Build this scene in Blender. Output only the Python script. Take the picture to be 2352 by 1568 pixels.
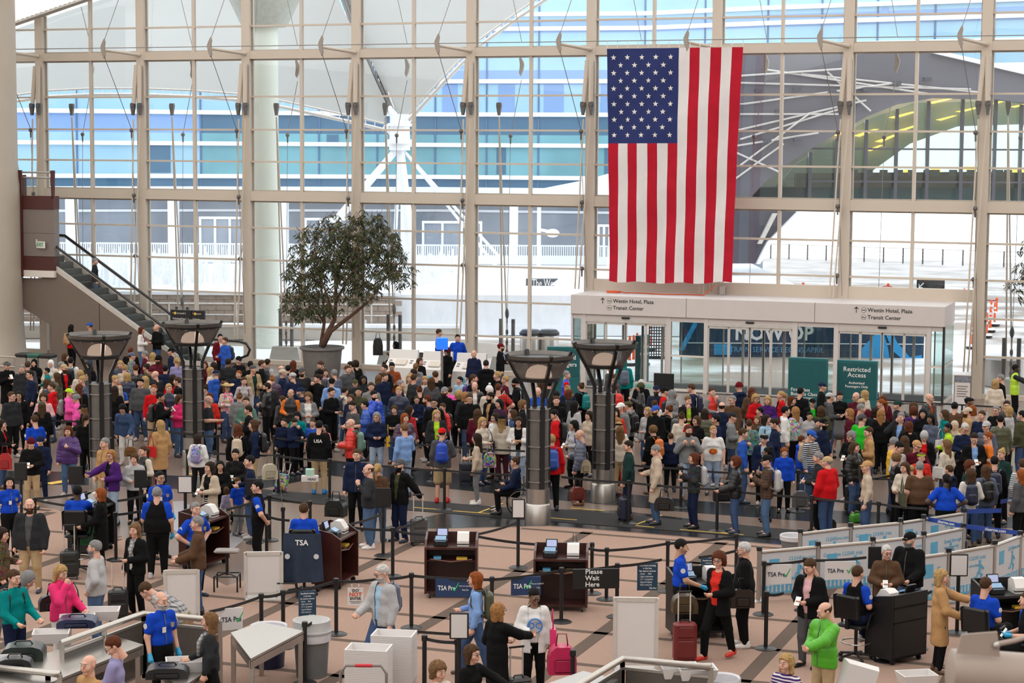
import bpy, math, random
import numpy as np
from mathutils import Matrix, Vector
for _o in list(bpy.data.objects): bpy.data.objects.remove(_o)
C = bpy.context.scene.collection
SC = bpy.context.scene
rnd = random.Random(7)
# ---------------- camera (fitted to the glazing grid of the photograph) ----------------
IW, IH, FPX = 2352, 1568, 4500.0
CAMH, PITCH, ROLL = 8.4, 0.0977705, 0.0060925
_f = np.array([0, math.cos(PITCH), -math.sin(PITCH)]); _r = np.array([1., 0, 0]); _u = np.cross(_r, _f)
CR = math.cos(ROLL)*_r + math.sin(ROLL)*_u; CU = -math.sin(ROLL)*_r + math.cos(ROLL)*_u; CF = _f
cam_d = bpy.data.cameras.new('camera'); cam = bpy.data.objects.new('camera', cam_d); C.objects.link(cam)
cam_d.sensor_width = 36.0; cam_d.lens = 36.0*FPX/IW; cam_d.clip_end = 600; cam_d.clip_start = 0.2; cam_d.dof.use_dof = True; cam_d.dof.focus_distance = 48.0; cam_d.dof.aperture_fstop = 5.6
cam.matrix_world = Matrix(((CR[0], CU[0], -CF[0], 0), (CR[1], CU[1], -CF[1], 0), (CR[2], CU[2], -CF[2], CAMH), (0, 0, 0, 1)))
SC.camera = cam
# ---------------- overcast sky, exposure ----------------
w = bpy.data.worlds.new('overcast_sky'); SC.world = w; w.use_nodes = True
bgn = w.node_tree.nodes['Background']; bgn.inputs[0].default_value = (0.90, 0.95, 1.0, 1); bgn.inputs[1].default_value = 2.0
SC.view_settings.view_transform = 'Standard'; SC.view_settings.look = 'None'
SC.view_settings.exposure = 0.26; SC.view_settings.gamma = 1.0; SC.view_settings.use_curve_mapping = False
SC.cycles.use_denoising = True; SC.cycles.max_bounces = 6; SC.cycles.diffuse_bounces = 4; SC.cycles.glossy_bounces = 2
SC.cycles.transparent_max_bounces = 24; SC.cycles.sample_clamp_indirect = 8; SC.cycles.caustics_reflective = False; SC.cycles.caustics_refractive = False
# ---------------- pixel to place ----------------
def ray(x, y):
    return CF + CR*((x-IW/2)/FPX) - CU*((y-IH/2)/FPX)
def G(x, y, z=0.0):                      # pixel -> point on the level z
    d = ray(x, y); t = (z-CAMH)/d[2]; return Vector((d[0]*t, d[1]*t, z))
def AY(x, y, Y):                         # pixel -> point on the upright plane at distance Y
    d = ray(x, y)*(Y/ray(x, y)[1]); return Vector((d[0], d[1], CAMH+d[2]))
def px_of(P):
    d = np.array(P)-np.array([0, 0, CAMH]); z = d@CF
    return IW/2+FPX*(d@CR)/z, IH/2-FPX*(d@CU)/z
WA = -0.354268; WN = np.array([math.cos(WA), math.sin(WA), 0]); WO = np.array([-math.sin(WA), math.cos(WA), 0]); WD = 72.5825
WM = Matrix(((WN[0], WO[0], 0, 0), (WN[1], WO[1], 0, WD), (0, 0, 1, 0), (0, 0, 0, 1)))   # glass-wall frame: x along, y outward
def WP(x, y, d=0.0):                     # pixel -> (along, height) on a plane parallel to the glass wall
    r = ray(x, y); c = np.array([0, 0, CAMH]); o = np.array([0, WD, 0])+WO*d
    t = ((o-c)@WO)/(r@WO); P = c+r*t; return float((P-np.array([0, WD, 0]))@WN), float(P[2])
def WL(s, d, z=0.0): return WM @ Vector((s, d, z))
# ---------------- helpers ----------------
def tag(o, label=None, cat=None, group=None, kind=None):
    if label: o['label'] = label
    if cat: o['category'] = cat
    if group: o['group'] = group
    if kind: o['kind'] = kind
    return o
def empty(name, M=None, parent=None):
    o = bpy.data.objects.new(name, None); C.objects.link(o); o.empty_display_size = 0.1
    if parent: o.parent = parent
    if M is not None: o.matrix_local = M
    return o
def thing(name, label, cat, loc=(0, 0, 0), rz=0.0, group=None, kind=None, M=None):
    o = empty(name, M if M is not None else Matrix.Translation(Vector(loc)) @ Matrix.Rotation(rz, 4, 'Z'))
    return tag(o, label, cat, group, kind)
def T(x=0, y=0, z=0): return Matrix.Translation((x, y, z))
def RX(a): return Matrix.Rotation(a, 4, 'X')
def RY(a): return Matrix.Rotation(a, 4, 'Y')
def RZ(a): return Matrix.Rotation(a, 4, 'Z')
class MB:
    def __init__(s): s.v = []; s.f = []; s.M = None; s.mi = []; s.m = 0
    def add(s, vs, fs):
        b = len(s.v)
        for p in vs:
            s.v.append(tuple(s.M @ Vector(p)) if s.M is not None else tuple(p))
        for f in fs: s.f.append(tuple(i+b for i in f)); s.mi.append(s.m)
        return s
    def box(s, x0, x1, y0, y1, z0, z1):
        return s.add([(x0, y0, z0), (x1, y0, z0), (x1, y1, z0), (x0, y1, z0), (x0, y0, z1), (x1, y0, z1), (x1, y1, z1), (x0, y1, z1)],
                     [(0, 3, 2, 1), (4, 5, 6, 7), (0, 1, 5, 4), (1, 2, 6, 5), (2, 3, 7, 6), (3, 0, 4, 7)])
    def bev(s, x0, x1, y0, y1, z0, z1, b=0.02):      # box with chamfered edges
        def ring(z, i): return [(x0+i+b, y0+i, z), (x1-i-b, y0+i, z), (x1-i, y0+i+b, z), (x1-i, y1-i-b, z), (x1-i-b, y1-i, z), (x0+i+b, y1-i, z), (x0+i, y1-i-b, z), (x0+i, y0+i+b, z)]
        vs = ring(z0, b*.6)+ring(z0+b*.6, 0)+ring(z1-b*.6, 0)+ring(z1, b*.6); fs = [tuple(range(7, -1, -1)), tuple(range(24, 32))]
        for k in range(3):
            for i in range(8): j = (i+1) % 8; fs.append((k*8+i, k*8+j, k*8+8+j, k*8+8+i))
        return s.add(vs, fs)
    def cyl(s, p0, p1, r0, r1=None, n=12, cap=True):
        p0 = Vector(p0); p1 = Vector(p1); r1 = r0 if r1 is None else r1; d = (p1-p0)
        if d.length < 1e-6: return s
        a = d.normalized(); u = a.orthogonal().normalized(); w_ = a.cross(u); vs = []
        for p, r in ((p0, r0), (p1, r1)):
            for i in range(n):
                t = 2*math.pi*i/n; vs.append(p+u*(r*math.cos(t))+w_*(r*math.sin(t)))
        fs = [(i, (i+1) % n, n+(i+1) % n, n+i) for i in range(n)]
        if cap: fs += [tuple(range(n-1, -1, -1)), tuple(range(n, 2*n))]
        return s.add(vs, fs)
    def tube(s, pts, r, n=8):
        pts = [Vector(p) for p in pts]; vs = []; fs = []; u = None
        for k, p in enumerate(pts):
            a = (pts[min(k+1, len(pts)-1)]-pts[max(k-1, 0)]).normalized()
            u = a.orthogonal().normalized() if u is None else (u-a*u.dot(a)).normalized(); w_ = a.cross(u)
            rr = r[k] if isinstance(r, (list, tuple)) else r
            for i in range(n): t = 2*math.pi*i/n; vs.append(p+u*(rr*math.cos(t))+w_*(rr*math.sin(t)))
        for k in range(len(pts)-1):
            for i in range(n): j = (i+1) % n; fs.append((k*n+i, k*n+j, k*n+n+j, k*n+n+i))
        m = len(pts)-1; fs += [tuple(range(n-1, -1, -1)), tuple(range(m*n, m*n+n))]
        return s.add(vs, fs)
    def lathe(s, prof, n=24, c=(0, 0, 0)):           # profile of (r, z)
        vs = []; fs = []
        for r, z in prof:
            for i in range(n): t = 2*math.pi*i/n; vs.append((c[0]+r*math.cos(t), c[1]+r*math.sin(t), c[2]+z))
        m = len(prof)
        for k in range(m-1):
            for i in range(n): j = (i+1) % n; fs.append((k*n+i, k*n+j, k*n+n+j, k*n+n+i))
        fs += [tuple(range(n-1, -1, -1)), tuple(range((m-1)*n, m*n))]
        return s.add(vs, fs)
    def prism(s, poly, a, b, ax='z'):                # polygon extruded along an axis
        def mk(p, t): return (p[0], p[1], t) if ax == 'z' else ((p[0], t, p[1]) if ax == 'y' else (t, p[0], p[1]))
        n = len(poly); vs = [mk(p, a) for p in poly]+[mk(p, b) for p in poly]
        return s.add(vs, [tuple(range(n-1, -1, -1)), tuple(range(n, 2*n))]+[(i, (i+1) % n, n+(i+1) % n, n+i) for i in range(n)])
    def ball(s, c, r, n=12, m=8):
        rx, ry, rz = (r, r, r) if not isinstance(r, (tuple, list)) else r; vs = [(c[0], c[1], c[2]-rz)]; fs = []
        for k in range(1, m):
            ph = -math.pi/2+math.pi*k/m
            for i in range(n): t = 2*math.pi*i/n; vs.append((c[0]+rx*math.cos(ph)*math.cos(t), c[1]+ry*math.cos(ph)*math.sin(t), c[2]+rz*math.sin(ph)))
        vs.append((c[0], c[1], c[2]+rz)); L = len(vs)-1
        for i in range(n): fs.append((0, 1+(i+1) % n, 1+i)); fs.append((L, 1+(m-2)*n+i, 1+(m-2)*n+(i+1) % n))
        for k in range(m-2):
            for i in range(n): j = (i+1) % n; fs.append((1+k*n+i, 1+k*n+j, 1+k*n+n+j, 1+k*n+n+i))
        return s.add(vs, fs)
    def grid(s, P):                                  # rows of points -> surface
        n = len(P); m = len(P[0]); return s.add([p for r_ in P for p in r_], [(i*m+j, i*m+j+1, i*m+m+j+1, i*m+m+j) for i in range(n-1) for j in range(m-1)])
    def data(s, name, mats, smooth=False):
        me = bpy.data.meshes.new(name); me.from_pydata(s.v, [], s.f)
        for m in (mats if isinstance(mats, (list, tuple)) else [mats]): me.materials.append(m)
        if any(s.mi): me.polygons.foreach_set('material_index', s.mi)
        if smooth:
            me.shade_smooth()
            if smooth != 'all': me.set_sharp_from_angle(angle=math.radians(42))
        me.validate(); me.update(); return me
    def build(s, name, mats, parent=None, smooth=False, M=None, color=None):
        return inst(name, s.data(name, mats, smooth), parent, M, color)
def inst(name, me, parent=None, M=None, color=None):
    o = bpy.data.objects.new(name, me); C.objects.link(o)
    if parent is not None: o.parent = parent
    if M is not None: o.matrix_local = M
    if color is not None: o.color = (*color[:3], 1)
    return o
def copy_tree(o, M=None, parent=None, **tags):
    c = o.copy(); C.objects.link(c); c.parent = parent
    if M is not None: c.matrix_local = M
    tag(c, **tags)
    for ch in o.children:
        d = ch.copy(); C.objects.link(d); d.parent = c; d.matrix_local = ch.matrix_local.copy()
        for g in ch.children:
            e = g.copy(); C.objects.link(e); e.parent = d; e.matrix_local = g.matrix_local.copy()
    return c
# ---------------- procedural materials ----------------
MATS = {}
def mat(name, col, rough=0.55, metal=0.0, var=0.06, scale=6.0, bump=0.0, emit=0.0, objcol=False, spec=0.5, dark=None, nscale=None):
    if name in MATS: return MATS[name]
    m = bpy.data.materials.new(name); m.use_nodes = True; nt = m.node_tree; b = nt.nodes['Principled BSDF']; L = nt.links
    b.inputs['Roughness'].default_value = rough; b.inputs['Metallic'].default_value = metal; b.inputs['Specular IOR Level'].default_value = spec
    tc = nt.nodes.new('ShaderNodeTexCoord'); nz = nt.nodes.new('ShaderNodeTexNoise'); nz.inputs['Scale'].default_value = scale; nz.inputs['Detail'].default_value = 4
    L.new(tc.outputs['Object'], nz.inputs['Vector'])
    mx = nt.nodes.new('ShaderNodeMix'); mx.data_type = 'RGBA'; mx.inputs[0].default_value = 0.5
    cr = nt.nodes.new('ShaderNodeMapRange'); cr.inputs[1].default_value = 0.3; cr.inputs[2].default_value = 0.7; L.new(nz.outputs['Fac'], cr.inputs[0]); L.new(cr.outputs[0], mx.inputs[0])
    if objcol:
        oi = nt.nodes.new('ShaderNodeObjectInfo'); hs = nt.nodes.new('ShaderNodeHueSaturation'); hs.inputs['Value'].default_value = 1-var*2
        L.new(oi.outputs['Color'], hs.inputs['Color']); L.new(hs.outputs[0], mx.inputs[6]); L.new(oi.outputs['Color'], mx.inputs[7])
    else:
        d = dark or tuple(c*(1-2*var) for c in col[:3]); mx.inputs[6].default_value = (*d, 1); mx.inputs[7].default_value = (*col[:3], 1)
    L.new(mx.outputs[2], b.inputs['Base Color'])
    if bump:
        n2 = nt.nodes.new('ShaderNodeTexNoise'); n2.inputs['Scale'].default_value = nscale or scale*6; L.new(tc.outputs['Object'], n2.inputs['Vector'])
        bp = nt.nodes.new('ShaderNodeBump'); bp.inputs['Strength'].default_value = bump; bp.inputs['Distance'].default_value = 0.02; L.new(n2.outputs['Fac'], bp.inputs['Height']); L.new(bp.outputs[0], b.inputs['Normal'])
    if emit: b.inputs['Emission Color'].default_value = (*col[:3], 1); b.inputs['Emission Strength'].default_value = emit
    MATS[name] = m; return m
def glass(name, tint=(0.975, 0.988, 0.992), refl=0.04, rough=0.0):
    if name in MATS: return MATS[name]
    m = bpy.data.materials.new(name); m.use_nodes = True; nt = m.node_tree; nt.nodes.clear(); L = nt.links
    o = nt.nodes.new('ShaderNodeOutputMaterial'); t = nt.nodes.new('ShaderNodeBsdfTransparent'); t.inputs[0].default_value = (*tint, 1)
    g = nt.nodes.new('ShaderNodeBsdfGlossy'); g.inputs['Roughness'].default_value = rough; fr = nt.nodes.new('ShaderNodeLayerWeight'); fr.inputs[0].default_value = 0.25
    ma = nt.nodes.new('ShaderNodeMath'); ma.operation = 'MULTIPLY_ADD'; ma.inputs[1].default_value = 0.5; ma.inputs[2].default_value = refl
    mx = nt.nodes.new('ShaderNodeMixShader'); L.new(fr.outputs['Fresnel'], ma.inputs[0]); L.new(ma.outputs[0], mx.inputs[0]); L.new(t.outputs[0], mx.inputs[1]); L.new(g.outputs[0], mx.inputs[2]); L.new(mx.outputs[0], o.inputs[0])
    MATS[name] = m; return m
def fabric_trans(name, col, trans):                 # translucent tent membrane
    m = bpy.data.materials.new(name); m.use_nodes = True; nt = m.node_tree; nt.nodes.clear(); L = nt.links
    o = nt.nodes.new('ShaderNodeOutputMaterial'); d = nt.nodes.new('ShaderNodeBsdfDiffuse'); t = nt.nodes.new('ShaderNodeBsdfTranslucent')
    nz = nt.nodes.new('ShaderNodeTexNoise'); nz.inputs['Scale'].default_value = 0.8; tc = nt.nodes.new('ShaderNodeTexCoord'); L.new(tc.outputs['Object'], nz.inputs['Vector'])
    mr = nt.nodes.new('ShaderNodeMix'); mr.data_type = 'RGBA'; mr.inputs[6].default_value = (*[c*.94 for c in col], 1); mr.inputs[7].default_value = (*col, 1); L.new(nz.outputs['Fac'], mr.inputs[0])
    L.new(mr.outputs[2], d.inputs[0]); L.new(mr.outputs[2], t.inputs[0])
    mx = nt.nodes.new('ShaderNodeMixShader'); mx.inputs[0].default_value = trans; L.new(d.outputs[0], mx.inputs[1]); L.new(t.outputs[0], mx.inputs[2]); L.new(mx.outputs[0], o.inputs[0]); return m
def text(s, size, name='lettering', mat_=None, parent=None, M=None, bold=0.0, align='LEFT', ext=0.002, sx=1.0, shear=0.0, label=None):
    cu = bpy.data.curves.new(name, 'FONT'); cu.body = s; cu.size = size; cu.align_x = align; cu.align_y = 'CENTER'; cu.extrude = ext; cu.offset = bold*size; cu.shear = shear; cu.resolution_u = 2; cu.space_line = 0.9
    t = bpy.data.objects.new(name+'_c', cu)
    me = bpy.data.meshes.new_from_object(t); bpy.data.objects.remove(t); bpy.data.curves.remove(cu)
    if sx != 1.0: me.transform(Matrix.Diagonal((sx, 1, 1, 1)))
    me.materials.clear(); me.materials.append(mat_); return inst(name, me, parent, M)
XZ = RX(math.pi/2)       # lays text upright, facing -y
# ================= the hall =================
m_terr = mat('terrazzo', (0.235, 0.172, 0.135), 0.25, var=0.10, scale=60, dark=(0.16, 0.11, 0.088), spec=.35)
m_dterr = mat('dark_terrazzo', (0.022, 0.024, 0.027), 0.2, var=0.1, scale=60, spec=.3)
m_carpet = mat('beige_carpet', (0.385, 0.258, 0.205), 0.95, var=0.1, scale=45, bump=0.3, spec=0.1)
m_stripe = mat('brown_carpet_line', (0.13, 0.095, 0.077), 0.95, var=0.1, scale=45, spec=0.1)
m_mat = mat('black_rubber_mat', (0.009, 0.008, 0.008), 0.8, scale=40, bump=0.2)
m_yel = mat('yellow_tape', (0.75, 0.47, 0.05), 0.5)
m_frame = mat('cream_painted_steel', (0.58, 0.50, 0.42), 0.45, var=0.02, scale=1.5)
m_white = mat('white_paint', (0.72, 0.66, 0.61), 0.5, var=0.02, scale=2)
m_pane = glass('window_glass')
m_dark = mat('black_metal', (0.016, 0.016, 0.017), 0.4, 0.3)
m_steel = mat('brushed_steel', (0.48, 0.45, 0.42), 0.32, 0.9, var=0.04, scale=20)
m_cable = mat('steel_cable', (0.26, 0.245, 0.235), 0.4, 0.6)
m_clevis = mat('grey_cast_iron', (0.13, 0.122, 0.118), 0.5, 0.4)
def flat(name, pts, z, m, kind='structure', label=None, parent=None, th=0.004):
    o = MB().prism([(p[0], p[1]) for p in pts], z-th, z).build(name, m, parent)
    # keep the upper face pointing up whatever the winding
    if parent is None: tag(o, label, None, None, kind)
    return o
floor = MB(); floor.M = WM; floor.box(-46, 46, -150, 0.4, -0.3, 0); floor = tag(floor.build('floor', m_terr), kind='structure')
cp = [(-300, 1700), (-300, 1120), (130, 1170), (430, 1300), (520, 1345), (800, 1262), (880, 1245), (1010, 1216), (1262, 1209), (1500, 1228), (1900, 1262), (2650, 1330), (2650, 1700)]
cpg = [G(*p) for p in cp]
flat('floor_carpet', cpg, 0.006, m_carpet)
# carpet lines run along and square to the glass wall
def inside(p, poly):
    c = False; n = len(poly)
    for i in range(n):
        a = poly[i]; b = poly[i-1]
        if (a[1] > p[1]) != (b[1] > p[1]) and p[0] < (b[0]-a[0])*(p[1]-a[1])/(b[1]-a[1])+a[0]: c = not c
    return c
n2 = Vector(WN[:2]); o2 = Vector(WO[:2])
def line_strips(name, along, across, offs, wd):
    for of in offs:
        mb = MB(); run = None; L = [k*0.35 for k in range(-120, 121)]
        for k in L+[999]:
            P = along*k+across*of if k != 999 else None
            ok = P is not None and inside(P, cpg)
            if ok and run is None: run = k
            if not ok and run is not None:
                a = along*run+across*of; b = along*(k-0.35 if k != 999 else L[-1])+across*of
                if (b-a).length > 0.3:
                    h = across*(wd/2); q = [a-h, b-h, b+h, a+h]; mb.prism([(v.x, v.y) for v in q], 0.005, 0.009)
                run = None
        if mb.v: mb.build(name, m_stripe, floor)
line_strips('carpet_line', n2, o2, [23.6+2.1*k for k in range(12)], 0.16)
line_strips('carpet_line', o2, n2, [-10.15+3.05*k for k in range(-6, 8)], 0.26)
def patch(name, pts, m, z=0.004): return flat(name, [G(*p) for p in pts], z, m, parent=floor, th=0.003)
patch('dark_band', [(860, 1216), (1010, 1180), (1180, 1173), (1420, 1172), (1700, 1205), (1900, 1225), (2500, 1280), (2500, 1325), (1900, 1259), (1500, 1225), (1262, 1206), (1010, 1213)], m_dterr)
patch('dark_band', [(-50, 1080), (250, 1085), (560, 1100), (760, 1060), (1000, 1080), (1300, 1120), (1600, 1150), (1900, 1172), (2400, 1190), (2400, 1215), (1900, 1200), (1600, 1178), (1300, 1150), (990, 1118), (760, 1092), (560, 1130), (250, 1115), (-50, 1110)], m_dterr)
patch('dark_band', [(300, 1160), (420, 1150), (560, 1240), (500, 1290), (440, 1240)], mat('grey_terrazzo', (0.36, 0.36, 0.37), 0.2, scale=60), 0.005)
runner = patch('rubber_runner', [(560, 1118), (640, 1128), (960, 1150), (1150, 1165), (1330, 1172), (1620, 1200), (1880, 1222), (1870, 1246), (1620, 1225), (1330, 1203), (1110, 1186), (940, 1172), (640, 1152), (540, 1140)], m_mat, 0.012)
def tape(pts, wd=0.05, z=0.016):
    g = [G(*p) for p in pts]; mb = MB()
    for a, b in zip(g, g[1:]):
        d = (b-a).normalized(); q = Vector((-d.y, d.x, 0))*wd/2; mb.prism([(v.x, v.y) for v in (a-q, b-q, b+q, a+q)], z-.003, z)
    mb.build('yellow_edge', m_yel, floor)
tape([(948, 1166), (1020, 1172)]); tape([(1040, 1174), (1145, 1182)]); tape([(1100, 1178), (1155, 1157)]); tape([(1258, 1190), (1325, 1195)])
tape([(1310, 1168), (1390, 1174)]); tape([(1462, 1205), (1520, 1184)]); tape([(1460, 1208), (1503, 1212)]); tape([(1562, 1217), (1675, 1227)]); tape([(1640, 1222), (1708, 1229)]); tape([(110, 1112), (160, 1104)], .3); tape([(430, 1090), (460, 1088)], .12)
# roof membrane and side walls
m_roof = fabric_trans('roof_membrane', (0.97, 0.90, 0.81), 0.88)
def roof_z(s, d):
    z = 14.35+0.27*(s+17.3); z = min(17.5+0.25*math.sin((s+d)*.5), z) if s > -30 else max(z, 10.8)
    return z+min(4, -d*0.1)
rows = [[(s, d, roof_z(s, d)) for s in np.linspace(-46, 46, 93)] for d in np.linspace(-150, 0.3, 56)]
rb = MB(); rb.M = WM; rb.grid(rows); tag(rb.build('ceiling', m_roof, smooth='all'), kind='structure')
lace = MB(); lace.M = WM
for s in np.arange(-23, -15.5, 0.22): lace.box(s, s+.12, -0.6, -0.55, roof_z(s, 0)+.02, roof_z(s, 0)+.09)
lace.tube([(s, -0.57, roof_z(s, 0)-.05) for s in np.arange(-24, -15, .5)], .09)
tag(lace.build('trim_1', m_steel), kind='structure')
mw = MB(); mw.M = WM; mw.box(-46.3, -46, -150, 0.4, 0, 22); tag(mw.build('wall_left', m_white), kind='structure')
mw = MB(); mw.M = WM; mw.box(46, 46.3, -150, 0.4, 0, 24); tag(mw.build('wall_right', m_white), kind='structure')
mw = MB(); mw.M = WM; mw.box(-46, 46, -150.3, -150, 0, 24); tag(mw.build('wall_back', m_white), kind='structure')
# ---------------- glass wall: one window per bay ----------------
BAY = 4.6635; S0 = -20.2937
TH = [(6.35, 6.72), (11.8, 12.11)]
ZR = [0.16, 1.44, 2.74, 4.05, 5.30, 6.535, 7.86, 9.09, 10.36, 11.955, 13.06, 14.3, 15.6]
def bar(name, x0, x1, z0, z1, y0, y1, par, m=None): return MB().box(x0, x1, y0, y1, z0, z1).build(name, m or m_frame, par)
winds = []
for i in range(-2, 10):
    w_ = thing('window_%d' % (i+3), None, None, M=WM @ T(S0+BAY*i, 0, 0), kind='structure'); winds.append(w_)
    low = i in (5, 6, 7)
    base = 3.72 if low else 0.0
    bar('post', -.17, .17, 0 if not low or i == 5 else 3.3, 16, -.18, .22, w_)
    bar('post_flange', -.23, .23, 0 if not low or i == 5 else 3.3, 16, .06, .13, w_)
    if low: bar('sill', .17, BAY-.17, 3.30, 3.72, -.14, .14, w_)
    else: bar('sill', .17, BAY-.17, 0, .16, -.12, .12, w_)
    z0s = [z for z in ZR if z > base-.01]
    if low: z0s = [3.72]+z0s
    for z in z0s[1:]:
        th = [t for t in TH if t[0] <= z <= t[1]]
        if th: bar('transom_beam', .17, BAY-.17, th[0][0], th[0][1], -.16, .12, w_); bar('transom_lip', .17, BAY-.17, th[0][0]-.06, th[0][1]+.05, .0, .06, w_)
        else: bar('transom', .17, BAY-.17, z-.035, z+.035, -.07, .07, w_)
    bar('mullion', BAY/2-.055, BAY/2+.055, z0s[0], 15.6, -.09, .07, w_)
    for a, b in zip(z0s, z0s[1:]):
        a2 = a+.035; b2 = b-.035
        for t in TH:
            if t[0] <= a <= t[1]: a2 = t[1]
            if t[0] <= b <= t[1]: b2 = t[0]
        for x0, x1 in ((.17, BAY/2-.055), (BAY/2+.055, BAY-.17)):
            bar('pane', x0, x1, a2, b2, -.012, .012, w_, m_pane)
# ---------------- rigging of the glass wall ----------------
mA = MB().cyl((0, 0, 0), (-.62, -1.55, .12), .075, .05, 10).data('arm', m_frame, True)
def bow():
    mb = MB(); pts = [(.1, .34), (.02, .2), (-.05, .05), (-.05, -.05), (.0, -.25), (.08, -.42), (.14, -.3), (.11, -.05), (.11, .05), (.14, .22)]
    return mb.prism(pts, -.04, .04, 'y').data('bracket', mat('cast_bracket', (.34, .29, .25), .5))
mBk = bow()
mCl = MB()
mCl.M = None
mCl.prism([(-.085, .14), (.085, .14), (.1, .02), (.035, -.34), (-.035, -.34), (-.1, .02)], -.06, .06, 'y').cyl((0, -.09, .06), (0, .09, .06), .085, n=10)
mCl = mCl.data('clevis', m_clevis)
mKnob = MB().ball((0, 0, 0), .085, 8, 6).cyl((0, 0, -.05), (0, 0, -.3), .035, .03, 6).data('knob', m_clevis)
for i in range(-1, 10):
    s = S0+BAY*i; t = thing('outrigger', None, None, M=WM @ T(s, 0, 0))
    tag(t, 'cream strut and cable rig on the wall post '+('beside the round column', 'above the escalator gallery', 'above the escalator', 'beside the pale green column', 'above the indoor tree', 'above the white kiosks', 'beside the flag canton', 'behind the hanging flag', 'above the middle sliding door', 'above the restricted access sign side', 'beyond the vestibule corner')[i+1], 'cable rig')
    inst('arm', mA, t, T(0, -.2, 12.0)); inst('bracket', mBk, t, T(-.72, -1.75, 12.22))
    zt = 16.4
    cb = MB().cyl((-.62, -1.75, 12.5), (.30, -.6, zt), .014, n=6); cb.cyl((-.62, -1.75, 11.85), (-.35+.1, -.45, 9.1), .014, n=6)
    cb.cyl((-.25, -.45, 8.8), (.0, -.35, 3.4 if i in (5, 6, 7) else 1.2), .011, n=6); cb.build('tie_cable', m_cable, t)
    inst('knob', mKnob, t, T(-.25, -.45, 9.05)); inst('knob', mKnob, t, T(-.2, -.42, 6.5)); inst('knob', mKnob, t, T(-.18, -.4, 4.1))
    pv = MB(); pv.cyl((-.06, -.32, 11.6), (-.16, -.42, 10.1), .1, .085, 10); pv.cyl((.06, -.32, 11.6), (.10, -.42, 10.1), .1, .085, 10); pv.build('hanger', m_frame, t, True)
    inst('clevis', mCl, t, T(-.19, -.42, 9.98)); inst('clevis', mCl, t, T(.13, -.42, 9.98))
    if i not in (5, 6, 7): inst('clevis', mCl, t, T(.62, 1.2, 10.0))
    zb = 3.35 if i in (5, 6, 7) else .95
    rd = MB(); rd.cyl((-.17, -.42, 9.5), (-.42, -.46, zb), .032, n=6); rd.cyl((.11, -.42, 9.5), (-.28, -.46, zb), .032, n=6); rd.build('stay_rod', m_frame, t)
    if i not in (5, 6, 7):
        ob = MB(); ob.cyl((.62, 1.2, 9.6), (1.0, 1.25, 1.0), .032, n=6); ob.cyl((.62, 1.2, 9.6), (.8, 1.25, 1.0), .032, n=6); ob.build('stay_rod', m_frame, t)
        tb = MB(); tb.cyl((.72, 1.25, .55), (.72, 1.25, 2.0), .075, n=8).cyl((1.22, 1.25, .55), (1.22, 1.25, 2.0), .075, n=8)
        tb.cyl((.97, 1.25, .5), (.97, 1.25, 2.4), .03, n=6).ball((.97, 1.25, 2.2), (.08, .08, .2), 8, 6).ball((.97, 1.25, 1.5), (.06, .06, .13), 6, 5).ball((.97, 1.25, 1.1), (.06, .06, .13), 6, 5).ball((.97, 1.25, .75), (.06, .06, .13), 6, 5); tb.build('turnbuckle', m_clevis, t)
        MB().prism([(.35, 0), (1.75, 0), (1.6, .58), (.5, .58)], .95, 1.75, 'y').build('anchor_block', mat('concrete', (.5, .48, .44), .9, bump=.2), t)
    ro = MB(); ro.cyl((.9, .2, 12.05), (1.45, 1.5, 11.9), .06, .05, 8); ro.build('outer_arm', m_frame, t); inst('bracket', mBk, t, T(1.45, 1.5, 11.55) @ RZ(math.pi))
    oc = MB().cyl((1.4, 1.5, 11.0), (1.05, 1.3, 8.9), .014, n=6).cyl((1.4, 1.5, 12.4), (.9, .9, 15.6), .014, n=6).cyl((1.05, 1.3, 8.9), (.98, 1.25, 2), .011, n=6); oc.build('tie_cable', m_cable, t); inst('knob', mKnob, t, T(1.05, 1.3, 8.9))
hc = MB(); hc.M = WM; hc.cyl((-22, -1.75, 12.2), (24, -1.75, 12.2), .016, n=8); tag(hc.build('tension_cable', m_cable), 'thin horizontal steel cable strung between the wall struts', 'cable')
# ---------------- vestibule with sliding doors ----------------
m_tglass = glass('green_tinted_glass', (0.86, 0.91, 0.89), 0.05)
m_dglass = glass('door_glass', (0.975, 0.988, 0.985), 0.025)
m_fas = mat('off_white_fascia', (0.60, 0.545, 0.53), 0.5, var=0.02, scale=2); m_colp = mat('beige_column_paint', (0.45, 0.39, 0.325), 0.5, var=0.02, scale=2)
m_ink = mat('black_lettering', (0.02, 0.018, 0.018), 0.5)
m_alu = mat('pale_aluminium', (0.62, 0.58, 0.54), 0.4, 0.3)
ve = thing('vestibule', 'white entrance vestibule with three sliding glass doors below the flag', 'entrance', M=WM @ T(0, -2.4, 0))
X0, X1 = 3.13, 16.2
fas = MB().bev(X0, X1, -.1, 2.3, 2.62, 3.3, .02).build('fascia', m_fas, ve)
for sx in (7.35, 11.85): MB().box(sx-.006, sx+.006, -.103, -.09, 2.62, 3.3).build('joint', m_dark, fas)
MB().box(X0, X1, -.02, .12, 2.46, 2.62).build('header', m_fas, ve)
MB().box(X0+.05, X1-.05, -.03, 2.3, 0, .03).build('threshold', mat('entrance_matting', (.05, .05, .055), .9), ve)
for a, b in ((3.13, 3.2), (3.5, 3.68), (6.62, 6.8), (7.98, 8.12), (11.08, 11.25), (12.5, 12.66), (15.6, 15.75)):
    MB().box(a, b, -.04, .1, 0, 2.62).build('jamb', m_fas, ve)
MB().box(16.13, 16.2, -.04, .1, 0, 2.62).build('jamb', mat('black_corner', (.02, .02, .02), .4), ve)
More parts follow.
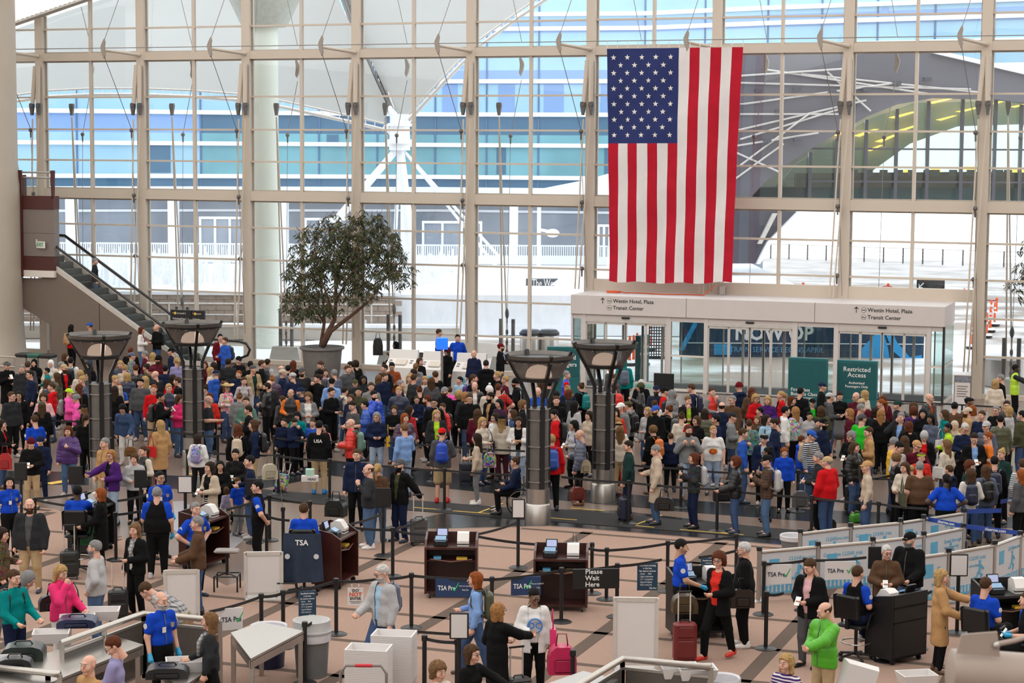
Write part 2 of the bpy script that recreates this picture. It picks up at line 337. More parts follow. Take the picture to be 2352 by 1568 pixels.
for a, b in ((3.2, 3.5), (6.8, 7.98), (11.25, 12.5), (15.75, 16.13)):
    MB().box(a, b, .02, .05, 1.3, 2.46).build('pane', m_tglass, ve); MB().box(a, b, .02, .05, .12, 1.24).build('pane', m_tglass, ve)
    MB().box(a, b, -.02, .1, 1.24, 1.3).build('transom', m_white, ve); MB().box(a, b, -.02, .1, 0, .12).build('kick_plate', m_white, ve)
def door(a, b, y, closed=False):
    dr = empty('sliding_door', T(0, y, 0), ve); q = (b-a)/4
    w4 = [(a, a+q), (a+q*1.0, a+2*q), (a+2*q, a+3*q), (b-q, b)]
    MB().box(a, b, -.04, .06, 2.36, 2.46).build('door_track', m_alu, dr)
    for k, (p, r) in enumerate(w4):
        fr = MB().box(p, p+.045, -.02, .02, 0, 2.36).box(r-.045, r, -.02, .02, 0, 2.36).box(p, r, -.02, .02, 2.28, 2.36).box(p, r, -.02, .02, .0, .07)
        fr.build('leaf_frame', m_alu if k != 1 else m_alu, dr); MB().box(p+.045, r-.045, -.006, .006, .07, 2.28).build('pane', m_dglass, dr)
    MB().box((a+b)/2-.012, (a+b)/2+.012, -.03, .03, .0, 2.36).build('meeting_stile', m_dark, dr)
for a, b in ((3.68, 6.62), (8.12, 11.08), (12.66, 15.6)):
    door(a, b, 0); door(a, b, 2.1)
    MB().tube([((a+b)/2-.14, -.05, 2.53), ((a+b)/2+.14, -.05, 2.53)], .035, 8).build('door_sensor', m_dark, ve)
for sx in (3.15, 16.17):
    MB().box(sx-.02, sx+.02, .1, 2.3, 1.24, 1.3).build('side_transom', m_white, ve)
    MB().box(sx-.01, sx+.01, .1, 2.3, 1.3, 2.62).build('side_pane', m_tglass, ve); MB().box(sx-.01, sx+.01, .1, 2.3, .12, 1.24).build('side_pane', m_tglass, ve)
    MB().box(sx-.02, sx+.02, .1, 2.3, 0, .12).build('kick_plate', m_white, ve)
for a, b in ((3.2, 3.68), (6.62, 8.12), (11.08, 12.66), (15.6, 16.2)): MB().box(a, b, 2.1, 2.13, .1, 2.5).build('inner_pane', m_tglass, ve)
for px_ in ((1408, 691), (1993, 712)):
    s, z = WP(*px_, -2.5)
    text('Westin Hotel, Plaza', .185, 'lettering', m_ink, fas, T(s, -.104, z) @ XZ, .012)
    text('Transit Center', .185, 'lettering', m_ink, fas, T(s, -.104, z-.24) @ XZ, .012)
    ar = MB().prism([(-.012, -.1), (.012, -.1), (.012, .06), (.06, .02), (.075, .04), (0, .11), (-.075, .04), (-.06, .02), (-.012, .06)], -.106, -.1, 'y'); ar.build('arrow', m_ink, fas, M=T(s-.38, 0, z))
    for dz in (0, -.24):
        ic = MB(); pr = [(math.cos(t)*.085, math.sin(t)*.085) for t in np.linspace(0, 2*math.pi, 21)[:-1]]
        ic.prism(pr, -.106, -.1, 'y'); ic.build('icon_disc', m_ink, fas, M=T(s-.13, 0, z+dz))
        pr = [(x*.86, y*.86) for x, y in pr]; MB().prism(pr, -.109, -.1, 'y').build('icon_face', m_white, fas, M=T(s-.13, 0, z+dz))
        g = MB()
        if dz == 0: g.box(-.05, -.04, -.113, -.1, -.03, .03).box(-.05, .055, -.113, -.1, -.015, .012).box(.045, .055, -.113, -.1, -.03, .012)
        else: g.box(-.05, -.005, -.113, -.1, -.025, .02).box(.008, .05, -.113, -.1, -.025, .01)
        g.build('icon_symbol', m_ink, fas, M=T(s-.13, 0, z+dz))
m_orange = mat('orange_plastic', (0.80, 0.11, 0.02), 0.5)
oc = MB(); s, z = WP(1420, 664, -1.2)
oc.M = WM
pts = [(4.3+.25*math.cos(t)*(1+.1*math.sin(3*t)), -1.2+.14*math.sin(t), 3.33+.0006*k) for k, t in enumerate(np.linspace(0, 6*math.pi*2, 60))]
pts += [(4.7+2.9*u, -1.2+.12*math.sin(u*9), 3.325) for u in np.linspace(0, 1, 20)]+[(7.75, -.7, 3.5), (7.8, -.4, 3.65)]
oc.tube(pts, .02, 6); tag(oc.build('extension_cord', m_orange), 'orange extension cord coiled on top of the vestibule roof', 'cord')
bx = MB(); bx.M = WM; bx.bev(8.0, 8.22, -.5, -.3, 3.3, 3.6, .02).cyl((8.1, -.4, 3.59), (8.1, -.4, 3.85), .03, n=8)
tag(bx.build('junction_box', m_steel), 'small grey junction box on the vestibule roof below the flag', 'electrical box')
# ---------------- the flag ----------------
m_red = mat('red_nylon', (0.47, 0.012, 0.03), 0.8, var=0.07, scale=3, spec=.15); m_wht = mat('white_nylon', (0.72, 0.69, 0.69), 0.8, var=0.03, scale=3, spec=.15); m_blu = mat('navy_nylon', (0.028, 0.040, 0.145), 0.8, var=0.08, scale=2, spec=.15); m_star = mat('white_star', (0.78, 0.74, 0.70), 0.8, spec=.15)
fl = thing('flag', 'huge stars and stripes flag hanging over the vestibule', 'flag', M=WM @ T(0, -1.8, 0))
_tl, _tr, _bl, _br = [WP(*q, -1.8) for q in ((1394, 112), (1706, 108), (1397, 645), (1683, 648))]
def FP(u, v, off=0.0):                             # u across, v down
    a = [_tl[k]*(1-u)+_tr[k]*u for k in (0, 1)]; b = [_bl[k]*(1-u)+_br[k]*u for k in (0, 1)]
    x = a[0]*(1-v)+b[0]*v; z = a[1]*(1-v)+b[1]*v
    x -= .10*math.sin(math.pi*v)*(u-.5)*.6
    y = .06*math.sin(u*15+v*2.2)*(.3+v)+.035*math.sin(u*33-v*5)+.04*math.sin(v*9+u*3)*v+.02*math.sin(v*23+u*7)
    z -= (.05*math.sin(u*math.pi)+.03*math.sin(u*19))*(v > .99)
    return (x, y-off, z)
CU_, CV_ = 7/13, 0.405
def cloth(u0, u1, v0, v1, nu, nv, m, name):
    mb = MB(); mb.grid([[FP(u, v) for u in np.linspace(u0, u1, nu)] for v in np.linspace(v0, v1, nv)]); o = mb.build(name, m, fl, 'all')
    return o
cloth(0, CU_, 0, CV_, 40, 34, m_blu, 'canton')
for k in range(13): cloth(k/13, (k+1)/13, CV_ if k < 7 else 0, 1, 7, 50, m_red if k % 2 == 0 else m_wht, 'stripe')
for r_ in range(11):
    for c_ in range(5 if r_ % 2 == 0 else 4):
        cu_ = CU_*((.085+.2*c_) if r_ % 2 == 0 else (.185+.2*c_)); cv_ = CV_*(.093+.082*r_); mb = MB(); pts = []
        for k in range(10):
            a = math.pi/2+k*math.pi/5; rr = .105 if k % 2 == 0 else .042; pts.append(FP(cu_+rr*math.cos(a)/4.9, cv_-rr*math.sin(a)/8.2, .012))
        mb.add([FP(cu_, cv_, .012)]+pts, [(0, 1+k, 1+(k+1) % 10) for k in range(10)]); mb.build('star', m_star, fl)
for k in range(14): MB().cyl((FP(k/13, 0)[0], FP(k/13, 0)[1], FP(k/13, 0)[2]+.02), (FP(k/13, 0)[0], .05, 12.2), .012, n=5).build('flag_tie', m_wht, fl)
# ---------------- big column, gallery and escalator ----------------
col_s = -20.75
cm = MB(); cm.lathe([(1.95, 0), (1.95, .35), (1.85, .5), (1.78, 1.5), (1.78, 6.9), (1.70, 7.5), (1.66, 7.7), (1.66, 17)], 40)
tag(cm.build('round_column', m_colp, smooth=True, M=WM @ T(col_s, -4, 0)), 'massive round white column rising beside the escalator gallery', 'column')
m_maroon = mat('maroon_panel', (0.075, 0.018, 0.014), 0.45); m_greyp = mat('grey_metal_panel', (0.20, 0.165, 0.15), 0.4, var=.02); m_taupe = mat('taupe_panel', (0.165, 0.125, 0.10), 0.5, var=.02)
ga = thing('escalator_gallery', 'grey and maroon panelled gallery above the escalator', 'gallery', M=WM @ T(0, -3.4, 0))
a, b = -19.3, -17.6
MB().box(a, b, 0, .4, 3.36, 3.62).build('base_strip', m_white, ga); MB().box(a+.3, b, .02, .4, 3.62, 4.16).build('lower_panel', m_maroon, ga)
MB().box(a+.3, b, .03, .4, 4.17, 5.05).build('panel', m_greyp, ga); MB().box(a+.3, b, .03, .4, 5.06, 5.98).build('panel', m_greyp, ga); MB().box(a+.3, b+.02, .0, .4, 5.99, 6.5).build('upper_panel', m_maroon, ga)
MB().box(a, a+.32, -.06, .3, 3.36, 7.3).build('corner_post', m_maroon, ga)
for sx in (a+.2, b-.02): MB().prism([(sx-.05, 6.4), (sx+.05, 6.4), (sx+.09, 7.48), (sx-.09, 7.48)], 0, .08, 'y').build('rail_post', m_maroon, ga)
for z in (7.4, 7.2): MB().cyl((a-.4, .04, z), (b, .04, z), .035, n=8).build('handrail', m_steel, ga)
MB().box(a+.2, b, .03, .045, 6.5, 7.15).build('railing_glass', m_dglass, ga)
ex = thing('exit_sign', 'small white exit sign with green letters on the gallery panel', 'sign', M=WM @ T(-18.15, -3.45, 4.62) @ RZ(-.35))
MB().box(-.24, .24, -.03, .03, -.13, .13).build('face_plate', mat('sign_white', (.8, .8, .76), .5), ex); MB().box(-.3, -.22, -.02, .12, -.0, .2).build('bracket', m_white, ex)
text('EXIT', .2, 'lettering', mat('exit_green', (.03, .35, .12), .5), ex, T(0, -.034, 0) @ XZ, .02, 'CENTER')
es = thing('escalator', 'long escalator with taupe side panel and black handrails', 'escalator', M=WM @ T(0, -3.2, 0))
SL = 0.605; XB, XT = -12.0, -18.6
def ez(x): return max(0.18, 0.18+(XB-x)*SL) if x < XB else 0.18
yn, yf = 0.0, 1.5
MB().prism([(-10.2, 0), (-10.2, .2), (XB, .25), (-18.2, ez(-18.2)+.1), (-18.2, 3.3), (-19.3, 3.3), (-19.3, 2.2), (-17.9, 1.5), (-17.9, 0)], yn-.05, yn, 'y').build('side_panel', m_taupe, es)
MB().prism([(-10.2, 0), (-10.2, .2), (XB, .25), (-18.2, ez(-18.2)+.1), (-18.2, 3.3), (-19.3, 3.3), (-19.3, 2.2), (-17.9, 1.5), (-17.9, 0)], yf, yf+.05, 'y').build('side_panel', m_taupe, es)
for x in (-15.7,): MB().box(x-.01, x+.01, yn-.056, yn-.04, 0, ez(x)).build('joint', m_dark, es)
for y in (yn-.06, yf-.06): MB().prism([(-10.3, .2), (XB, .2), (-18.2, ez(-18.2)+.0), (-18.2, ez(-18.2)+.22), (XB, .38), (-10.3, .34)], y, y+.1, 'y').build('skirt', m_alu, es)
m_step = mat('dark_ribbed_step', (.045, .055, .055), .5, .3)
x = XB-.2
while x > -18.4:
    MB().box(x-.4, x, yn+.06, yf-.06, ez(x)-.05, ez(x)+.04+.16).build('step', m_step, es); x -= .4
for y in (yn, yf):
    MB().prism([(-10.3, .3), (XB, .3), (-18.2, ez(-18.2)+.15), (-18.2, ez(-18.2)+.95), (XB-.2, 1.05), (-10.6, .98), (-10.3, .8)], y-.01, y+.01, 'y').build('balustrade_glass', m_dglass, es)
    hp = [(-18.6, y, ez(-18.2)+1.0), (-18.2, y, ez(-18.2)+.98), (XB-.3, y, 1.22), (XB+.2, y, 1.06), (-10.5, y, 1.02), (-10.2, y, .95), (-10.05, y, .72), (-10.15, y, .5), (-10.4, y, .4)]
    MB().tube(hp, .05, 8).build('handrail', mat('black_rubber', (.012, .012, .013), .35), es, True)
    MB().tube([(p[0]+.0, p[1], p[2]-.06) for p in hp[:-3]], .03, 6).build('handrail_base', m_alu, es)
si = thing('direction_sign', 'black hanging direction sign with white writing beside the escalator', 'sign', M=WM @ T(WP(393, 712, -5)[0], -5, 0))
ww = WP(470, 712, -5)[0]-WP(393, 712, -5)[0]; zz = WP(430, 733, -5)[1]; zt_ = WP(430, 712, -5)[1]
MB().box(0, ww*.62, -.05, .05, zz-.1, zt_).build('panel', m_dark, si); MB().box(ww*.64, ww, -.04, .06, zz-.1, zt_).build('panel', m_dark, si)
MB().cyl((ww*.3, 0, 0), (ww*.3, 0, zz), .04).build('post', m_dark, si)
m_lw = mat('white_lettering', (.82, .82, .8), .5)
text('<  2  to Level 6', .09, 'lettering', m_lw, si, T(.08, -.055, zt_-.12) @ XZ); text('Ticketing/Check-in', .09, 'lettering', m_lw, si, T(.08, -.055, zt_-.32) @ XZ)
text('^ 0 Level 6', .08, 'lettering', m_lw, si, T(ww*.66, -.045, zt_-.12) @ XZ); text('Ticketing', .08, 'lettering', m_lw, si, T(ww*.66, -.045, zt_-.32) @ XZ)
for k, xx in enumerate((.2, ww*.66+.11)): MB().prism([(xx+.05*math.cos(t), zt_-.12+.05*math.sin(t)) for t in np.linspace(0, 6.28, 13)[:-1]], -.062, -.05, 'y').build('number_disc', m_yel, si)
# ================= outside =================
m_snow = mat('snow', (0.86, 0.88, 0.92), 0.8, var=0.03, scale=2, bump=.3, nscale=5)
m_pave = mat('wet_pavers', (0.50, 0.47, 0.44), 0.5, var=0.2, scale=.35, dark=(.24, .22, .21), bump=.1)
def plane_mix(name, a, b, sc, lo, hi):             # patchy snow over paving
    m = bpy.data.materials.new(name); m.use_nodes = True; nt = m.node_tree; L = nt.links; bs = nt.nodes['Principled BSDF']; bs.inputs['Roughness'].default_value = .7
    tc = nt.nodes.new('ShaderNodeTexCoord'); mp = nt.nodes.new('ShaderNodeMapping'); mp.inputs['Scale'].default_value = (sc*.6, sc*.8, sc); nz = nt.nodes.new('ShaderNodeTexNoise'); nz.inputs['Scale'].default_value = 1; nz.inputs['Detail'].default_value = 6
    mr = nt.nodes.new('ShaderNodeMapRange'); mr.inputs[1].default_value = lo; mr.inputs[2].default_value = hi; mx = nt.nodes.new('ShaderNodeMix'); mx.data_type = 'RGBA'; mx.inputs[6].default_value = (*a, 1); mx.inputs[7].default_value = (*b, 1)
    L.new(tc.outputs['Object'], mp.inputs['Vector']); L.new(mp.outputs[0], nz.inputs['Vector']); L.new(nz.outputs['Fac'], mr.inputs[0]); L.new(mr.outputs[0], mx.inputs[0]); L.new(mx.outputs[2], bs.inputs['Base Color']); return m
m_plaza = plane_mix('snowy_plaza', (.30, .25, .205), (.80, .82, .86), .22, .47, .60)
pl = [WL(-60, .4), WL(46, .4), AY(2700, 640, 143), AY(2352, 615, 145), AY(1800, 590, 156), AY(1690, 590, 158), (-70, 160, 0)]
tag(MB().prism([(p[0], p[1]) for p in pl], -.3, -.03).build('ground_plaza', m_plaza), kind='structure')
sp = [G(-200, 838), G(1030, 862), G(1080, 700), G(820, 770), G(600, 795), G(-200, 780)]
tag(MB().prism([(p[0], p[1]) for p in sp], -.03, -.01).build('ground_snow', m_snow), kind='structure')
tag(MB().prism([(p[0], p[1]) for p in (G(1700, 640), G(2400, 665), G(2400, 605), G(1990, 592), G(1690, 592))], -.03, -.015).build('ground_pavers', m_pave), kind='structure')
# terraces on the left
m_block = mat('tan_block', (.42, .33, .27), .85, var=.12, scale=3, bump=.2); m_conc = mat('pale_concrete', (.52, .48, .43), .85, var=.06, scale=2, bump=.15)
tw = thing('terrace_wall', 'tan block terrace wall capped with snow outside the glass wall', 'wall')
Yw = 88.0
xa, xb = AY(-60, 700, Yw)[0], AY(905, 700, Yw)[0]; zt2 = AY(400, 676, Yw)[2]
MB().box(xa, xb, Yw, Yw+.5, 0, zt2).build('wall_core', m_conc, tw)
nx = 26; bwid = (xb-xa)/nx; bl = MB().box(.01, bwid-.01, -.06, 0, .008, .232).data('block', m_block)
k = 0; z = 0.62
while z < zt2-.2:
    for c_ in range(nx): inst('block', bl, tw, T(xa+c_*bwid+(bwid/2 if k % 2 else 0), Yw, z))
    z += .24; k += 1
MB().box(xa, xb+.2, Yw-.2, Yw+.8, zt2, zt2+.14).build('snow_cap', m_snow, tw)
MB().box(xa, xb+3, Yw-2.2, Yw-1.9, 0, .55).build('kerb_wall', m_conc, tw); MB().box(xa, xb+3, Yw-2.25, Yw-1.6, .55, .68).build('snow_cap', m_snow, tw)
for zz_ in (1.0, 1.5): MB().cyl((xa, Yw-1.2, zz_), (xb, Yw-1.2, zz_), .035, n=6).build('handrail', m_alu, tw)
for x in np.arange(xa, xb, 3.0): MB().cyl((x, Yw-1.2, 0), (x, Yw-1.2, 1.55), .04, n=6).build('rail_post', m_alu, tw)
# upper terrace with snowed-in shrubs and white railing
tag(MB().box(-60, 14, Yw+.5, 122, 0, zt2+.02).build('ground_terrace', m_snow), kind='structure')
sh = MB(); r2 = random.Random(3)
for k in range(700):
    x = r2.uniform(xa, AY(1080, 650, 96)[0]); y = r2.uniform(92, 112); h = r2.uniform(.5, 1.05)
    sh.cyl((x, y, zt2), (x+r2.uniform(-.15, .15), y, zt2+h), r2.uniform(.05, .12), .02, 5)
tag(sh.build('frosted_grass', m_snow), 'snow laden ornamental grass on the hotel terrace', 'shrubs', kind='stuff')
ra = thing('terrace_railing', 'long white railing in front of the hotel ground floor', 'railing')
Yr = 112.0; rx0, rx1 = AY(-60, 570, Yr)[0], AY(1395, 570, Yr)[0]; zr1 = AY(600, 560, Yr)[2]; zr0 = AY(600, 588, Yr)[2]
MB().box(rx0, rx1, Yr-.05, Yr+.05, zr1-.05, zr1+.03).build('top_rail', m_snow, ra); MB().box(rx0, rx1, Yr-.2, Yr+.3, zr0-.35, zr0+.02).build('base_kerb', m_snow, ra)
bl = MB().box(-.03, .03, -.03, .03, zr0, zr1).data('baluster', m_snow)
for k, x in enumerate(np.linspace(rx0, rx1, 290)): inst('baluster', bl, ra, T(x, Yr, 0))
# ---------------- hotel ----------------
ho = thing('hotel', 'pale blue glass hotel with white bands across the snowy plaza', 'building')
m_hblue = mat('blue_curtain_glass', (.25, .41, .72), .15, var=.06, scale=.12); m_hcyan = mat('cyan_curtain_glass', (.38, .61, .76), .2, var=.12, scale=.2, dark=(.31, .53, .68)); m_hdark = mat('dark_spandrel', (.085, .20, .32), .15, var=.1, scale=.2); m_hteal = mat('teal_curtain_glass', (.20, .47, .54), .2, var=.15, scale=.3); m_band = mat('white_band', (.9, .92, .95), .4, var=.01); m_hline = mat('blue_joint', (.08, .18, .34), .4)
plan = [(AY(-120, 200, 120)[0], 120), (AY(460, 200, 124.3)[0], 124.3), (AY(1000, 200, 126.8)[0], 126.8), (AY(1480, 200, 124)[0], 124), (AY(1761, 200, 118.6)[0], 118.6), (AY(2420, 200, 109.5)[0], 109.5)]
def strip(name, z0, z1, m, dy=0.0, i0=0, i1=5, th=.3):
    mb = MB()
    for (xa_, ya_), (xb_, yb_) in list(zip(plan, plan[1:]))[i0:i1]:
        mb.add([(xa_, ya_-dy, z0), (xb_, yb_-dy, z0), (xb_, yb_+th, z0), (xa_, ya_+th, z0), (xa_, ya_-dy, z1), (xb_, yb_-dy, z1), (xb_, yb_+th, z1), (xa_, ya_+th, z1)], [(0, 1, 5, 4), (4, 5, 6, 7), (3, 2, 1, 0), (2, 3, 7, 6)])
    return mb.build(name, m, ho)
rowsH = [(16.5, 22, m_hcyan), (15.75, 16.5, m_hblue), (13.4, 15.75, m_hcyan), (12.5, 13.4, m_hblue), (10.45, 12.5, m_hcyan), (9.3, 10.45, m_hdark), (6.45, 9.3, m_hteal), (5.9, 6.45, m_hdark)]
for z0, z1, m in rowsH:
    if z0 in (9.3, 6.45): strip('glazing', z0, z1, m_hblue if z0 == 9.3 else m_hcyan, i1=1); strip('glazing', z0, z1, m, i0=1, i1=3)  # upper row's dark stretch is a reflection painted into the glass colour
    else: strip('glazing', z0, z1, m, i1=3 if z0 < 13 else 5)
for z in (16.9, 16.0, 14.65, 12.7, 10.6, 8.65, 6.6): strip('band', z-.13, z+.13, m_band, .25, i1=3 if z < 13 else 5)
strip('plinth_band', 5.35, 5.95, m_band, .9, 0, 3)
jm = {}
for k, (pa, pb) in enumerate(zip(plan, plan[1:])):
    L = math.hypot(pb[0]-pa[0], pb[1]-pa[1]); n = int(L/3.3)
    for j in range(n):
        u = j/n; x = pa[0]*(1-u)+pb[0]*u; y = pa[1]*(1-u)+pb[1]*u
        MB().box(-.05, .05, -.06, .1, 5.9 if k < 3 else 13.5, 22).build('mullion', m_hline, ho, M=T(x, y, 0))
        for z0, z1 in ((13.5, 14.5), (10.75, 12.5), (6.8, 8.5), (8.8, 9.25), (16.1, 16.7)):     # drawn curtains behind some panes
            if r2.random() < .33 and (k < 3 or z0 > 13):
                wdt = r2.uniform(.4, 1.4); x2 = x+r2.uniform(.2, 1.2)*(pb[0]-pa[0])/L
                MB().box(0, wdt, -.04, .0, z0, z1).build('window', m_hblue if z0 > 9 else m_hdark, ho, M=T(x2, y+(pb[1]-pa[1])/L*(x2-x), 0) @ RZ(math.atan2(pb[1]-pa[1], pb[0]-pa[0])))
# ground floor of the hotel
m_hg = mat('grey_shopfront_glass', (.38, .42, .47), .12, var=.25, scale=.25, dark=(.22, .25, .30))
strip('ground_glazing', 1.2, 5.4, m_hg, -.4, 0, 4); strip('ground_transom', 4.35, 4.5, m_band, -.2, 0, 3)
for px0, pw in ((150, 24), (385, 22), (640, 20), (920, 22), (1170, 20)):
    p0 = AY(px0, 500, 119.5); p1 = AY(px0+pw, 500, 119.5); MB().box(p0[0], p1[0], 119.5, 120.3, 1.2, 5.5).build('pier', m_band, ho)
def hdoor(px0, px1, py, Y):
    a_ = AY(px0, py, Y); b_ = AY(px1, py, Y); d_ = empty('hotel_door', None, ho); n = 3
    MB().box(a_[0], b_[0], Y-.1, Y, a_[2]-.15, a_[2]).build('lintel', m_band, d_)
    for k in range(n+1):
        x = a_[0]+(b_[0]-a_[0])*k/n; MB().box(x-.07, x+.07, Y-.12, Y, 1.3, a_[2]).build('stile', m_band, d_)
    for k in range(n): MB().box(a_[0]+(b_[0]-a_[0])*k/n+.07, a_[0]+(b_[0]-a_[0])*(k+1)/n-.07, Y-.04, Y-.01, 1.3, a_[2]-.15).build('pane', m_hg, d_)
hdoor(460, 562, 497, 120.5); hdoor(702, 806, 500, 121.5); hdoor(972, 1105, 507, 121.5); hdoor(1362, 1400, 515, 121)
# white sloping roof edge near the flag
wr = MB(); p = [AY(*q, 108) for q in ((1218, 440), (1345, 415), (1400, 400), (1400, 445), (1340, 455), (1218, 455))]; wr.prism([(q[0], q[2]) for q in p], 108, 110, 'y'); tag(wr.build('entrance_canopy', m_band), 'white snow covered canopy edge at the hotel front', 'canopy')
# ---------------- hotel arch and restaurant on the right ----------------
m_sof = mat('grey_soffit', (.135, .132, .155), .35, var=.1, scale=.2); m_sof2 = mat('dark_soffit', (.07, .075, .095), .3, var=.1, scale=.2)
ha = thing('hotel_arch', 'dark grey arched soffit of the hotel with steel trusses', 'arch')
def slab(name, pts, Y, th, m, par=None):
    q = [AY(x, y, Y) for x, y in pts]; mb = MB().prism([(v[0], v[2]) for v in q], Y, Y+th, 'y'); return mb.build(name, m, par)
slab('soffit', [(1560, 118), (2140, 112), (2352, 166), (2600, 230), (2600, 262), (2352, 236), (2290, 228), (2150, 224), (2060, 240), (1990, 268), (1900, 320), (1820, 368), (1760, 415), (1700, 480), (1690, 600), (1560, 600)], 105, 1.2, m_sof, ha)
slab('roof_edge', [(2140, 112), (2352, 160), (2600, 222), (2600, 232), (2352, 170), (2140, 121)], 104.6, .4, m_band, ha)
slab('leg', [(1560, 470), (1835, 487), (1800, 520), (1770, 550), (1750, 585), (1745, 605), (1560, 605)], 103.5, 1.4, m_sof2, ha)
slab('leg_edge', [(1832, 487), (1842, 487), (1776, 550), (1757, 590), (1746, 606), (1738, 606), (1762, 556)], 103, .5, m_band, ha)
slab('leg_edge', [(1775, 490), (1786, 490), (1750, 560), (1740, 560)], 103, .4, m_alu, ha)
for k, (p0, p1) in enumerate([((1690, 175), (1940, 158)), ((1690, 190), (2230, 205)), ((1700, 240), (2060, 190)), ((1700, 262), (1960, 262)), ((1700, 320), (1930, 250)), ((1690, 335), (1880, 305)), ((1760, 160), (2130, 215)), ((1700, 380), (1860, 260)), ((1840, 170), (2250, 212)), ((1900, 165), (2000, 255)), ((1690, 300), (1990, 230)), ((1690, 410), (1800, 330)), ((1690, 350), (1790, 395))]):
    MB().cyl(AY(*p0, 104.8), AY(*p1, 104.6), .055, n=6).build('truss_rod', m_alu, ha)
for q in ((1742, 208), (1830, 205), (1912, 212), (1790, 255), (1700, 245), (2060, 190), (2130, 182), (1762, 322), (1832, 322), (1990, 205)):
    v = AY(*q, 104.4); MB().box(-.2, .2, -.25, .25, -.1, .1).build('floodlight', m_sof2, ha, M=T(*v))
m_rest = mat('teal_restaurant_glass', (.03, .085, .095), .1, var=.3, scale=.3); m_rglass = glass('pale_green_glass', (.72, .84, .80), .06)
re_ = thing('hotel_restaurant', 'glass walled restaurant with warm ceiling lights in the hotel arch', 'restaurant')
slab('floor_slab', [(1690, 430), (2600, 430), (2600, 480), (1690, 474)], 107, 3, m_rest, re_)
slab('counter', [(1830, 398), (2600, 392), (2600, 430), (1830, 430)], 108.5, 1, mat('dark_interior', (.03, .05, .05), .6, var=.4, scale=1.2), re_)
slab('ceiling', [(1700, 470), (1760, 400), (1880, 315), (1990, 255), (2100, 215), (2300, 215), (2600, 245), (2600, 290), (2352, 285), (2200, 290), (2090, 330), (2000, 395), (1960, 430)], 110, 1, mat('olive_ceiling', (.52, .53, .42), .6, var=.2, scale=.3), re_)
slab('glazing', [(1780, 430), (1830, 375), (1990, 276), (2100, 236), (2300, 232), (2600, 258), (2600, 432)], 106.6, .08, m_rglass, re_)
m_warm = mat('warm_lamp', (1.0, .55, .12), .5, emit=2.2)
for q in ((1912, 310, 45, 14), (1960, 312, 60, 16), (2040, 270, 70, 14), (2130, 236, 60, 10), (2195, 256, 60, 10), (2260, 240, 60, 10), (2010, 325, 55, 16), (2060, 300, 50, 12), (2320, 245, 50, 8), (2150, 275, 50, 10), (1990, 345, 40, 12)):
    slab('ceiling_light', [(q[0], q[1]), (q[0]+q[2]*.8, q[1]-q[3]), (q[0]+q[2], q[1]-q[3]), (q[0]+q[2]*.25, q[1]+2)], 109.6, .2, m_warm, re_)
for q in ((2135, 395, 28), (2200, 390, 62), (2320, 396, 40), (2075, 396, 14)): slab('counter_lamp', [(q[0], q[1]), (q[0]+q[2], q[1]), (q[0]+q[2]-5, q[1]-8), (q[0]+5, q[1]-8)], 108.2, .2, m_warm, re_)
for x, y0 in ((1862, 350), (1922, 318), (1990, 275), (2060, 250), (2132, 232), (2210, 228), (2286, 226), (2345, 240)):
    a_ = AY(x, y0, 106.3); b_ = AY(x-4, 466, 106.3); MB().box(-.09, .09, -.1, .1, b_[2], a_[2]).build('mullion', m_sof2, re_, M=T((a_[0]+b_[0])/2, 106.3, 0))
for y in (341, 416): a_ = AY(1860, y, 106.3); MB().box(a_[0], a_[0]+22, 106.25, 106.35, a_[2]-.05, a_[2]+.05).build('transom', m_sof2, re_)
r3 = random.Random(5)
for k in range(12):
    x = 1960+k*33+r3.uniform(-8, 8); a_ = AY(x, 400, 107.8); MB().box(-.22, .22, -.2, .2, 0, .2).box(-.22, .22, .15, .2, .2, .34).build('seat', m_sof2, re_, M=T(a_[0], 107.8, a_[2]-.1))
pr = thing('plaza_railing', 'low steel cable railing along the far plaza edge', 'railing')
e0 = AY(1770, 590, 154); e1 = AY(2500, 622, 141)
for k in range(17):
    u = k/16; P = Vector((e0[0]*(1-u)+e1[0]*u, e0[1]*(1-u)+e1[1]*u, 0)); MB().box(-.05, .05, -.05, .05, -.02, 1.15).build('post', m_clevis, pr, M=T(*P))
for z in (.5, .8, 1.12): MB().cyl((e0[0], e0[1], z), (e1[0], e1[1], z), .018 if z < 1.1 else .03, n=5).build('rail', m_alu, pr)
# ---------------- tent canopy, mast and outdoor column ----------------
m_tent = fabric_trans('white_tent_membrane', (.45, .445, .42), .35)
tc_ = thing('tent_canopy', 'white tent canopy with laced edges outside the glass wall', 'canopy')
def sail(name, A_, B_, Ya, Yb, n=16, bulge=0.0):
    P = []
    for k in range(n+1):
        u = k/n; a_ = np.interp(u, np.linspace(0, 1, len(A_)), [q[0] for q in A_]), np.interp(u, np.linspace(0, 1, len(A_)), [q[1] for q in A_])
        b_ = np.interp(u, np.linspace(0, 1, len(B_)), [q[0] for q in B_]), np.interp(u, np.linspace(0, 1, len(B_)), [q[1] for q in B_])
        ya = Ya[0]*(1-u)+Ya[1]*u; yb = Yb[0]*(1-u)+Yb[1]*u; va = AY(*a_, ya); vb = AY(*b_, yb)
        P.append([va*(1-t)+vb*t-Vector((0, 0, bulge*math.sin(math.pi*t))) for t in np.linspace(0, 1, 9)])
    return MB().grid(P).build(name, m_tent, tc_, 'all')
edgeA = [(-60, 245), (25, 220), (110, 208), (215, 203), (320, 203), (430, 207), (540, 215), (650, 232), (760, 256), (840, 274), (882, 284)]
edgeB = [(-60, -60), (80, -60), (220, -60), (340, -60), (440, -60), (540, -60), (620, -60), (690, -50), (760, -40), (820, 90), (888, 242)]
sail('membrane', edgeA, edgeB, (90, 92), (104, 92.5), 20, .3)
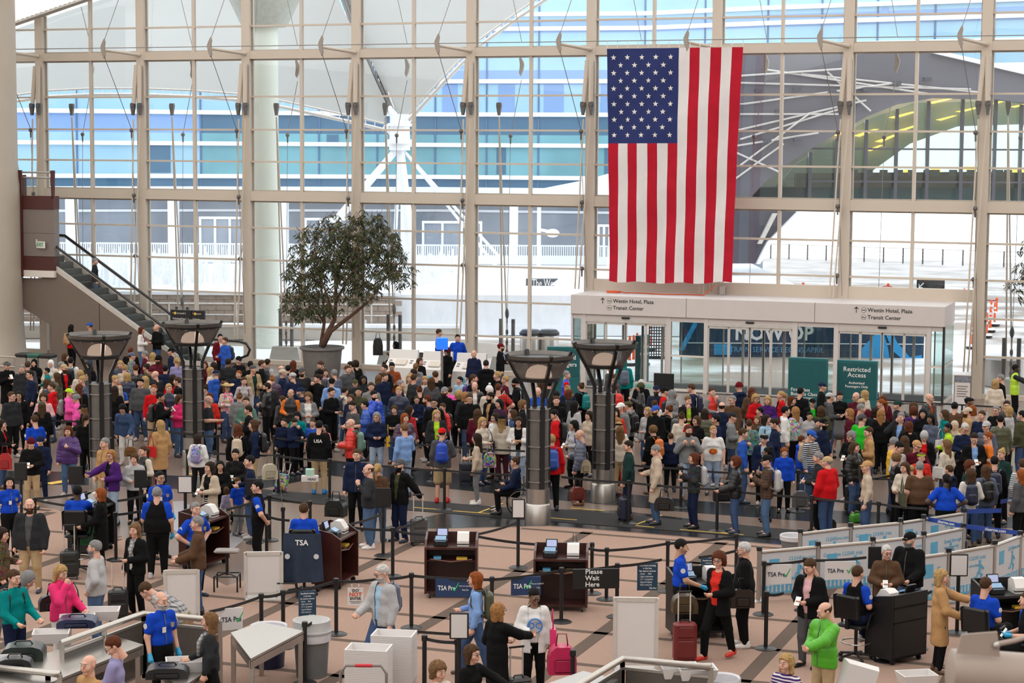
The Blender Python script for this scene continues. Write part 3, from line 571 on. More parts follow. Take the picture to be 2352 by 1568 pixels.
sail('membrane', [(775, -40), (830, 90), (903, 245)], [(1290, -40), (1100, 92), (940, 262)], (100, 92.6), (88, 92), 16, .3)
def lacing(pts, Y0, Y1, wd, m=None):
    g = []
    for k, q in enumerate(pts): u = k/(len(pts)-1); g.append(AY(q[0], q[1], Y0*(1-u)+Y1*u))
    mb = MB(); mb.tube([v+Vector((0, 0, 0)) for v in g], .05, 6); mb.tube([v-Vector((0, .1, wd)) for v in g], .09, 6)
    for a_, b_ in zip(g, g[1:]):
        n = max(2, int((b_-a_).length/.35))
        for j in range(n): v = a_*(1-j/n)+b_*(j/n); mb.cyl(v, v-Vector((0, .1, wd)), .03, n=4)
    mb.build('laced_edge', m or m_alu, tc_)
lacing(edgeA, 90, 91.7, .28); lacing([(1290, -40), (1200, 20), (1100, 92), (1020, 175), (940, 262)], 88, 91.7, .28)
lacing([(778, -40), (820, 75), (865, 180), (900, 250)], 99, 92.2, .3, m_clevis); lacing([(800, -40), (840, 75), (880, 180), (905, 250)], 99, 92.2, .3, m_alu); lacing([(789, -40), (830, 75), (873, 180), (903, 250)], 99, 92.2, .5, m_clevis)
ms = thing('tent_mast', 'white steel tripod mast holding the tent canopy corner', 'mast')
Ym = 92.0
def mp(x, y, Y=Ym): return AY(x, y, Y)
hd = MB(); hd.cyl(mp(918, 345), mp(918, 262), .5, .46, 14).cyl(mp(900, 300), mp(882, 288), .22, .1, 8).cyl(mp(905, 268), mp(893, 244), .2, .1, 8).cyl(mp(930, 285), mp(946, 270), .18, .1, 8).cyl(mp(918, 330), mp(918, 320), .66, .66, 14).cyl(mp(918, 290), mp(918, 283), .58, .58, 14); hd.build('mast_head', m_band, ms, True)
for q, Y, r_ in (((765, 515), 91, .32), ((905, 600), 94, .16), ((948, 610), 91.5, .4), ((1140, 612), 92, .12), ((1156, 600), 93, .12)):
    MB().cyl(mp(918, 335), AY(*q, Y), r_*.5, r_*.62, 10).build('leg', m_band, ms, True)
oc_ = thing('outdoor_column', 'pale green round column with flared capital outside the glass', 'column', G(612, 797))
zc0 = AY(612, 62, G(612, 797)[1])[2]; zc1 = AY(612, -30, G(612, 797)[1])[2]
m_grn = mat('pale_green_paint', (.66, .70, .62), .5, var=.03, scale=.6)
MB().lathe([(.56, 0), (.56, zc0)], 28).build('shaft', m_grn, oc_, True); MB().lathe([(.9, zc0), (1.0, zc0+.12), (1.75, zc1)], 20).build('capital', mat('grey_green_capital', (.40, .42, .36), .4, var=.1), oc_, True)
# ramp and glass railing in the middle
rp = thing('snowy_ramp', 'snow covered concrete ramp with glass railing on the plaza', 'ramp')
A1, A2 = G(835, 773), G(1078, 690)
MB().prism([(A1.x, A1.y), (A2.x, A2.y), (A2.x-.5, A2.y+1.2), (A1.x-.5, A1.y+1.2)], 0, .55).build('kerb', m_conc, rp); MB().prism([(A1.x, A1.y), (A2.x, A2.y), (A2.x-.5, A2.y+1.2), (A1.x-.5, A1.y+1.2)], .55, .72).build('snow_cap', m_snow, rp)
for k in range(7):
    u = (k+.3)/6.6; P = A1*(1-u)+A2*u; MB().prism([(-.12, .7), (.12, .7), (.05, 1.85), (-.05, 1.85)], -.05, .05, 'y').build('rail_post', m_clevis, rp, M=T(P.x, P.y+.5, 0))
    if k < 6: Q = A1*(1-u-.15)+A2*(u+.15); MB().add([(P.x, P.y+.5, .8), (Q.x, Q.y+.5, .8), (Q.x, Q.y+.5, 2.1), (P.x, P.y+.5, 2.1)], [(0, 1, 2, 3)]).build('glass_panel', m_dglass, rp)
MB().cyl((A1.x, A1.y+.4, 1.75), (A2.x, A2.y+.4, 1.75), .05, n=6).build('handrail', m_alu, rp)
sg = thing('hotel_name_wall', 'curved dark name wall capped with snow on the plaza', 'sign')
g0 = [G(x, y) for x, y in ((1205, 700), (1230, 695), (1262, 688), (1300, 672), (1345, 655))]
MB().grid([[v for v in g0], [Vector((v.x+.3*k, v.y+.3, .55+.22*k)) for k, v in enumerate(g0)]]).build('face', m_sof2, sg); MB().grid([[Vector((v.x+.3*k, v.y+.3, .55+.22*k)) for k, v in enumerate(g0)], [Vector((v.x-.6, v.y+6, .7+.2*k)) for k, v in enumerate(g0)]]).build('snow_top', m_snow, sg)
text('The Westin Denver International Airport', .55, 'lettering', m_lw, sg, T(*AY(1222, 651, 93)) @ RZ(.1) @ XZ, sx=.55)
bp_ = [AY(x, y, 95) for x, y in ((1208, 640), (1282, 640), (1262, 655), (1208, 662))]; MB().prism([(v[0], v[2]) for v in bp_], 94.8, 95.3, 'y').build('back_wall', m_sof2, sg)
lp = thing('plaza_light_pole', 'tall white lamp pole standing on the snowy plaza', 'lamp post', AY(1237, 640, 100)[:2]+(0,) if False else (AY(1237, 640, 100)[0], 100, 0))
MB().cyl((0, 0, 0), (0, 0, AY(1237, 476, 100)[2]), .12, .1, 10).build('pole', m_band, lp); MB().ball((.7, 0, AY(1237, 535, 100)[2]), (.35, .3, .22)).cyl((0, 0, AY(1237, 527, 100)[2]), (.7, 0, AY(1237, 533, 100)[2]), .08).build('floodlight', m_band, lp)
# construction banner, fence and delineators seen through the doors
m_ban = mat('navy_banner', (.012, .045, .10), .6, var=.1, scale=.6); m_bblue = mat('bright_blue_print', (.03, .33, .72), .6); m_bw = mat('banner_white', (.75, .78, .82), .6); m_btext = mat('banner_pale_blue', (.12, .40, .72), .6)
bn = thing('construction_banner', 'navy construction banner announcing train service behind the doors', 'banner', (AY(1560, 830, 80)[0], 80, 0))
bx0 = AY(1560, 830, 80)[0]; q0 = AY(1560, 725, 80)[2]; q1 = AY(1560, 822, 80)[2]; bx1 = AY(2122, 800, 80)[0]
MB().box(0, bx1-bx0, 0, .06, q1, q0+.6).build('sheet', m_ban, bn)
def bpx(x, y): v = AY(x, y, 79.95); return v[0]-bx0, v[2]
def bpoly(pts, m, name='print'): MB().prism([bpx(*q) for q in pts], -.03, -.01, 'y').build(name, m, bn)
bpoly([(1558, 805), (1596, 735), (1602, 745), (1570, 805)], m_bblue); bpoly([(1640, 790), (1680, 790), (1680, 815), (1640, 815)], m_bblue)
bpoly([(1980, 800), (2012, 765), (2030, 765), (2040, 800), (2045, 835), (1980, 830)], m_bblue); bpoly([(2030, 755), (2048, 757), (2060, 785), (2090, 820), (2117, 815), (2117, 838), (2085, 836), (2050, 805)], m_bblue)
v = bpx(1688, 766); text('NOW OP', .82, 'lettering', m_bw, bn, T(v[0], -.02, v[1]) @ XZ, .03, sx=.92); v = bpx(1676, 803)
text('TRAIN SERVICE BEGINS APRIL', .31, 'lettering', m_btext, bn, T(v[0], -.02, v[1]) @ XZ, 0, sx=.95)
MB().box(.2, bx1-bx0, -.02, 0, bpx(1700, 788)[1]-.02, bpx(1700, 788)[1]+.02).build('rule', m_bw, bn)
nf = thing('safety_netting', 'black mesh safety netting behind the sliding door', 'netting', (AY(1516, 815, 79)[0], 79, 0)); q0_ = AY(1516, 745, 79); 
for k in range(10): MB().box(-.45+.1*k-.02, -.45+.1*k+.02, -.01, .01, .1, q0_[2]).build('strand', m_dark, nf)
MB().box(-.47, .49, -.03, .03, -.03, .1).build('foot_rail', m_dark, nf)
for k in range(11): MB().box(-.45, .47, -.012, .012, .15+k*.12, .19+k*.12).build('strand', m_dark, nf)
def delineator(x, y, n=''):
    g = G(x, y); w_ = 'seen through the first sliding door' if x < 1700 else 'standing outside the right hand window'; t = thing('traffic_delineator', 'orange delineator post with white bands '+w_, 'traffic post', g, 0, 'orange delineators '+w_)
    MB().lathe([(.26, 0), (.26, .1), (.1, .16), (.06, .2)], 12).build('base', m_dark, t); MB().lathe([(.06, .1), (.055, .45), (.055, .95), (.05, 1.08), (.03, 1.15)], 10).build('post', m_orange, t, True)
    for z in (.62, .82): MB().lathe([(.058, z), (.058, z+.1)], 10).build('reflective_band', m_bw, t)
    MB().lathe([(.27, .1), (.2, .17), (.12, .19)], 10).build('snow', m_snow, t); return t
for q in ((1492, 805), (1463, 830), (1446, 838), (1478, 838), (1436, 832), (1455, 836), (2274, 762), (2284, 748), (2266, 775), (2232, 800), (2276, 742)): delineator(*q)
def fence_line(pts, name='safety_rope'):
    t = thing('safety_rope', 'red safety rope strung low across the plaza', 'rope'); g = [G(x, y, .55) for x, y in pts]; mb = MB()
    for a_, b_ in zip(g, g[1:]): mb.tube([a_*(1-u)+b_*u-Vector((0, 0, .18*math.sin(math.pi*u))) for u in np.linspace(0, 1, 7)], .03, 5)
    mb.build('rope', m_red, t)
    for v in g: MB().cyl((v.x, v.y, -.03), (v.x, v.y, .6), .05, .04, 8).ball((v.x, v.y, .62), .09, 8, 6).build('cone_post', m_orange, t)
fence_line([(1690, 657), (1768, 657), (1845, 654), (1918, 660), (2040, 656), (2120, 665), (2215, 668), (2290, 690)])
fs = thing('transit_sign', 'black plaza sign with white arrow to the transit center', 'sign', G(2137, 690)); g_ = G(2137, 690)
a_ = AY(2106, 641, g_.y); b_ = AY(2169, 670, g_.y); MB().box(a_[0]-g_.x, b_[0]-g_.x, -.05, .05, b_[2]-.6, a_[2]).build('panel', m_dark, fs); MB().box(-.08, .08, -.04, .04, 0, b_[2]).build('post', m_dark, fs)
text('Transit Center', .16, 'lettering', m_lw, fs, T(a_[0]-g_.x+.15, -.055, b_[2]+.08) @ XZ)
MB().prism([(0, 0), (.22, 0), (.22, .04), (.08, .04), (.3, .26), (.26, .3), (.04, .08), (.04, .22), (0, .22)], -.056, -.05, 'y').build('arrow', m_lw, fs, M=T(a_[0]-g_.x+.1, 0, b_[2]+.22))
for k, (x, y, r_) in enumerate(((1218, 825, .42), (1260, 825, .40), (2308, 885, .75), (2250, 880, .3))):
    if k == 3: continue
    tt = thing('litter_bin', ('round steel litter bin with dark rim standing outside the glass', 'second round steel litter bin outside, nearer the vestibule', 'big round steel bin with snowy lid outside the right window')[k], 'bin', G(x, y)); MB().lathe([(r_, 0), (r_, 1.0), (r_*.97, 1.02)], 20).build('drum', m_steel, tt, True); MB().lathe([(r_*1.06, .98), (r_*1.08, 1.08), (r_*.8, 1.2)], 20).build('lid', m_dark if k < 2 else m_snow, tt, True)
# ================= furniture and fittings =================
LAND = [(G(*q, z), nm) for q, z, nm in (((1235, 1200), 0, 'the lamp beside the wheelchair'), ((1385, 1151), 0, 'the lamp by the teal passenger sign'), ((445, 1072), 0, 'the lamp before the direction sign'), ((233, 1121), 0, 'the lamp nearest the round column'), ((740, 862), 0, 'the tree planter'), ((1000, 903), 0, 'the white kiosks'), ((400, 850), 0, 'the escalator'), ((1293, 930), 0, 'the teal passenger sign'), ((1966, 985), 0, 'the restricted access sign'), ((1853, 985), 0, 'the blank teal sign'), ((1524, 935), 0, 'the black notice board'), ((2209, 955), 0, 'the framed information poster'), ((642, 1132), 0, 'the flower suitcase'), ((733, 968), 1.78, 'the jacket lettered USA'), ((1581, 978), 1.78, 'the red headphones'), ((1980, 952), 1.78, 'the bright green T-shirt'), ((368, 967), 1.68, 'the long tan coat'), ((2054, 1006), 1.78, 'the yellow puffer jacket'), ((1900, 1050), 1.78, 'the red jacket with khaki cap'), ((920, 948), 1.68, 'the lime green shirt'), ((1037, 1368), 0, 'the first open podium'), ((1288, 1398), 0, 'the second open podium'), ((770, 1342), 0, 'the draped officer jacket'), ((860, 1600), 0, 'the tray stacks'), ((1572, 1522), 0, 'the red roller suitcase'), ((1950, 1310), 0, 'the printed barrier panels'), ((84, 874), 0, 'the recycling bins'), ((700, 1520), 0, 'the grey waste bin'), ((150, 955), 1.6, 'the hot pink hoodies'), ((520, 880), 1.68, 'the straw cowboy hat'), ((2038, 1500), 0, 'the black podium'), ((400, 1230), 0, 'the search area officers'))]
def near(P): return min(LAND, key=lambda t_: (t_[0][0]-P[0])**2+(t_[0][1]-P[1])**2)[1]
# ---- tree in planter ----
g = G(740, 862); pt = thing('planter', 'large grey round planter holding the indoor tree', 'planter', g)
m_pot = mat('grey_planter', (.17, .16, .155), .6, var=.08, scale=5)
MB().lathe([(.62, 0), (.66, .1), (.74, .95), (.83, 1.0), (.83, 1.08), (.76, 1.08), (.72, .98), (.70, .9), (0.01, .9)], 36).build('pot', m_pot, pt, True)
MB().lathe([(.71, .88), (.01, .92)], 24).build('soil', mat('soil', (.05, .035, .025), .95), pt)
tr = thing('indoor_tree', 'indoor tree with drooping dark green leaves in the grey planter', 'tree', g+Vector((0, 0, .9)))
m_bark = mat('brown_bark', (.16, .085, .055), .9, var=.2, scale=8, bump=.4); rt = random.Random(11)
def tp(x, y, dy=0.0): v = AY(x, y, g.y+dy); return Vector((v.x-g.x, dy, v.z-.9))
base = Vector((0, 0, 0)); limbs = [([tp(738, 797), tp(752, 765), tp(768, 735), tp(772, 690), tp(770, 640), tp(790, 590, .2), tp(805, 530, .2)], .11, .02), ([tp(742, 795), tp(760, 760), tp(800, 730, -.2), tp(850, 690, -.3), tp(885, 640, -.3), tp(925, 620, -.3)], .10, .015), ([tp(736, 797, .1), tp(745, 740, .2), tp(742, 690, .3), tp(735, 640, .3), tp(715, 590, .3)], .07, .015), ([tp(768, 735), tp(755, 690, -.3), tp(738, 640, -.4), tp(720, 600, -.5), tp(735, 530, -.4)], .05, .012), ([tp(772, 690), tp(800, 640, -.3), tp(830, 580, -.3), tp(850, 520, -.2)], .05, .012), ([tp(745, 740, .2), tp(715, 700, .2), tp(690, 670, .2), tp(675, 640, .1)], .04, .01), ([tp(770, 660), tp(800, 620, .5), tp(825, 570, .6)], .04, .01), ([tp(742, 700, .3), tp(700, 710, .4), tp(670, 715, .4)], .03, .01)]
for L, r0, r1 in limbs: MB().tube(L, [r0+(r1-r0)*k/(len(L)-1) for k in range(len(L))], 8).build('limb', m_bark, tr, 'all')
blobs = [((735, 560), 62, 58), ((700, 600), 48, 45), ((800, 560), 60, 60), ((850, 550), 65, 50), ((890, 590), 42, 45), ((690, 640), 42, 40), ((690, 690), 46, 30), ((740, 640), 55, 45), ((745, 690), 60, 25), ((800, 620), 50, 45), ((810, 665), 40, 30), ((865, 615), 45, 40), ((925, 630), 28, 28), ((905, 610), 26, 22), ((755, 510), 25, 24), ((825, 500), 22, 18), ((848, 505), 38, 28), ((675, 720), 30, 16), ((835, 670), 35, 22), ((720, 715), 40, 14), ((870, 545), 40, 35), ((770, 580), 50, 40)]
m_leaf = mat('dark_green_leaf', (.055, .075, .022), .5, var=.2, scale=2.5, dark=(.018, .03, .012)); m_leaf2 = mat('olive_leaf', (.16, .14, .04), .5, var=.2, scale=2)
fo = MB(); fo2 = MB(); tw = MB()
for k in range(860):
    wts = rt.choices(blobs, [b[1]*b[2] for b in blobs])[0]; a = rt.uniform(0, 6.28); rr = math.sqrt(rt.random()); dy = rt.uniform(-1.3, 1.3)*math.sqrt(max(0, 1-rr*rr*.6))
    c0 = tp(wts[0][0]+rr*math.cos(a)*wts[1], wts[0][1]+rr*math.sin(a)*wts[2], dy); dirx = rt.uniform(-1, 1); tip = c0+Vector((dirx*.25, rt.uniform(-.2, .2), rt.uniform(-.28, -.05))); tw.tube([c0+Vector((-dirx*.15, 0, .12)), c0, tip], .008, 3)
    for j in range(9):
        p = c0.lerp(tip, j/8); an = rt.uniform(0, 6.28); L = rt.uniform(.16, .27); d = Vector((math.cos(an), math.sin(an), rt.uniform(-1.5, -.1))).normalized(); sd = d.cross(Vector((rt.uniform(-1, 1), rt.uniform(-1, 1), .3))).normalized()*.026; mid = p+d*L*.45
        (fo2 if rt.random() < .13 else fo).add([p, mid+sd, p+d*L+Vector((0, 0, -.03)), mid-sd], [(0, 1, 2, 3)])
tag(fo.build('foliage', m_leaf, tr), kind='stuff'); tag(fo2.build('pale_foliage', m_leaf2, tr), kind='stuff'); tag(tw.build('twigs', m_bark, tr), kind='stuff')
g9 = G(2500, 915)
for o_, lb in ((pt, 'grey round planter with tree beside the right hand window'), (tr, 'second indoor tree with drooping leaves beside the right hand window')): copy_tree(o_, T(g9.x, g9.y, .9 if o_ is tr else 0) @ RZ(2.0), label=lb)
# ---- uplighter lamp columns ----
def mesh_mat(name, col, a):                        # perforated sheet: part see-through
    m = mat(name, col, .5, .4); nt = m.node_tree; b = nt.nodes['Principled BSDF']; o = nt.nodes['Material Output']; t = nt.nodes.new('ShaderNodeBsdfTransparent'); mx = nt.nodes.new('ShaderNodeMixShader'); mx.inputs[0].default_value = a; nt.links.new(t.outputs[0], mx.inputs[1]); nt.links.new(b.outputs[0], mx.inputs[2]); nt.links.new(mx.outputs[0], o.inputs[0]); return m
m_perf = mesh_mat('perforated_steel', (.20, .17, .155), .75); m_perf2 = mat('grey_column_sheet', (.16, .145, .135), .4, .5, var=.08); m_globe = mat('frosted_globe', (.90, .66, .50), .4, emit=1.25)
def lamp_meshes():
    d = {}
    d['base'] = MB().lathe([(.30, 0), (.30, .42), (.27, .46)], 24).data('base', m_steel, True); d['drum'] = MB().lathe([(.27, .46), (.27, .8)], 24).data('drum', m_steel, True)
    d['shaft'] = MB().lathe([(.235, .8), (.235, 2.62)], 20).data('shaft', m_perf2, True); d['rib'] = MB().box(-.055, .055, -.275, -.225, .8, 2.66).data('rib', m_dark)
    d['ring'] = MB().lathe([(.25, 0), (.275, 0), (.275, .02), (.25, .02)], 20).data('ring', m_steel)
    d['strut'] = MB().tube([(0, -.24, 2.2), (0, -.25, 2.80), (0, -.46, 3.28), (0, -.56, 3.44), (0, -.78, 3.86)], .052, 4).data('strut', m_dark)
    d['topring'] = MB().lathe([(.73, 3.70), (.76, 3.70), (.77, 3.75), (.74, 3.75)], 32).data('rim', m_dark); d['lowring'] = MB().lathe([(.43, 3.24), (.48, 3.24), (.49, 3.32), (.44, 3.32)], 28).data('lower_rim', m_dark)
    P = []
    for r_, z in ((.47, 3.30), (.73, 3.72)): P.append([(r_*math.cos(t), r_*math.sin(t), z) for t in np.linspace(-math.pi/2+.09, -.09, 9)])
    d['panel'] = MB().grid(P).data('bowl_panel', m_perf, 'all')
    d['band'] = MB().grid([[(r_*math.cos(t), r_*math.sin(t), z) for t in np.linspace(0, 2*math.pi, 33)] for r_, z in ((.745, 3.72), (.80, 3.84))]).data('top_band', m_perf2, 'all')
    d['globe'] = MB().lathe([(.30, 3.3), (.30, 3.36), (.27, 3.46), (.2, 3.54), (.1, 3.58), (.01, 3.59)], 24).data('globe', m_globe, 'all')
    d['bolt'] = MB().ball((0, 0, 0), .014, 6, 4).data('bolt', m_steel); return d
LM = lamp_meshes()
for (x, y), lb in (((1235, 1200), 'tall perforated lamp column standing beside the wheelchair'), ((1385, 1151), 'tall perforated lamp column by the teal passenger sign'), ((445, 1072), 'tall perforated lamp column in front of the direction sign'), ((233, 1121), 'tall perforated lamp column nearest the round column')):
    t = thing('lamp_column', lb, 'lamp', G(x, y), .35)
    shf = None
    for k in ('base', 'drum', 'shaft', 'topring', 'lowring', 'band', 'globe'):
        o_ = inst({'topring': 'rim', 'lowring': 'lower_rim', 'band': 'top_band'}.get(k, k), LM[k], t)
        if k == 'shaft': shf = o_
        if k == 'topring': rim_ = o_
    for k in range(4): inst('rib', LM['rib'], shf, RZ(k*math.pi/2)); inst('strut', LM['strut'], t, RZ(k*math.pi/2)); inst('bowl_panel', LM['panel'], t, RZ(k*math.pi/2))
    for z in (.95, 1.25, 1.75, 2.35, 2.6): inst('ring', LM['ring'], shf, T(0, 0, z))
    for k in range(16): a = k*math.pi/8; inst('bolt', LM['bolt'], rim_, T(.745*math.cos(a), .745*math.sin(a), 3.69))
# ---- stanchions and belts ----
ST = dict(base=MB().lathe([(.19, 0), (.19, .015), (.15, .035), (.04, .05)], 20).data('base', m_dark, True), post=MB().lathe([(.035, .03), (.035, .92)], 12).data('post', m_dark, True), head=MB().bev(-.045, .045, -.045, .045, .9, 1.0, .02).data('belt_head', m_dark))
def stanchion(P, lab='black round based belt stanchion', grp='black belt stanchions', h=1.0):
    n_ = near(P); t = thing('stanchion', lab+' near '+n_, 'stanchion', P, 0, 'stanchions near '+n_); S = Matrix.Diagonal((1, 1, h, 1)); inst('base', ST['base'], t); inst('post', ST['post'], t, S); inst('belt_head', ST['head'], t, T(0, 0, h-1)); return t
m_belt = mat('black_belt', (.012, .012, .013), .6)
def belt(a, b, z=.94, m=None, lab='black webbing belt stretched between queue posts', grp='black queue belts', sag=.02, w_=.05, name='queue_belt'):
    a = Vector(a); b = Vector(b); d = (b-a); d.z = 0; n = Vector((-d.y, d.x, 0)).normalized()*.004; P = [[], []]
    mb = MB(); N = 6; vs = []
    for k in range(N+1):
        u = k/N; p = a*(1-u)+b*u; zz = z-sag*math.sin(math.pi*u); vs += [(p.x-n.x, p.y-n.y, zz-w_/2), (p.x-n.x, p.y-n.y, zz+w_/2), (p.x+n.x, p.y+n.y, zz+w_/2), (p.x+n.x, p.y+n.y, zz-w_/2)]
    fs = []
    for k in range(N):
        for j in range(4): fs.append((k*4+j, k*4+(j+1) % 4, k*4+4+(j+1) % 4, k*4+4+j))
    mb.add(vs, fs)
    if grp: n_ = near((a+b)/2); lab = 'black webbing belt between queue posts near '+n_; grp = 'queue belts near '+n_
    return tag(mb.build(name, m or m_belt), lab, 'belt', grp)
def run(pts, z=.94, posts=None, two=False):          # belts through pixels of the belt line, posts where told
    g_ = [G(x, y, z) for x, y in pts]
    for k, (a, b) in enumerate(zip(g_, g_[1:])): belt((a.x, a.y, 0), (b.x, b.y, 0), z)
    for k, a in enumerate(g_):
        if posts is None or k in posts: stanchion((a.x, a.y, 0))
run([(-20, 956), (178, 968)]); run([(259, 974), (425, 996), (500, 1002)], posts=[0, 2]); run([(430, 1036), (639, 1047), (757, 1058), (925, 1073), (1021, 1080), (1196, 1091)], posts=[0, 1, 2, 4])
run([(630, 1005), (720, 1013), (853, 1013), (995, 1022), (1206, 1036)], posts=[0, 3]); run([(1290, 1095), (1444, 1108), (1648, 1124), (1865, 1143), (2018, 1157), (2130, 1168)], posts=[1, 2, 3, 4])
run([(1435, 1066), (1565, 1076), (1690, 1086), (1833, 1084), (1940, 1092), (2040, 1100)], posts=[0, 1, 3]); run([(1343, 1257), (1394, 1264), (1534, 1248), (1692, 1232)], posts=[1, 2, 3]); run([(1096, 1227), (1188, 1200)], posts=[]); run([(1098, 1232), (1232, 1250)], posts=[])
run([(637, 1050), (650, 1170)], posts=[1]); run([(800, 1205), (879, 1180)], posts=[]); run([(800, 1210), (902, 1217), (978, 1228)], posts=[1]); run([(619, 1142), (712, 1156)], posts=[0, 1]); run([(500, 1180), (612, 1185), (665, 1195)], posts=[1]); run([(520, 1170), (620, 1140)], posts=[]); run([(85, 1145), (200, 1130)], posts=[]); run([(80, 1148), (195, 1165)], posts=[0]); run([(265, 1182), (345, 1168)], posts=[0, 1]); run([(270, 1150), (340, 1135)], posts=[]); run([(910, 1214), (975, 1192)], posts=[])
run([(480, 1405), (600, 1370), (650, 1362), (772, 1335)], posts=[1, 2, 3]); run([(772, 1335), (866, 1330)], posts=[]); run([(866, 1330), (945, 1322), (1130, 1331), (1290, 1310), (1418, 1300), (1520, 1285)], posts=[1, 2, 3, 4]); run([(1360, 1252), (1363, 1260)], posts=[0]); run([(1605, 1280), (1700, 1262)], posts=[1]); run([(1755, 1295), (1850, 1287), (1990, 1280)], posts=[0, 1]); run([(1761, 1365), (1800, 1362)], posts=[0]); run([(2035, 1390), (2110, 1365), (2140, 1358)], posts=[0, 1]); run([(700, 1435), (716, 1430)], posts=[0]); run([(975, 1466), (1050, 1475)], posts=[0, 1]); run([(1316, 1500), (1321, 1500)], posts=[0])
for x, y, z in ((945, 1452, .12), (1130, 1458, .12)): pass
a, b = G(945, 1452, .1), G(1138, 1460, .1); belt((a.x, a.y, 0), (b.x, b.y, 0), .12); 
run([(2010, 1100), (2352, 1020)], posts=[]); run([(1870, 906), (2300, 935)], z=.94, posts=[])
# ---- framed signs on posts ----
m_signw = mat('blank_white_sign', (.62, .58, .57), .6, var=.01)
def frame_sign(x0, y0, x1, y1, face, lab, z0=1.02, yaw=0.0, base=True):
    # size from the post height: the frame's lower edge stands z0 above the floor
    P = G((x0+x1)/2, y1, z0); pm = FPX/P.y; w_ = (x1-x0)/pm; h_ = (y1-y0)/pm; t = thing('sign_frame', lab, 'sign', (P.x, P.y, 0), yaw)
    MB().bev(-w_/2, w_/2, -.02, .02, z0, z0+h_, .015).build('frame', m_dark, t); MB().box(-w_/2+.025, w_/2-.025, -.026, -.018, z0+.025, z0+h_-.025).build('sheet', m_signw if face else m_dark, t)
    if base: inst('base', ST['base'], t); MB().cyl((0, 0, .03), (0, 0, z0), .035, n=10).build('post', m_dark, t)
    return t
for q, lb in (((408, 1091, 443, 1132, 1), 'blank white framed sign beside the officer with folded arms'), ((1175, 1144, 1206, 1190, 1), 'blank white framed sign in front of the wheelchair'), ((1032, 1404, 1077, 1467, 1), 'blank white framed sign beside the bin stacks'), ((2180, 1270, 2223, 1323, 1), 'blank white framed sign behind the woman in tan coat'), ((862, 1119, 898, 1165, 0), 'black framed sign back in front of the argyle sweater'), ((157, 1069, 190, 1112, 0), 'black framed sign back beside the purple jacket'), ((33, 1061, 63, 1103, 0), 'black framed sign back beside the red tote'), ((308, 1078, 338, 1120, 0), 'black framed sign back beside the grey hoodie'), ((566, 1098, 602, 1138, 0), 'black framed sign back beside the boy in blue'), ((1993, 1253, 2026, 1306, 0), 'black framed sign back in front of the barrier panels')): frame_sign(*q, lb)
def easel(x0, x1, yt, yb, lab, yaw=0.0):
    P = G((x0+x1)/2, yb); pm = FPX/P.y; w_ = (x1-x0)/pm; h_ = (yb-yt)/pm; t = thing('poster_stand', lab, 'sign stand', P, yaw); MB().box(-w_/2, w_/2, -.015, .015, .1, h_).build('sheet', m_signw, t)
    for s in (-1, 1): MB().box(s*w_/2-.03, s*w_/2+.03, -.03, .03, 0, h_).build('upright', m_alu, t)
    MB().box(-w_/2, w_/2, -.03, .03, h_-.06, h_+.01).build('top_rail', m_alu, t); MB().box(-w_/2, w_/2, -.03, .03, .08, .14).build('bottom_rail', m_alu, t); MB().box(-w_/2, w_/2, -.2, .2, 0, .03).build('foot', m_alu, t); return t
easel(380, 456, 1305, 1425, 'large blank white poster stand behind the man in tweed', .12); easel(564, 648, 1264, 1375, 'large blank white poster stand beside the seated officer', .1); easel(1410, 1508, 1366, 1538, 'tall blank white poster stand by the steel rail', -.05)
# ---- printed signs ----
m_navy = mat('navy_sign', (.010, .035, .11), .5); m_navy2 = mat('slate_blue_sign', (.012, .045, .09), .5); m_tick = mat('green_tick', (.03, .38, .10), .5); m_tick2 = mat('bright_green_tick', (.05, .62, .18), .5)
def tick(par, x, z, s, m, y=-.016): MB().prism([(x, z), (x+.25*s, z-.35*s), (x+.9*s, z+.75*s), (x+.98*s, z+.72*s), (x+.3*s, z-.6*s), (x+.2*s, z-.6*s), (x-.1*s, z-.08*s)], y-.004, y, 'y').build('tick_mark', m, par)
def pre_sign(x0, x1, yt, yb, m, ink, tk, lab, z1=.92, yaw=0.0, extra=False):
    P = G((x0+x1)/2, yt, z1); pm = FPX/P.y; w_ = (x1-x0)/pm; h_ = (yb-yt)/pm; t = thing('lane_sign', lab, 'sign', (P.x, P.y-.06, 0), yaw); t_ = t; t = MB().box(-w_/2, w_/2, -.012, .012, z1-h_, z1).build('board', m, t)
    text('TSA Pre', h_*.36*(1 if extra else .9), 'lettering', ink, t, T(-w_/2+.04, -.016, z1-h_*.52) @ XZ, .012, sx=.78 if extra else .82); tick(t, -w_/2+w_*(.49 if extra else .72), z1-h_*.45, h_*.34, tk)
    if extra: text('Have you opted in?', h_*.11, 'lettering', m_lw, t, T(w_*.16, -.016, z1-h_*.38) @ XZ, sx=.8); text('Read On.', h_*.12, 'lettering', m_lw, t, T(w_*.25, -.016, z1-h_*.6) @ XZ, sx=.8)
    return t
m_nink = mat('navy_lettering', (.01, .02, .06), .5)
pre_sign(503, 559, 1394, 1446, m_signw, m_nink, m_tick, 'white precheck lane sign on belt above the steel table', yaw=.35)
pre_sign(1000, 1083, 1327, 1370, m_navy, m_lw, m_tick2, 'navy precheck lane sign in front of the first podium', extra=True, yaw=-.04); pre_sign(1173, 1243, 1322, 1366, m_navy, m_lw, m_tick2, 'navy precheck lane sign in front of the second podium', extra=True, yaw=.1)
pre_sign(1756, 1818, 1294, 1340, m_signw, m_nink, m_tick, 'white precheck lane sign beside the man in plaid shirt', yaw=.1); pre_sign(1893, 1966, 1287, 1330, m_signw, m_nink, m_tick, 'white precheck lane sign behind the seated officer in vest', yaw=.1)
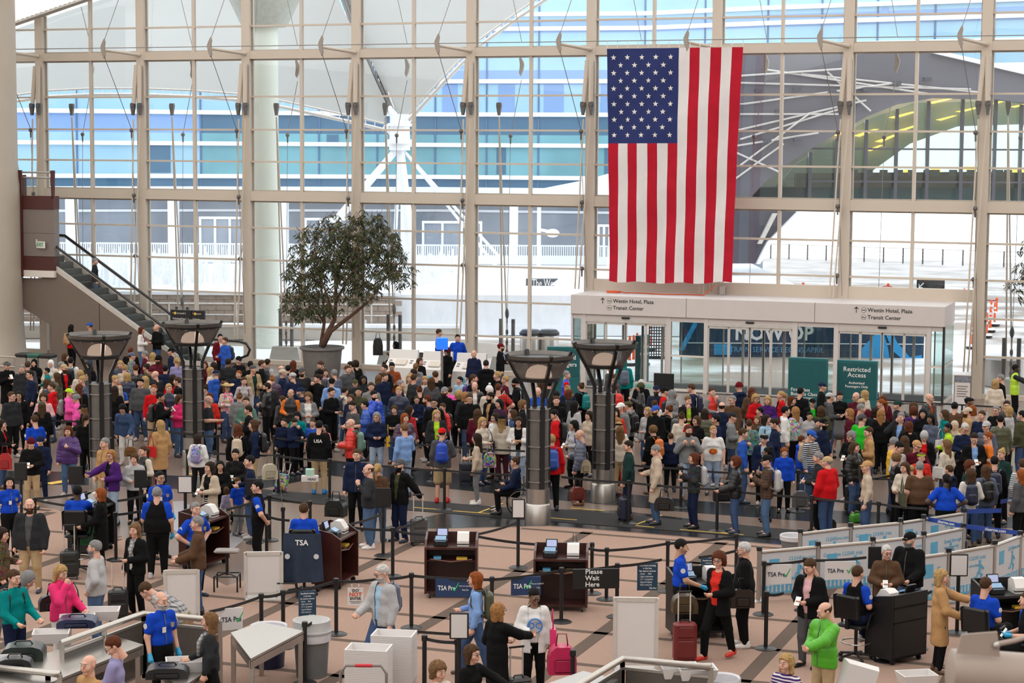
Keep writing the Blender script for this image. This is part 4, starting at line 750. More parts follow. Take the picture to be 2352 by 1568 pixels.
def exp_sign(x0, x1, yt, yb, lab, yaw=0.0, z1=.92):
    P = G((x0+x1)/2, yt, z1); pm = FPX/P.y; w_ = (x1-x0)/pm; h_ = (yb-yt)/pm; t = thing('notice_sign', lab, 'sign', (P.x, P.y-.05, 0), yaw); t = MB().box(-w_/2, w_/2, -.01, .01, z1-h_, z1).build('board', m_navy2, t)
    for k, ln in enumerate(('Expedited screening', 'in this lane.', 'No need to remove:', '. Shoes    . Belt', '. Light outerwear', '. 3-1-1 compliant', '  bag and laptop', '  from carry-on')): text(ln, w_*.125, 'lettering', m_lw, t, T(0 if k < 3 else -w_*.4, -.014, z1-h_*(.09+.1*k)) @ XZ, .008 if k < 3 else 0, 'CENTER' if k < 3 else 'LEFT', sx=.78)
    text('TSA Pre', w_*.13, 'lettering', m_lw, t, T(w_*.08, -.014, z1-h_*.92) @ XZ, .01, sx=.8); tick(t, w_*.4, z1-h_*.91, w_*.08, m_tick2, -.014)
exp_sign(1463, 1511, 1291, 1356, 'slate blue expedited screening notice beside the wait here sign', .06); exp_sign(686, 727, 1355, 1418, 'slate blue expedited screening notice above the grey waste bin', .25); exp_sign(1609, 1645, 1280, 1340, 'slate blue expedited screening notice behind the officer at the podium', .06)
P = G(1369, 1304, .98); pm = FPX/P.y; wt = thing('wait_sign', 'black sign reading please wait here between belt posts', 'sign', (P.x, P.y-.06, 0), .12); MB().bev(-.42, .42, -.02, .02, .62, .98, .01).build('board', m_dark, wt)
for k, ln in enumerate(('Please', 'Wait', 'Here')): text(ln, .125, 'lettering', m_lw, wt, T(-.2, -.024, .93-k*.115) @ XZ, .01)
P = G(817, 1340, .92); dn = thing('no_entry_sign', 'white paper sign reading do not enter hung on a belt', 'sign', (P.x, P.y-.05, 0)); MB().box(-.135, .135, -.006, .006, .55, .86).build('sheet', m_signw, dn)
text('DO', .07, 'lettering', m_ink, dn, T(0, -.01, .81) @ XZ, .02, 'CENTER'); text('NOT', .1, 'lettering', mat('orange_red_ink', (.6, .08, .02), .5), dn, T(0, -.01, .74) @ XZ, .03, 'CENTER'); text('ENTER', .065, 'lettering', m_ink, dn, T(0, -.01, .67) @ XZ, .02, 'CENTER'); MB().box(-.11, .11, -.009, -.005, .615, .622).box(-.08, .08, -.009, -.005, .59, .597).build('fine_print', m_ink, dn)
for s in (-1, 1): MB().tube([(s*.06, -.02+.03*math.cos(u), .88+.045*math.sin(u)) for u in np.linspace(0, 6.28, 11)], .006, 5).build('ring', m_alu, dn)
# ---- teal passenger signs ----
m_teal = mat('teal_sign', (.004, .105, .115), .45, var=.03); m_teal2 = mat('teal_inset', (.004, .085, .095), .4)
def teal(x0, x1, yt, yb, lab, lines, yaw=0.0, inset=.45):
    P = G((x0+x1)/2, yb); pm = FPX/P.y; w_ = (x1-x0)/pm/max(.3, math.cos(yaw)); h_ = (yb-yt)/pm; t = thing('teal_sign', lab, 'sign', P, yaw); MB().bev(-w_/2, w_/2, -.1, .1, 0, h_, .015).build('cabinet', m_teal, t); MB().box(-w_/2+.04, w_/2-.04, -.11, -.09, h_*inset, h_-.08).build('inset_panel', m_teal2, t)
    for tx, sz, dx, dz, al in lines: text(tx, sz, 'lettering', m_lw, t, T(dx, -.115, h_-dz) @ XZ, .008, al)
teal(1923, 2010, 825, 985, 'teal sign reading restricted access authorized passengers only', [('Restricted', .2, 0, .27, 'CENTER'), ('Access', .2, 0, .44, 'CENTER'), ('Authorized', .105, 0, .68, 'CENTER'), ('Passengers Only', .105, 0, .79, 'CENTER')], WA)
teal(1811, 1896, 819, 985, 'teal sign with blank upper panel for first class passengers', [('First Class', .14, -.5, .97, 'LEFT'), ('Business Class', .14, -.5, 1.1, 'LEFT'), ('Premier Passengers', .09, -.5, 1.21, 'LEFT')], WA, .55)
teal(1256, 1331, 794, 930, 'teal ticketed passengers sign behind the lamp columns', [('Ticketed', .2, .42, .35, 'RIGHT'), ('Passengers', .2, .45, .58, 'RIGHT')], -.1, .5); teal(1462, 1486, 768, 876, 'narrow teal ticketed passengers sign inside the sliding door', [('Ticketed', .17, 0, .42, 'CENTER'), ('Passengers', .17, 0, .68, 'CENTER')], 1.0, .3)
bb = thing('notice_board', 'black notice board standing before the first sliding door', 'board', G(1524, 935), WA); MB().bev(-.34, .34, -.04, .04, .55, 1.12, .02).build('panel', m_dark, bb); MB().cyl((0, 0, 0), (0, 0, .6), .04).build('post', m_dark, bb)
for k, (x, y, lb) in enumerate(((1434, 945, 'white floor directory board beside the red puffer jacket'), (1478, 945, 'white floor directory board beside the black notice board'))):
    t = thing('directory_board', lb, 'board', G(x, y), WA); MB().box(-.32, .32, -.05, .05, .1, .95).build('panel', mat('pale_board', (.5, .55, .52), .5), t); MB().box(-.28, .28, -.06, -.05, .8, .9).build('heading', mat('mint_heading', (.25, .55, .48), .5), t); MB().box(-.34, .34, -.06, .06, 0, .1).build('foot', m_alu, t)
    for j in range(6): MB().box(-.24, .2 if j % 2 else .1, -.056, -.05, .3+.07*j, .33+.07*j).build('text_line', m_greyp, t)
ez_ = thing('poster_easel', 'grey framed information poster beside the vestibule corner', 'poster', G(2209, 955), WA); MB().bev(-.27, .27, -.02, .02, .35, 1.3, .02).build('frame', m_greyp, ez_); MB().box(-.24, .24, -.026, -.018, .38, 1.27).build('sheet', m_signw, ez_); MB().box(-.24, .24, -.03, -.02, 1.08, 1.27).build('picture', mat('grey_photo', (.25, .27, .33), .5, var=.3, scale=20), ez_); MB().cyl((0, .02, 0), (0, .02, .4), .03).build('post', m_dark, ez_)
for j in range(5): MB().box(-.17, .17-.05*(j % 2), -.03, -.02, .62+.08*j, .65+.08*j).build('text_line', m_greyp, ez_)
# ---- kiosks ----
m_kio = mat('white_kiosk', (.66, .63, .61), .4, var=.01); m_kblue = mat('kiosk_blue', (.14, .45, .72), .5)
for x, y, lb in ((922, 898, 'white self service kiosk beside the waiting chairs'), (1000, 903, 'white self service kiosk behind the blue light cube'), (1078, 908, 'white self service kiosk with blue figure nearest the teal sign')):
    t = thing('kiosk', lb, 'kiosk', G(x, y), WA+.1); w_ = .52
    MB().prism([(-.42, 0), (.35, 0), (.42, 1.42), (.28, 1.42), (.2, 1.12), (-.32, .86), (-.4, .86)], -w_, w_, 'x').build('cabinet', m_kio, t)
    q = MB(); q.M = T(0, -.06, 1.01) @ RX(.46); q.box(-.2, .2, -.16, .16, 0, .03); q.build('screen', mat('cream_screen', (.60, .53, .46), .4), t)
    for dx in (-.4, .36):
        for dy in (0, .12): q = MB(); q.M = T(dx, -.05+dy, 1.0+dy*.5) @ RX(.46); q.box(-.05, .05, -.02, .02, 0, .02); q.build('reader', m_greyp, t)
    text('CLEAR', .17, 'lettering', m_kblue, t, T(w_+.002, -.28, .55) @ RZ(math.pi/2) @ XZ); MB().prism([(-.3, .2), (0.1, .2), (.05, .4), (-.1, .48), (-.25, .4)], -.424, -.415, 'y').ball((-.08, -.42, .58), (.09, .02, .09)).build('figure_print', m_kblue, t)
cb = thing('light_cube', 'glowing blue light cube on a slim steel pole', 'light', G(1015, 915), .1); MB().cyl((0, 0, 0), (0, 0, 1.7), .045, n=12).build('pole', m_steel, cb); MB().lathe([(.2, 0), (.2, .02), (.05, .04)], 16).build('foot', m_steel, cb); MB().bev(-.19, .19, -.19, .19, 1.68, 2.06, .015).build('cube', mat('lit_blue', (.01, .14, .85), .4, emit=.75), cb); text('CLEAR 2', .09, 'lettering', mat('cube_text', (.1, .3, .8), .5), cb, T(-.16, -.195, 1.75) @ XZ)
wc = thing('waiting_chairs', 'row of black waiting seats with steel arms behind the kiosks', 'seats', WL(WP(955, 850, -2)[0], -2.2), WA)
for k in range(3):
    x = -.7+.7*k; q = MB().bev(x-.3, x+.3, -.25, .25, .4, .46, .02); q.build('seat', m_dark, wc); q = MB(); q.M = T(x, .25, .44) @ RX(-.2); q.bev(-.3, .3, -.02, .03, 0, .5, .02); q.build('backrest', m_dark, wc)
for k in range(4): x = -1.05+.7*k; MB().tube([(x, .28, .9), (x, -.22, .62), (x, -.24, .05)], .02, 6).build('arm', m_alu, wc)
MB().box(-1.05, 1.05, -.03, .03, .34, .4).build('beam', m_alu, wc)
for s in (-1, 1): MB().box(s*.9-.03, s*.9+.03, -.3, .3, 0, .05).box(s*.9-.03, s*.9+.03, -.03, .03, .05, .34).build('leg', m_alu, wc)
rb_ = thing('recycling_bins', 'row of grey recycling bins below the round column', 'bins', G(84, 874), WA)
for k in range(3): MB().bev(-.75+.5*k, -.27+.5*k, -.25, .25, 0, .85, .03).build('cabinet', m_steel, rb_); MB().bev(-.76+.5*k, -.26+.5*k, -.26, .26, .85, .98, .05).build('lid', (m_dark, mat('green_lid', (.01, .09, .06), .5), m_dark)[k], rb_)
rl = thing('column_rail', 'steel guard rail curving around the round column', 'railing', G(-14, 868), WA)
for z in (.45, .8): MB().cyl((-1.2, 0, z), (1.0, 0, z), .03).build('rail', m_steel, rl)
for x in (-.9, 0, .9): MB().cyl((x, 0, 0), (x, 0, .82), .03).build('post', m_steel, rl)
# ---- printed barrier panels ----
m_bar = mat('barrier_white', (.50, .51, .54), .5, var=.01); m_bblue2 = mat('barrier_blue', (.10, .36, .56), .5)
def person_icon(par, x, z, s, m):
    q = MB(); q.ball((x+.02*s, -.02, z+.42*s), (.075*s, .006, .075*s), 10, 6); q.prism([(x-.08*s, z), (x+.05*s, z), (x+.12*s, z+.3*s), (x-.02*s, z+.33*s)], -.024, -.014, 'y'); q.prism([(x+.05*s, z+.3*s), (x+.25*s, z+.18*s), (x+.24*s, z+.1*s), (x+.03*s, z+.22*s)], -.024, -.014, 'y'); q.prism([(x, z+.02*s), (x+.2*s, z-.08*s), (x+.12*s, z-.3*s), (x+.05*s, z-.28*s), (x+.1*s, z-.1*s), (x-.05*s, z)], -.024, -.014, 'y'); q.prism([(x-.05*s, z+.02*s), (x-.12*s, z-.2*s), (x-.3*s, z-.2*s), (x-.3*s, z-.13*s), (x-.17*s, z-.13*s), (x-.12*s, z+.03*s)], -.024, -.014, 'y'); q.build('running_figure', m, par)
BART = [('CLEARme.com', None), ('Get a free CLEAR trial.', '(Ask an attendant)'), ('CLEARme.com', None), ('Speed through', 'airport security.')]
def bpost(P, lb):
    t = thing('barrier_post', 'silver barrier post with black cap '+lb, 'post', (P.x, P.y, 0), 0, 'silver posts '+lb); MB().cyl((0, 0, 0), (0, 0, .98), .04, n=12).build('tube', m_steel, t, True); MB().bev(-.05, .05, -.05, .05, .96, 1.04, .015).build('cap', m_dark, t); MB().lathe([(.18, 0), (.18, .015), (.05, .03)], 18).build('base', m_steel, t)
def bpanel(a, b, k, lab):
    d = b-a; L = math.hypot(d.x, d.y)-.1; an = math.atan2(d.y, d.x); t = thing('queue_barrier', lab, 'barrier', ((a.x+b.x)/2, (a.y+b.y)/2, 0), an); sh_ = MB().box(-L/2, L/2, -.012, .012, .1, .90).build('sheet', m_bar, t); MB().cyl((-L/2, 0, .93), (L/2, 0, .93), .035, n=8).build('top_rail', m_steel, t); MB().cyl((-L/2, 0, .1), (L/2, 0, .1), .015, n=6).build('bottom_rail', m_steel, t)
    t = sh_; MB().box(-L/2+.01, L/2-.01, -.016, -.011, .11, .28).build('blue_strip', m_bblue2, t)
    for j in range(int(L/.09)): x = -L/2+.06+j*.09; hh = .07+.025*((j*7) % 3); MB().box(x-.018, x+.018, -.02, -.015, .15, .15+hh).ball((x, -.017, .17+hh), (.018, .004, .018), 6, 4).build('crowd_figure', m_bar, t)
    a1, a2 = BART[k % 4]; big = L > .9
    if big: text(a1, .105, 'lettering', m_bblue2, t, T(0 if k % 4 != 1 else -.05, -.015, .76 if k % 4 != 3 else .74) @ XZ, 0, 'LEFT' if k % 4 != 1 else 'CENTER', sx=.9)
    if big and a2: text(a2, .085, 'lettering', m_bblue2, t, T(0 if k % 4 != 1 else -.05, -.015, .62) @ XZ, 0, 'LEFT' if k % 4 != 1 else 'CENTER', sx=.9)
    MB().box(-L*.36, -L*.36+.22, -.018, -.011, .52, .78).build('logo_square', m_bblue2, t); person_icon(t, L*.18, .47, .5, m_bblue2)
rows_ = [([(1838, 1215), (1954, 1201), (2069, 1190), (2122, 1182), (2216, 1168)], 'in the back barrier row'), ([(1744, 1256), (1879, 1244), (2005, 1233), (2122, 1220), (2213, 1202)], 'in the middle barrier row'), ([(2110, 1268), (2179, 1259), (2285, 1241), (2344, 1219), (2400, 1205)], 'in the front barrier row')]
OR = ('first', 'second', 'third', 'fourth'); kk = 0
for pts, lb in rows_:
    gg = [G(x, y, 1.03) for x, y in pts]
    for v in gg: bpost(v, lb)
    for k in range(4): bpanel(gg[k], gg[k+1], kk, 'white printed panel %s, %s from the podium end' % (lb, OR[k])); kk += 1
m_bbelt = mat('blue_belt', (.012, .05, .28), .5)
for (p0, p1, lb, tx) in (((2124, 1188), (2213, 1206), 'blue printed belt between the back and middle barrier rows', 1), ((2216, 1206), (2344, 1222), 'blue printed belt closing the middle barrier row', 1), ((2220, 1172), (2300, 1170), 'blue printed belt at the end of the back barrier row', 0), ((2298, 1150), (2352, 1140), 'blue printed belt beside the woman with red hair', 1)):
    a, b = G(*p0, .95), G(*p1, .95); o = belt((a.x, a.y, 0), (b.x, b.y, 0), .93, m_bbelt, lb, None, .0, .09, 'printed_belt')
    if tx: an = math.atan2(b.y-a.y, b.x-a.x); text('clearme.com', .085, 'lettering', m_lw, o, T(a.x*.45+b.x*.55, a.y*.45+b.y*.55-.012, .93) @ RZ(an) @ XZ, .01, 'CENTER')
# ---- checkpoint podiums ----
m_cherry = mat('dark_cherry_wood', (.055, .013, .010), .35, var=.25, scale=3, bump=.05); m_cherry2 = mat('cherry_edge', (.14, .045, .025), .4)
def podium(x, y, yaw, lab, w_=.95, d_=.6, h_=1.08, m=None):
    m = m or m_cherry; t = thing('podium', lab, 'podium', G(x, y), yaw); f = -d_/2; b = d_/2
    for s in (-1, 1): MB().prism([(f, .1), (b, .1), (b, h_+.1), (f+.18, h_+.02), (f, h_-.1)], s*w_/2-.02, s*w_/2+.02, 'x').build('side_panel', m, t)
    MB().box(-w_/2, w_/2, b-.03, b, .1, h_+.1).build('front_panel', m, t); MB().box(-w_/2, w_/2, f+.02, b, h_-.14, h_-.1).build('worktop', m, t); sf = MB().box(-w_/2, w_/2, f+.1, b, h_-.38, h_-.35).build('shelf', m, t); MB().tube([(-w_/2+.08, f+.08, h_-.33), (0, f+.02, h_-.37), (w_/2-.08, f+.08, h_-.33)], .012, 5).build('shelf_edge', m_cherry2, sf); MB().box(-w_/2, w_/2, f+.05, b, .1, .14).build('bottom_shelf', m, t)
    for sx in (-1, 1):
        for sy in (f+.08, b-.08): MB().cyl((sx*(w_/2-.08)-.015, sy, .05), (sx*(w_/2-.08)+.015, sy, .05), .05, n=10).build('castor', m_dark, t)
    MB().box(-w_*.35, -w_*.2, f+.15, f+.28, h_-.35, h_-.3).build('supply_box', m_kblue, sf); MB().box(.1, .3, f+.12, f+.25, h_-.35, h_-.31).build('pen_tray', m_yel, sf)
    return t, G(x, y), h_-.1
m_scr = mat('lit_screen', (.35, .4, .62), .3, emit=.35)
def scanner(P, yaw, lab):
    t = thing('document_scanner', lab, 'scanner', P, yaw); MB().bev(-.13, .13, -.16, .14, 0, .12, .02).build('body', m_dark, t); q = MB(); q.M = T(0, -.1, .10) @ RX(.5); q.box(-.1, .1, -.06, .1, 0, .03); q.build('glass_plate', mat('plate_blue', (.2, .35, .55), .2), t)
    q = MB(); q.M = T(.02, .1, .12) @ RX(-.3); q.bev(-.11, .11, -.02, .02, 0, .18, .01); q.build('screen_case', m_dark, t); q = MB(); q.M = T(.02, .1, .12) @ RX(-.3); q.box(-.09, .09, -.026, -.018, .04, .16); q.build('screen', m_scr, t)
def reader(P, yaw, lab):
    t = thing('pass_reader', lab, 'scanner', P, yaw); MB().prism([(-.15, 0), (.14, 0), (.14, .2), (.05, .25), (-.06, .24), (-.16, .1)], -.11, .11, 'x').build('shell', m_kio, t); q = MB(); q.M = T(0, -.1, .16) @ RX(.95); q.box(-.085, .085, -.08, .08, 0, .012); q.build('window', mat('smoked_window', (.04, .04, .045), .15), t); MB().box(-.112, .112, -.155, -.1, .03, .05).build('slot', m_dark, t)
for (x, y, yw, lb, sc_) in ((1037, 1368, -.02, 'dark cherry podium with open shelves beside the argyle sweater lane', 1), (1288, 1398, -.06, 'dark cherry podium with open shelves behind the wait here sign', 1), (770, 1342, 1.3, 'dark cherry podium in front of the seated officer with draped jacket', 1), (470, 1300, 1.2, 'dark cherry podium beside the yellow strip and stool', 1), (1602, 1460, .2, 'dark podium in front of the officer taking documents', 2), (2056, 1514, -2.5, 'black podium with sloped top beside the officer in vest', 3), (212, 1268, 1.3, 'dark podium hidden behind the woman in black coat', 2), (2305, 1490, .2, 'black podium between two seated officers', 2)):
    t, P, hz = podium(x, y, yw, lb, m=m_cherry if sc_ == 1 else m_dark, w_=.95 if sc_ < 3 else .8); u = Vector((math.cos(yw), math.sin(yw), 0)); n_ = lb.split(' podium ')[1]
    scanner(P+u*-.2+Vector((0, 0, hz)), yw, 'black document scanner on the podium '+n_); reader(P+u*.22+Vector((0, 0, hz)), yw, 'white boarding pass reader on the podium '+n_)
P = G(505, 1290); ys = thing('yellow_strip', 'narrow yellow strip on the podium edge by the stool', 'strip', P); MB().box(-.02, .02, -.02, .02, .1, 1.0).build('strip', m_yel, ys)
sb_ = thing('spray_bottle', 'spray bottle with red trigger beside the first podium', 'bottle', G(1003, 1356)); MB().lathe([(.04, 0), (.042, .15), (.02, .2)], 10).build('bottle', mat('red_plastic', (.5, .02, .02), .4), sb_, True); MB().box(-.02, .05, -.015, .015, .2, .25).build('trigger', m_lw, sb_)
# ---- chairs ----
def drafting(P, yaw, lab, seat=.74):
    t = thing('drafting_chair', lab, 'chair', P, yaw); MB().bev(-.24, .24, -.24, .24, seat-.06, seat, .04).build('seat', m_dark, t); q = MB(); q.M = T(0, .26, seat+.1) @ RX(-.12); q.bev(-.25, .25, -.03, .03, 0, .42, .05); q.build('backrest', m_dark, t); MB().box(-.03, .03, .2, .28, seat-.06, seat+.2).build('back_bracket', m_dark, t); MB().cyl((0, 0, .08), (0, 0, seat-.05), .03).build('gas_lift', m_dark, t)
    MB().tube([(.24*math.cos(u), .24*math.sin(u), .3) for u in np.linspace(0, 6.28, 21)], .012, 6).build('foot_ring', m_steel, t)
    for k in range(5): a = k*1.2566; MB().tube([(0, 0, .12), (.3*math.cos(a), .3*math.sin(a), .07)], .022, 6).build('spoke', m_dark, t); MB().ball((.3*math.cos(a), .3*math.sin(a), .04), .04, 8, 6).build('castor', m_dark, t)
    for s in (-1, 1): MB().tube([(s*.24, .05, seat-.05), (s*.29, .02, seat+.18), (s*.28, -.15, seat+.2)], .02, 6).build('armrest', m_dark, t)
    return t
def at_head(crop, cx, cy, seat, h=1.77):
    x0, y0 = CROPS_[crop]; v_ = G(x0+cx/4.9, y0+cy/4.9, (1.751+seat-.83)*h/1.75); return Vector((v_.x, v_.y, 0))
CROPS_ = dict(G=(0, 980), H=(400, 980), Q=(1600, 1248), R=(1872, 1248), C=(800, 720), I=(800, 980))
for (c_, cx, cy, st_, yw, lb) in (('G', 872, 668, .78, math.pi, 'black drafting chair under the officer beside the woman with ginger hair'), ('H', 1460, 868, .78, math.pi, 'black drafting chair draped with a navy officer jacket'), ('Q', 1812, 265, .62, math.radians(135), 'black round backed chair under the officer in black vest'), ('R', 1922, 396, .7, math.radians(135), 'black round backed chair under the officer facing the woman in tan coat'), ('R', 2395, 560, .7, -math.pi/2, 'black chair at the edge of the barrier podium')):
    P = at_head(c_, cx, cy, st_); drafting(P, yw, lb, st_)
P = at_head('H', 1460, 868, .78); ja = thing('draped_jacket', 'navy officer jacket lettered TSA hung over the chair back', 'jacket', P, math.pi)
m_jn = mat('navy_jacket_cloth', (.014, .028, .06), .8, var=.15, scale=6, bump=.4)
rows2 = [[(x*(1+.15*(1-z)), .36+.05*math.cos(x*9)+.04*math.sin(x*21)*(1.2-z), z) for x in np.linspace(-.36, .36, 25)] for z in np.linspace(.3, 1.22, 14)]; q = MB().grid(rows2).grid([[(p[0], p[1]-.03, p[2]) for p in r_] for r_ in rows2]).grid([rows2[-1], [(p[0], p[1]-.03, p[2]) for p in rows2[-1]]]); q.build('cloth', m_jn, ja, 'all'); text('TSA', .14, 'lettering', m_lw, ja, T(0, .42, 1.06) @ RZ(math.pi) @ XZ, .02, 'CENTER')
for s in (-1, 1): MB().prism([(s*.27+.05*math.cos(u), .8+.05*math.sin(u)) for u in np.linspace(0, 6.28, 13)[:-1]], .40, .415, 'y').build('patch', m_bar, ja)
P = G(522, 1355); so = thing('stool', 'tall black stool with square foot frame beside the podium', 'stool', P); MB().bev(-.24, .24, -.17, .17, .74, .79, .04).build('seat', m_char if False else m_greyp, so); MB().cyl((0, 0, .3), (0, 0, .74), .03).build('column', m_dark, so)
for sx in (-1, 1):
    for sy in (-1, 1): MB().tube([(sx*.22, sy*.2, 0), (sx*.22, sy*.2, .3), (0, 0, .34)], .018, 6).build('leg', m_dark, so)
for s in (-1, 1): MB().tube([(-.22, s*.2, .3), (.22, s*.2, .3)], .015, 5).build('rung', m_dark, so); MB().tube([(s*.22, -.2, .3), (s*.22, .2, .3)], .015, 5).build('rung', m_dark, so)
P = G(660, 1372); fs_ = thing('step_stool', 'low black foot stool beside the draped chair', 'stool', P); MB().bev(-.2, .2, -.12, .12, .28, .31, .02).build('tread', m_dark, fs_)
for sx in (-1, 1):
    for sy in (-1, 1): MB().tube([(sx*.16, sy*.08, .28), (sx*.2, sy*.12, 0)], .014, 5).build('leg', m_dark, fs_)
# ---- steel tables, glass guards, rails ----
m_dg2 = mat('tinted_guard', (.10, .085, .075), .15, var=.1, scale=2)
def rail_guard(pts, z, lab, zb=.0, panel=True):
    t = thing('guard_rail', lab, 'guard rail'); g_ = [G(x, y, z) for x, y in pts]; MB().tube(g_, .05, 10).build('handrail', m_steel, t, 'all')
    for a, b in zip(g_, g_[1:]):
        n = max(1, int((b-a).length/.9))
        for k in range(n+1): p = a.lerp(b, k/n); MB().box(-.035, .035, -.02, .02, zb, z).build('post', m_steel, t, M=T(p.x, p.y, 0))
        if panel:
            for k in range(n): p = a.lerp(b, k/n); q = a.lerp(b, (k+1)/n); d = (q-p); an = math.atan2(d.y, d.x); MB().box(.05, d.length-.05, -.012, .012, zb+.08, z-.16).build('guard_panel', m_dg2, t, M=T(p.x, p.y, 0) @ RZ(an))
        d = b-a; an = math.atan2(d.y, d.x); MB().box(0, d.length, -.02, .02, z-.16, z-.12).build('mid_rail', m_steel, t, M=T(a.x, a.y, 0) @ RZ(an))
rail_guard([(142, 1476), (330, 1408), (505, 1425)], 1.05, 'steel handrail with tinted guard panels around the bag search area'); rail_guard([(1318, 1580), (1430, 1512), (1633, 1532)], 1.05, 'steel handrail with tinted guard panels by the tall poster stand')
def steel_table(pts, z, lab, legs=True):
    t = thing('steel_table', lab, 'table'); g_ = [G(x, y, z) for x, y in pts]; MB().prism([(p.x, p.y) for p in g_], z-.04, z).build('top', m_steel, t); MB().prism([(p.x, p.y) for p in g_], z-.16, z-.05).build('apron', m_steel, t)
    cx = sum(p.x for p in g_)/len(g_); cy = sum(p.y for p in g_)/len(g_)
    for p in g_: x = p.x*.92+cx*.08; y = p.y*.92+cy*.08; MB().box(-.035, .035, -.035, .035, 0, z-.05).build('leg', m_steel, t, M=T(x, y, 0))
    return t
steel_table([(530, 1452), (600, 1428), (698, 1448), (576, 1512)], .86, 'stainless steel table behind the woman with long blond hair'); steel_table([(-40, 1545), (250, 1455), (330, 1480), (60, 1590)], .80, 'stainless steel roller table loaded with trays and bags'); steel_table([(372, 1535), (425, 1508), (470, 1545), (410, 1582)], .80, 'stainless steel bag search table beside the officer with white beard'); steel_table([(1260, 1568), (1340, 1540), (1420, 1560), (1330, 1620)], .82, 'stainless steel table below the pink bag')
rail_guard([(-40, 1530), (110, 1545), (137, 1548)], .9, 'grey machine edge guard in the near corner', 0, False)
m_tray = mat('white_tray', (.62, .59, .585), .45, var=.01)
def tray_mesh():
    mb = MB(); o = [(-.28, -.2), (.28, -.2), (.28, .2), (-.28, .2)]; i_ = [(x*.92, y*.9) for x, y in o]; b_ = [(x*.86, y*.82) for x, y in o]; bi = [(x*.82, y*.78) for x, y in o]
    vs = [(*p, 0) for p in b_]+[(*p, .16) for p in o]+[(*p, .16) for p in i_]+[(*p, .012) for p in bi]; fs = [(3, 2, 1, 0), (12, 13, 14, 15)]
    for k in range(3):
        for j in range(4): fs.append((k*4+j, k*4+(j+1) % 4, k*4+4+(j+1) % 4, k*4+4+j))
    return mb.add(vs, fs).data('security_tray', m_tray)
TRAY = tray_mesh()
def tray(M, lab, grp=None): return tag(inst('security_tray', TRAY, None, M), lab, 'tray', grp)
for (x, y, n, nm) in ((847, 1632, 26, 'shorter'), (905, 1600, 27, 'taller')):
    P = G(x, y, 0)
    for k in range(n): tray(T(P.x, P.y, .12+k*.027) @ RZ(-.15) @ Matrix.Scale(1.15, 4), 'white security tray in the %s stack by the trolley' % nm, 'trays in the %s stack' % nm)
    MBt = thing('tray_dolly', 'low dolly under the %s tray stack' % nm, 'dolly', P, -.15); MB().box(-.27, .27, -.19, .19, .05, .11).build('deck', m_greyp, MBt)
    for sx in (-1, 1):
        for sy in (-1, 1): MB().ball((sx*.2, sy*.14, .03), .03, 8, 6).build('castor', m_dark, MBt)
ht = thing('hand_trolley', 'grey hand trolley with red grip in front of the tray stacks', 'trolley', G(835, 1690)); zt3 = AY(835, 1528, G(835, 1690).y)[2]
MB().tube([(-.33, 0, .1), (-.33, 0, zt3-.12), (-.25, 0, zt3), (.25, 0, zt3), (.33, 0, zt3-.12), (.33, 0, .1)], .022, 8).build('frame', m_greyp, ht, 'all'); MB().cyl((-.12, 0, zt3), (.13, 0, zt3), .026, n=10).build('grip', mat('red_grip', (.5, .015, .03), .4), ht); MB().box(-.33, .33, -.05, .3, .08, .1).build('toe_plate', m_greyp, ht)
for s in (-1, 1): MB().cyl((s*.36, .05, .1), (s*.4, .05, .1), .1, n=14).build('wheel', m_dark, ht)
for k, (x, y, z, r_, lb) in enumerate(((178, 1437, .80, .2, 'white tray with navy bag on the roller table'), (235, 1420, .80, .1, 'white tray at the far end of the roller table'), (118, 1472, .80, .15, 'white tray marked TSA on the roller table'), (2, 1535, .80, .3, 'white tray with red cloth at the table edge'), (2105, 1568, .3, .2, 'topmost white tray in the low stack by the belt'), (1560, 1552, .82, .1, 'white tray behind the steel handrail'), (1600, 1556, .82, .1, 'second white tray behind the steel handrail'), (425, 1538, .80, .2, 'white tray on the bag search table'))):
    P = G(x, y, z); tray(T(P.x, P.y, z) @ RZ(r_), lb)
    if k == 2: text('TSA', .07, 'lettering', m_ink, bpy.data.objects[-1] if False else None, T(P.x+.05, P.y-.2, z+.09) @ RZ(r_) @ XZ) if False else None
P = G(1975, 1548, .75); tray(T(P.x, P.y-.1, .72) @ RZ(.15) @ RY(.3) @ RX(-math.pi/2), 'white tray carried upright by the person in vivid green')
# ---- bins ----
m_gbin = mat('grey_plastic', (.13, .13, .13), .5); m_lid = mat('pale_grey_lid', (.40, .39, .39), .5); m_liner = mat('clear_liner', (.55, .54, .57), .3); m_bbin = mat('navy_plastic', (.008, .012, .05), .4)
def bin_(x, y, r_, h_, m, lab, lid=True):
    t = thing('waste_bin', lab, 'bin', G(x, y)); MB().lathe([(r_*.82, 0), (r_*.95, h_*.85), (r_, h_*.86), (r_, h_*.9), (r_*.93, h_*.9), (r_*.75, .05), (.01, .05)], 24).build('drum', m, t, True)
    MB().lathe([(r_*1.03, h_*.72), (r_*1.05, h_*.9), (r_*1.0, h_*.93), (r_*.9, h_*.9), (r_*.85, h_*.6)], 20).build('liner', m_liner, t, True)
    if lid: MB().lathe([(r_*1.08, h_*.88), (r_*1.1, h_*.92), (r_*1.02, h_*.95), (r_*1.0, h_*1.12), (r_*.92, h_*1.12), (r_*.6, h_*1.0), (.01, h_*.98)], 28).build('lid', m_lid, t, True)
bin_(716, 1552, .30, .82, m_gbin, 'grey round waste bin with pale dished lid'); bin_(618, 1530, .30, .74, m_bbin, 'navy round bin with white liner under the steel table', False); bin_(1822, 1278, .28, .5, m_gbin, 'low grey waste bin with white liner beside the barrier panels', False); bin_(1655, 1660, .28, .75, m_lid, 'white lined bin beyond the steel handrail corner', False)
